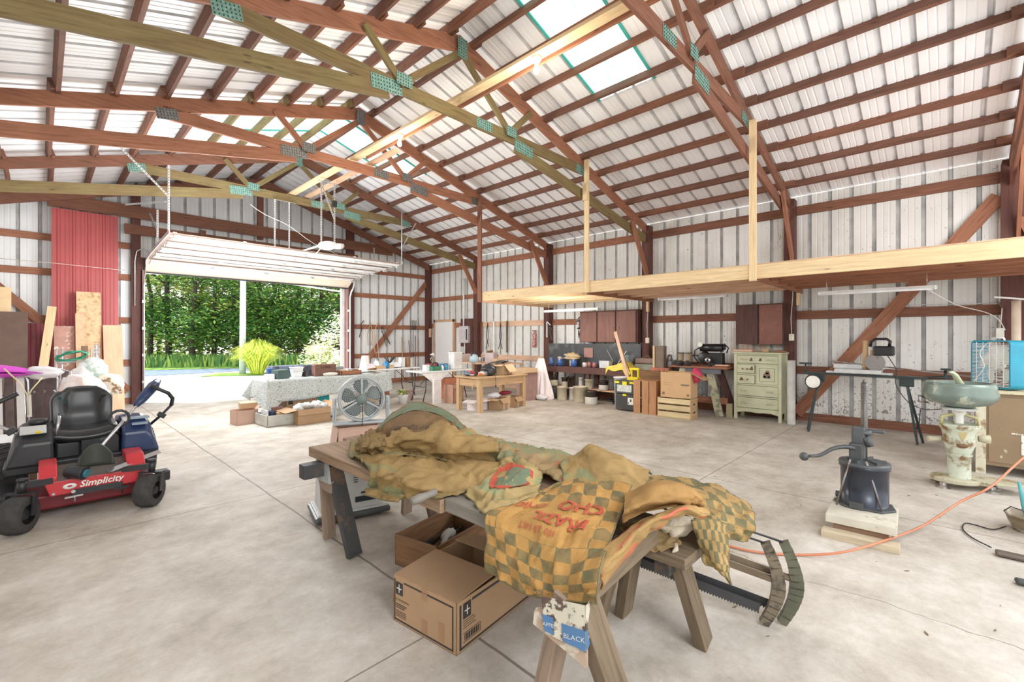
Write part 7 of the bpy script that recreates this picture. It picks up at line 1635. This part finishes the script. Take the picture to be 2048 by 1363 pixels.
# crocks and cans on and below the shelf
M_crk = mat('cream_stoneware', (.66, .60, .44), rough=.3); M_crkb = mat('brown_glaze', (.035, .025, .02), rough=.2); M_crkw = mat('white_stoneware', (.78, .76, .70), rough=.3)
def crock(x, y, z_, r_, h, lb, m, two=False):
    T = thing('stoneware_crock', lb, 'crock', (x, y, z_), group=None); mb = MB(); hh = h*.55 if two else h
    mb.lathe([(0, 0), (r_*.92, 0), (r_, .02), (r_, hh)]+([] if two else [(r_*1.06, hh), (r_*1.06, hh+.02), (r_*.9, hh+.02), (r_*.88, .03)]), (0, 0, 0), 22); part('lower_body', mb, m, T)
    if two: mb = MB(); mb.lathe([(r_, hh), (r_*.99, h*.85), (r_*1.05, h*.9), (r_*1.05, h), (r_*.85, h), (r_*.85, hh)], (0, 0, 0), 22); part('glazed_top', mb, M_crkb, T)
crock(8.98, 7.18, .288, .10, .26, 'dark topped crock at the left end of the lower shelf', M_crk, True); crock(9.02, 6.88, .288, .08, .22, 'small dark crock second on the lower shelf', M_crk, True)
crock(8.98, 6.66, .288, .085, .24, 'black glazed can third on the lower shelf', M_crkb); crock(9.05, 6.42, .288, .05, .22, 'slim white jar on the lower shelf', M_crkw)
crock(9.0, 6.15, .288, .09, .20, 'cream crock with dark lid, middle of the lower shelf', M_crk); crock(9.0, 5.75, .288, .11, .22, 'cream crock with dark upper half, right on the lower shelf', M_crkw, True)
crock(8.70, 6.72, 0, .115, .30, 'tall cream crock on the floor nearest the hanging drapery', M_crk); crock(8.88, 6.52, 0, .10, .28, 'greyish crock on the floor second in the row', M_crkw); crock(8.72, 6.20, 0, .155, .34, 'large cream crock on the floor, biggest of the row', M_crk); crock(8.60, 5.82, 0, .14, .30, 'white crock with brown glazed top on the floor', M_crkw, True)
mb = MB(); r = random.Random(9)
for k in range(14): mb.tube([(8.75+r.random()*.35, 5.1+.45*r.random(), .03+.12*r.random()) for _ in range(3)], .018, 5)
o = solo('scrap_metal', mb, M_dkm, 'heap of dark scrap metal on the floor under the dark bench', 'scrap heap'); o['kind'] = 'stuff'
mb = MB(); mb.blob((8.80, 6.98, .16), (.24, .30, .32), 16, .4, 3, flat=-.16); solo('dark_jumble', mb, M_blk, 'dark bundle on the floor behind the hanging drapery', 'bundle')
# ================================================================ RIGHT FOREGROUND
M_std = mat('stand_dark_green_steel', (.035, .05, .05), rough=.4, metal=.3)
S = thing('saw_stand', 'dark steel folding miter saw stand in front of the right wall', 'saw stand', (8.55, .95, 0))
zt = .93
mb = MB(); mb.bar((8.55, 1.70, zt), (8.55, .22, zt), .06, .035); part('main_rail', mb, M_std, S, world=True)
mb = MB(); mb.cyl((8.55, .30, zt+.0), (8.55, -.02, zt+.03), .018, seg=10); mb.cyl((8.55, .05, zt-.14), (8.55, .05, zt+.13), .016, seg=10); mb.b6(8.50, 8.6, .0, .10, zt+.12, zt+.145); part('extension_arm', mb, M_std, S, world=True)
mb = MB(); mb.cyl((8.55, 1.68, zt-.02), (8.55, 1.68, zt+.15), .012, seg=8); mb.b6(8.51, 8.59, 1.6, 1.76, zt+.14, zt+.165); part('support_arm', mb, M_std, S, world=True)
for y0, s in ((1.50, 1), (.45, -1)):
    mb = MB(); mb.box((8.55, y0, zt-.07), (.10, .16, .12)); part('leg_bracket', mb, M_std, S, world=True, bevel=.01)
    for q, xx in ((0, -.12), (1, .12)):
        mb = MB(); mb.bar((8.55, y0, zt-.08), (8.55+xx*.9, y0+s*(.12+.05*q), .01), .045, .028, (0, 1, 0)); part('leg', mb, M_std, S, world=True)
mb = MB(); mb.cyl((8.49, 1.56, zt-.13), (8.45, 1.56, zt-.13), .115, seg=30); part('wheel', mb, M_std, S, world=True); mb = MB(); mb.cyl((8.449, 1.56, zt-.13), (8.44, 1.56, zt-.13), .095, seg=30); part('wheel_face', mb, M_wht, S, world=True)
MS = thing('miter_saw', 'old silver miter saw with black handled motor on the stand', 'miter saw', (8.55, 1.05, zt+.02))
mb = MB(); mb.b6(8.42, 8.68, .72, 1.28, zt+.03, zt+.09); mb.b6(8.50, 8.60, .6, 1.4, zt+.02, zt+.05); mb.b6(8.62, 8.66, .70, 1.32, zt+.09, zt+.16); part('saw_table', mb, M_galv, MS, world=True, bevel=.006)
mb = MB(); mb.bar((8.62, 1.36, zt+.20), (8.62, -.45, zt+.02), .03, .018); part('long_fence', mb, M_sst, MS, world=True)
mb = MB(); mb.b6(8.53, 8.61, .80, .86, zt+.1, zt+.38); mb.cyl((8.57, .92, zt+.1), (8.57, .92, zt+.52), .035, seg=12); part('arm_post', mb, M_bench, MS, world=True)
mb = MB(); mb.b6(8.45, 8.66, .58, .82, zt+.30, zt+.44); part('motor', mb, M_mach, MS, world=True, bevel=.02)
mb = MB(); mb.tube([(8.55, .64, zt+.43), (8.55, .63, zt+.51), (8.55, .67, zt+.545), (8.55, .80, zt+.545), (8.55, .85, zt+.50), (8.55, .86, zt+.43)], .020, 8); part('handle', mb, M_mach, MS, world=True)
mb = MB(); mb.cyl((8.50, .80, zt+.20), (8.515, .80, zt+.20), .12, seg=30); part('blade', mb, M_sst, MS, world=True)
mb = MB(); pts = [(8.56, .66, zt+.30), (8.50, .56, zt+.10), (8.44, .56, zt-.10), (8.42, .42, zt-.34), (8.42, .22, zt-.42), (8.42, .02, zt-.34), (8.44, -.02, zt-.10), (8.5, .12, zt-.02)]
mb.tube([cr([Vector(p) for p in pts], k/40) for k in range(41)], .006, 6); mb.tube([(8.42, .30, zt-.42), (8.42, .31, zt-.60), (8.42, .34, zt-.70)], .007, 6); part('power_cord', mb, M_mach, MS, world=True)
# wires on the wall
mb = MB(); mb.tube([Vector((XR-.06, 1.9-k*.12, 2.0+.012*math.sin(k))) for k in range(21)], .006, 5); mb.tube([(XR-.06, -.5, 2.0), (XR-.25, -.52, 1.9), (XR-.25, -.50, 1.6)], .006, 5); solo('electric_cable', mb, mat('white_cable', (.78, .76, .72)), 'white cable stapled along the shoulder-height girt behind the saw stand', 'cable')
mb = MB(); mb.tube([cr([Vector(p) for p in ((8.0, .25, 2.15), (8.7, -.05, 1.95), (9.2, -.35, 1.85), (9.3, -.48, 1.75), (9.36, -.55, 1.6))], k/24) for k in range(25)], .006, 5); solo('electric_cable', mb, mat('white_cable', (.78, .76, .72)), 'loose white cord sagging from the shop light to the right post', 'cable')
boxy('outlet_plate', (XR-.26, -.50, 1.50), (.05, .08, .13), M_wht, 'white outlet on the post above the blue box fan', 'outlet')
# --- brown painted cabinet with blue box fan
M_pc = mat('peeling_brown_paint', (.25, .17, .095), rough=.6, var=.1, sc=3, c2=(.72, .68, .52), cut=.67, sc2=11, soft=.02)
T = thing('painted_cabinet', 'tall cabinet with peeling brown paint at the right photo edge', 'cabinet', (7.55, -.72, 0))
x0, x1, y0, y1, h = 7.22, 7.95, -1.35, -.20, .915
mb = MB(); mb.b6(x0+.01, x1, y0, y1-.01, .10, h-.03); part('cabinet_body', mb, M_pc, T, world=True)
mb = MB(); mb.b6(x0-.02, x1, y0, y1+.02, h-.03, h); part('top', mb, mat('cream_edge', (.55, .50, .32), rough=.6, c2=(.25, .18, .1), cut=.6, sc2=9), T, world=True, bevel=.004)
for y in (y1-.04, y0+.04): mb = MB(); mb.b6(x0-.003, x0+.07, y-.04, y+.04, 0, h-.03); part('corner_post', mb, mat('worn_cream_post', (.60, .56, .42), c2=(.30, .2, .12), cut=.55, sc2=8), T, world=True)
mb = MB(); mb.b6(x0+.0, x0+.01, y0+.1, y1-.1, .14, .85); part('door', mb, M_pc, T, world=True)
mb = MB(); mb.b6(x0-.004, x0, -.60, -.54, .25, .46); mb.b6(x0-.004, x0, -.9, -.47, .463, .475); part('paint_drip', mb, mat('white_peel', (.80, .78, .70), c2=(.25, .17, .095), cut=.56, sc2=24), T, world=True)
BF = thing('box_fan', 'turquoise square box fan standing on the peeling brown cabinet', 'fan', (7.56, -.39, h), R(-54))
M_tq = mat('turquoise_enamel', (.02, .27, .40), rough=.35); w_, hh, dp = .50, .54, .17
# local: face looks to -x
def rr_frame(mb, x0, x1, wo, ho, wi, hi, rad=.05, mi=0):
    n = 6
    def loop(a, b, r_): 
        P = []
        for cx, cz, a0 in ((a/2-r_, b/2-r_, 0), (-a/2+r_, b/2-r_, 90), (-a/2+r_, -b/2+r_, 180), (a/2-r_, -b/2+r_, 270)):
            for k in range(n+1): an = R(a0+90*k/n); P.append((cx+r_*math.cos(an), cz+r_*math.sin(an)))
        return P
    O_, I_ = loop(wo, ho, rad), loop(wi, hi, rad*.7); m = len(O_); V = []
    for x in (x0, x1):
        for L_ in (O_, I_): V += [(x, y, z_+hh/2+.01) for y, z_ in L_]
    F = []
    for k in range(m):
        k2 = (k+1) % m; F += [(k, k2, m+k2, m+k), (2*m+k, 3*m+k, 3*m+k2, 2*m+k2), (k, 2*m+k, 2*m+k2, k2), (m+k, m+k2, 3*m+k2, 3*m+k)]
    mb.add(V, F, mi=mi)
mb = MB(); rr_frame(mb, -dp/2, dp/2, w_, hh, w_-.035, hh-.035); part('housing', mb, M_tq, BF)
mb = MB(); n = 30
for k in range(n): z_ = .035+k*(hh-.05)/n; mb.b6(-dp/2-.002, -dp/2+.002, -w_/2+.02, w_/2-.02, z_, z_+.005)
for k in range(5): y = -w_/2+.08+k*.085; mb.b6(-dp/2-.004, -dp/2, y-.002, y+.002, .03, hh-.01)
part('front_grill', mb, M_wht, BF)
mb = MB()
for k in range(12): z_ = .045+k*(hh-.05)/12; mb.b6(dp/2-.002, dp/2+.002, -w_/2+.02, w_/2-.02, z_, z_+.004)
part('rear_grill', mb, M_wht, BF)
for k in range(5):
    a0 = k*1.2566+.3
    def bl2(u, v, a0=a0): rr = .05+v*.17; a = a0+(u-.5)*(.5+.55*math.sin(v*2.4)); return Vector((.03*(u-.5)*2, rr*math.cos(a), hh/2+.01+rr*math.sin(a)))
    mb = MB(); mb.grid(bl2, 8, 8); part('blade', mb, M_opw, BF, solid=.003)
mb = MB(); mb.cyl((-.03, 0, hh/2+.01), (.04, 0, hh/2+.01), .055, seg=20); part('hub', mb, M_opw, BF)
mb = MB(); mb.tube([(0, -.08, hh+.0), (0, -.07, hh+.035), (0, .07, hh+.035), (0, .08, hh+.0)], .010, 7); part('carry_handle', mb, M_opw, BF)
mb = MB(); mb.tube([cr([Vector(p) for p in ((.0, .03, hh+.02), (-.06, .06, hh-.02), (-.105, .10, .40), (-.10, .05, .25), (-.10, .16, .10), (-.11, .20, .03))], k/24) for k in range(25)], .005, 6); part('power_cord', mb, M_wht, BF)
# post by the fan: pale pipe and stick
mb = MB(); mb.cyl((8.9, -.62, 0), (8.9, -.62, 1.98), .045, seg=14); solo('pale_pole', mb, mat('pale_peach_pipe', (.80, .66, .52), rough=.5), 'pale round pole standing behind the blue box fan', 'pole')
mb = MB(); mb.bar((8.75, -.42, 2.03), (8.5, -1.1, 1.90), .03, .022); solo('crooked_stick', mb, M_opw, 'white crooked stick lying across the pale pole top', 'stick')
mb = MB(); mb.bar((XR-.30, -.72, 3.15), (XR-.30, -1.0, 2.3), .04, .14); solo('knee_brace_board', mb, M_red2, 'short reddish brace beside the top right post', 'brace')
# --- cream separator
CS = thing('cream_separator', 'antique cream separator with grey green bowl on rusty white pedestal', 'cream separator', (6.40, -.08, 0), R(12))
M_bowl = mat('bowl_grey_green', (.17, .22, .19), rough=.35, metal=.25, c2=(.45, .48, .38), cut=.6, sc2=5)
M_ped = mat('pedestal_rusty_white', (.52, .56, .44), rough=.5, var=.1, sc=4, c2=(.20, .11, .04), cut=.56, sc2=7, soft=.06)
M_base = mat('base_dirty_cream', (.48, .45, .32), rough=.6, c2=(.28, .20, .10), cut=.58, sc2=8, soft=.06)
mb = MB(); mb.lathe([(0, .80), (.10, .80), (.12, .815), (.22, .84), (.275, .89), (.285, .94), (.265, .99), (.27, 1.01), (.255, 1.045), (.235, 1.05), (.235, 1.0), (.0, .99)], (0, .02, 0), 40); part('supply_bowl', mb, M_bowl, CS)
mb = MB(); mb.tube([(.06, -.02, 1.0), (.0, .02, 1.05), (-.06, .06, 1.12), (-.10, .09, 1.15), (-.14, .12, 1.155)], [.030, .030, .024, .016, .008], 10); part('curved_spout', mb, mat('pale_green_brass', (.48, .52, .34), rough=.4), CS)
mb = MB(); mb.tube([(0, .28, .88), (-.02, .33, .90), (-.02, .33, .84), (0, .25, .83)], .010, 6); part('faucet', mb, M_sst, CS)
mb = MB(); mb.lathe([(.15, .78), (.12, .80), (.06, .79), (.05, .74), (.035, .72), (.035, .64)], (0, .02, 0), 24); part('neck', mb, M_wht, CS)
mb = MB(); mb.lathe([(.15, .64), (.16, .63), (.155, .60), (.13, .57), (.12, .50), (.125, .45), (.095, .36), (.09, .32)], (0, .02, 0), 28); part('gear_housing', mb, M_ped, CS)
mb = MB(); mb.tube([(-.05, .16, .60), (-.02, .15, .70), (0, .02, .74), (-.02, -.11, .70), (-.05, -.12, .60)], .016, 8); part('arched_bracket', mb, mat('yellowed_green', (.42, .40, .18), rough=.4), CS)
mb = MB(); mb.lathe([(.098, .34), (.10, .325), (.088, .31), (.088, .10), (.10, .085)], (0, .02, 0), 28); part('column', mb, M_ped, CS)
mb = MB(); mb.prism([(-.022, .045), (.022, .045), (.03, .02), (0, -.055), (-.03, .02)], 0, .004, RZ(R(-90)) @ RX(R(90)), (-.125, .02, .53)); part('shield_emblem', mb, mat('gold_emblem', (.45, .36, .16), rough=.4), CS)
mb = MB(); mb.blob((-.115, .02, .435), (.04, .09, .05), 12, .1); part('oil_cap', mb, mat('rust_brown', (.16, .08, .03), rough=.6), CS)
mb = MB(); mb.cyl((0, -.12, .50), (0, -.20, .50), .03, .045, 14); mb.cyl((0, .16, .47), (-.02, .26, .46), .025, .03, 12); part('crank_boss', mb, M_base, CS)
mb = MB(); mb.prism([(.0+.17*math.cos(a)*1.0+(0), .05+.19*math.sin(a)) for a in [k/24*6.283 for k in range(24)]], .055, .10); part('foot_casting', mb, M_base, CS, bevel=.01)
mb = MB(); mb.prism([(.02+.15*math.cos(a), -.25+.22*math.sin(a)) for a in [k/28*6.283 for k in range(28)]], .085, .105); mb.b6(-.1, .1, -.2, .05, .06, .10); part('foot_plate', mb, M_base, CS, bevel=.006)
for x, y in ((-.11, .16), (.12, .16), (-.05, -.20), (.1, -.25)): mb = MB(); mb.lathe([(.055, 0), (.055, .01), (.03, .02), (.028, .06)], (x, y, 0), 14); part('foot', mb, M_sst, CS)
# --- lard press on boards
LP = Vector((5.36, .60, 0))
def board(c, d, rz, m, lb, z=0):
    mb = MB(); mb.box((0, 0, d[2]/2), d); return solo('wood_board', mb, m, lb, 'board', loc=(c[0], c[1], z), rotz=rz, bevel=.003)
M_wb = wood('weathered_pale_board', (.60, .50, .36), dark=.6, c2=(.40, .32, .2)); M_wb2 = wood('brown_block', (.30, .18, .11), dark=.6)
p1, p2 = atZ(1642, 1072), atZ(1800, 1110); q = (p1+p2)/2; an = math.atan2((p2-p1).y, (p2-p1).x)
nrm = Vector((-math.sin(an), math.cos(an), 0)); 
if nrm.dot(q) < 0: nrm = -nrm
board(q+nrm*.055, ((p2-p1).length, .11, .05), an, M_wb, 'lowest pale board on the floor in front of the lard press')
board(q+nrm*.17+Vector((0, 0, 0)), ((p2-p1).length*.72, .09, .085), an, M_wb2, 'thicker brown block behind the lowest board of the press')
board(q+nrm*.62-Vector((.02, .02, 0)), ((p2-p1).length*.80, .10, .075), an, M_wb2, 'rear wooden beam under the lard press')
an2 = an+.08
board(q+nrm*.38+Vector((-.02, 0, 0)), (.42, .52, .06), an, mat('white_stained_board', (.60, .56, .46), rough=.7, c2=(.32, .28, .16), cut=.62, sc2=5), 'thick whitish stained board the lard press stands on', z=.088)
ct = q+nrm*.52; zb = .15
PR = thing('lard_press', 'black cast iron lard press with crank and tall screw', 'lard press', (ct.x, ct.y, zb), an)
M_iron = mat('cast_iron', (.075, .082, .085), rough=.45, metal=.3, var=.25); M_ironb = mat('cylinder_dark_blue', (.03, .035, .05), rough=.3, metal=.3, var=.3, sc=2)
mb = MB(); mb.lathe([(.155, .02), (.16, .0), (.155, .0), (.158, .30), (.168, .305), (.168, .33), (.15, .335), (.15, .30)], (0, 0, .0), 36); part('cylinder', mb, M_ironb, PR)
mb = MB(); mb.lathe([(.166, .325), (.172, .335), (.166, .35), (.13, .352), (.06, .365), (0, .365)], (0, 0, 0), 36); part('lid', mb, M_iron, PR)
for k in range(3): mb = MB(); a = k*1.05+.2; mb.bar((-.14*math.cos(a), -.14*math.sin(a), .36), (.14*math.cos(a), .14*math.sin(a), .36), .018, .02); part('lid_rib', mb, M_iron, PR)
mb = MB(); mb.cyl((0, 0, .365), (0, 0, .98), .021, seg=14)
for k in range(30): mb.lathe([(.020, 0), (.0245, .004), (.020, .008)], (0, 0, .56+k*.0135), 14)
mb.cyl((0, 0, .98), (0, 0, 1.01), .018, .008, 12); part('screw', mb, mat('screw_steel', (.14, .13, .12), rough=.4, metal=.6), PR)
mb = MB(); mb.box((-.035, -.02, .50), (.09, .07, .26)); mb.box((-.05, -.05, .40), (.09, .05, .20), RX(.1)); mb.box((.05, 0, .60), (.16, .03, .025)); part('yoke', mb, M_iron, PR, bevel=.012)
mb = MB(); mb.lathe([(.0, -.02), (.045, -.02), (.045, .02), (0, .02)], (.03, -.03, .52), 16, RY(R(70))); mb.lathe([(0, -.015), (.055, -.015), (.055, .015), (0, .015)], (.0, .0, .585), 18); part('gear', mb, M_iron, PR)
mb = MB(); pts = [Vector(p) for p in ((-.05, -.07, .46), (-.12, -.09, .465), (-.20, -.12, .44), (-.28, -.15, .38), (-.36, -.18, .365))]; mb.tube([cr(pts, k/12) for k in range(13)], [.020-.008*k/12 for k in range(13)], 8); part('crank_arm', mb, M_iron, PR)
mb = MB(); mb.blob((-.385, -.19, .36), (.07, .06, .07), 14, 0); part('crank_knob', mb, M_iron, PR)
for s in (-1, 1): mb = MB(); mb.cyl((s*.12-.05*(s < 0), -.14, .0), (s*.05-.03, -.14, .38), .007, seg=8); part('tie_rod', mb, M_sst, PR)
mb = MB(); mb.prism([(-.20, -.05), (-.17, .10), (.17, .10), (.20, -.05), (.12, -.16), (-.12, -.16)], -.0, .015); mb.box((-.04, -.165, .03), (.09, .03, .05)); mb.cyl((-.19, 0, .05), (-.13, 0, .05), .025, seg=10); part('base_casting', mb, M_iron, PR, bevel=.004)
mb = MB(); mb.bar(ct+nrm*-.30+Vector((.26, .10, .09)), ct+Vector((.33, .02, .32)), .012, .22, (0, 0, 1)); solo('thin_plank', mb, M_wb, 'thin plank leaning on the right side of the lard press board', 'plank')
# --- orange cord
pts = [atZ(2048+60, 872, .55), atZ(2048, 914, .44), atZ(1981, 973, .28), atZ(1922, 1002, .16), atZ(1849, 1049, .05), atZ(1776, 1078, .062), atZ(1688, 1103, .062), atZ(1610, 1109, .012), atZ(1530, 1105, .012), atZ(1470, 1094, .012), atZ(1400, 1070, .012), atZ(1330, 1030, .012)]
mb = MB(); mb.tube([cr(pts, k/90) for k in range(91)], .0085, 8); solo('orange_cable', mb, mat('orange_cord', (.58, .20, .10), rough=.45), 'orange extension cord running across the floor past the lard press', 'cord')
# --- brush bucket and soldering things at the right edge
b0 = atZ(2068, 1072)
T = thing('brush_pail', 'dirty shallow pail holding paint brushes at the right photo edge', 'pail', (b0.x+.10, b0.y, 0))
mb = MB(); mb.lathe([(0, 0), (.10, 0), (.135, .08), (.145, .12), (.15, .12), (.15, .13), (.135, .13), (.09, .012)], (0, 0, 0), 26); part('pail_body', mb, mat('rusty_pail', (.24, .19, .12), rough=.6, c2=(.5, .46, .38), cut=.55, sc2=9), T)
mb = MB(); mb.tube([(-.14, 0, .12), (-.16, .05, .19), (-.12, .12, .2), (-.02, .15, .13)], .004, 6); part('bail_handle', mb, M_blk, T)
for k, (x, y, h_, m_, lb) in enumerate(((-.05, .02, .36, mat('teal_brush', (.08, .35, .38)), 'teal handled paint brush standing in the dirty pail'), (.0, -.03, .30, M_bench, 'wooden handled paint brush standing in the dirty pail'), (-.09, -.02, .24, M_opw, 'white handled brush leaning in the dirty pail'), (.04, .04, .33, M_dkm, 'black handled brush at the back of the dirty pail'))):
    P_ = thing('paint_brush', lb, 'brush', (b0.x+.10+x, b0.y+y, .02), rot=(R(6*k-8), R(8-5*k), 0))
    mb = MB(); mb.box((0, 0, .05), (.05, .018, .08)); part('bristles', mb, M_opw, P_); mb = MB(); mb.box((0, 0, .11), (.052, .022, .04)); part('ferrule', mb, M_sst, P_); mb = MB(); mb.tube([(0, 0, .13), (0, 0, .18), (0, 0, h_)], [.012, .015, .009], 8); part('handle', mb, m_, P_)
pts = [atZ(2012, 1052, .01), atZ(1985, 1058, .01), atZ(1950, 1049, .01), atZ(1930, 1046, .01), atZ(1926, 1058, .01), atZ(1945, 1075, .01), atZ(1982, 1094, .02)]
mb = MB(); mb.tube([cr(pts, k/40) for k in range(41)], .005, 6); solo('black_cable', mb, M_mach, 'thin black cord looping on the floor by the dirty pail', 'cord')
mb = MB(); a, b_ = atZ(1990, 1103, .02), atZ(2085, 1124, .02); mb.bar(a, b_, .075, .03); solo('wooden_float', mb, mat('dark_brown_float', (.11, .08, .06), rough=.4), 'dark brown flat tool lying on the floor below the dirty pail', 'tool', bevel=.012)
mb = MB(); a, b_ = atZ(2030, 1160, .02), atZ(2100, 1175, .02); mb.bar(a, b_, .06, .03); solo('flat_tool', mb, M_blk, 'second dark flat tool at the extreme right edge of the floor', 'tool', bevel=.012)
mb = MB(); r = random.Random(12)
for k in range(240):
    p = Vector((r.uniform(1.6, 9), r.uniform(-.8, 6.5), .002)); s_ = r.uniform(.006, .022); a = r.random()*6.28; d_ = Vector((math.cos(a), math.sin(a), 0))*s_; e_ = Vector((-d_.y, d_.x, 0))*.35; mb.add([p-d_, p-e_, p+d_+Vector((0, 0, .004)), p+e_], [(0, 1, 2, 3)])
o = solo('floor_litter', mb, mat('leaf_litter', (.16, .11, .06)), 'scattered leaf bits and wood chips on the concrete floor', 'litter'); o['kind'] = 'stuff'
# ================================================================ light and surroundings of light
w = bpy.data.worlds.new('world'); SC.world = w; w.use_nodes = True
t = w.node_tree; t.nodes.clear(); o = N(t, 'ShaderNodeOutputWorld'); bg = N(t, 'ShaderNodeBackground'); L(t, bg.outputs[0], o.inputs[0])
tc = N(t, 'ShaderNodeTexCoord'); sp = N(t, 'ShaderNodeSeparateXYZ'); L(t, tc.outputs['Generated'], sp.inputs[0])
L(t, ramp(t, sp.outputs[2], [(.0, (1.0, .98, .94)), (.5, (.90, .95, 1.0))]), bg.inputs[0]); bg.inputs[1].default_value = 1.6
su = bpy.data.lights.new('sun', 'SUN'); so = bpy.data.objects.new('sun', su); COL.objects.link(so); su.energy = 7; su.angle = R(1.5); su.color = (1, .95, .86)
so.rotation_euler = Vector((.30, -.35, -1.0)).to_track_quat('-Z', 'Y').to_euler()
def lamp(loc, e, size, col=(1, .97, .92), typ='POINT', tgt=None):
    l = bpy.data.lights.new('lamp', typ); o = bpy.data.objects.new('lamp', l); COL.objects.link(o); l.energy = e; l.color = col; o.location = loc
    if typ == 'POINT': l.shadow_soft_size = size
    else: l.size = size
    if tgt: o.rotation_euler = (Vector(tgt)-Vector(loc)).to_track_quat('-Z', 'Y').to_euler()
    return o
lamp((3.9, 3.42, 4.35), 40, .12, (1, .85, .65))
lamp((3.9, 6.28, 4.35), 40, .12, (1, .85, .65))
lamp((.6, -1.9, 3.2), 330, .9, (.97, .98, 1))  # added fill behind the camera, no fixture there
lamp((6.6, -1.9, 3.0), 200, .9, (.97, .98, 1))  # second added fill behind the camera
lamp((2.6, 9.4, 2.6), 420, .9, (.97, .98, 1))  # added fill to brighten the door end, no fixture
lamp((7.4, 6.2, 1.9), 60, .5, (1, .96, .9))  # added fill beside the loft, not one of the shop lights
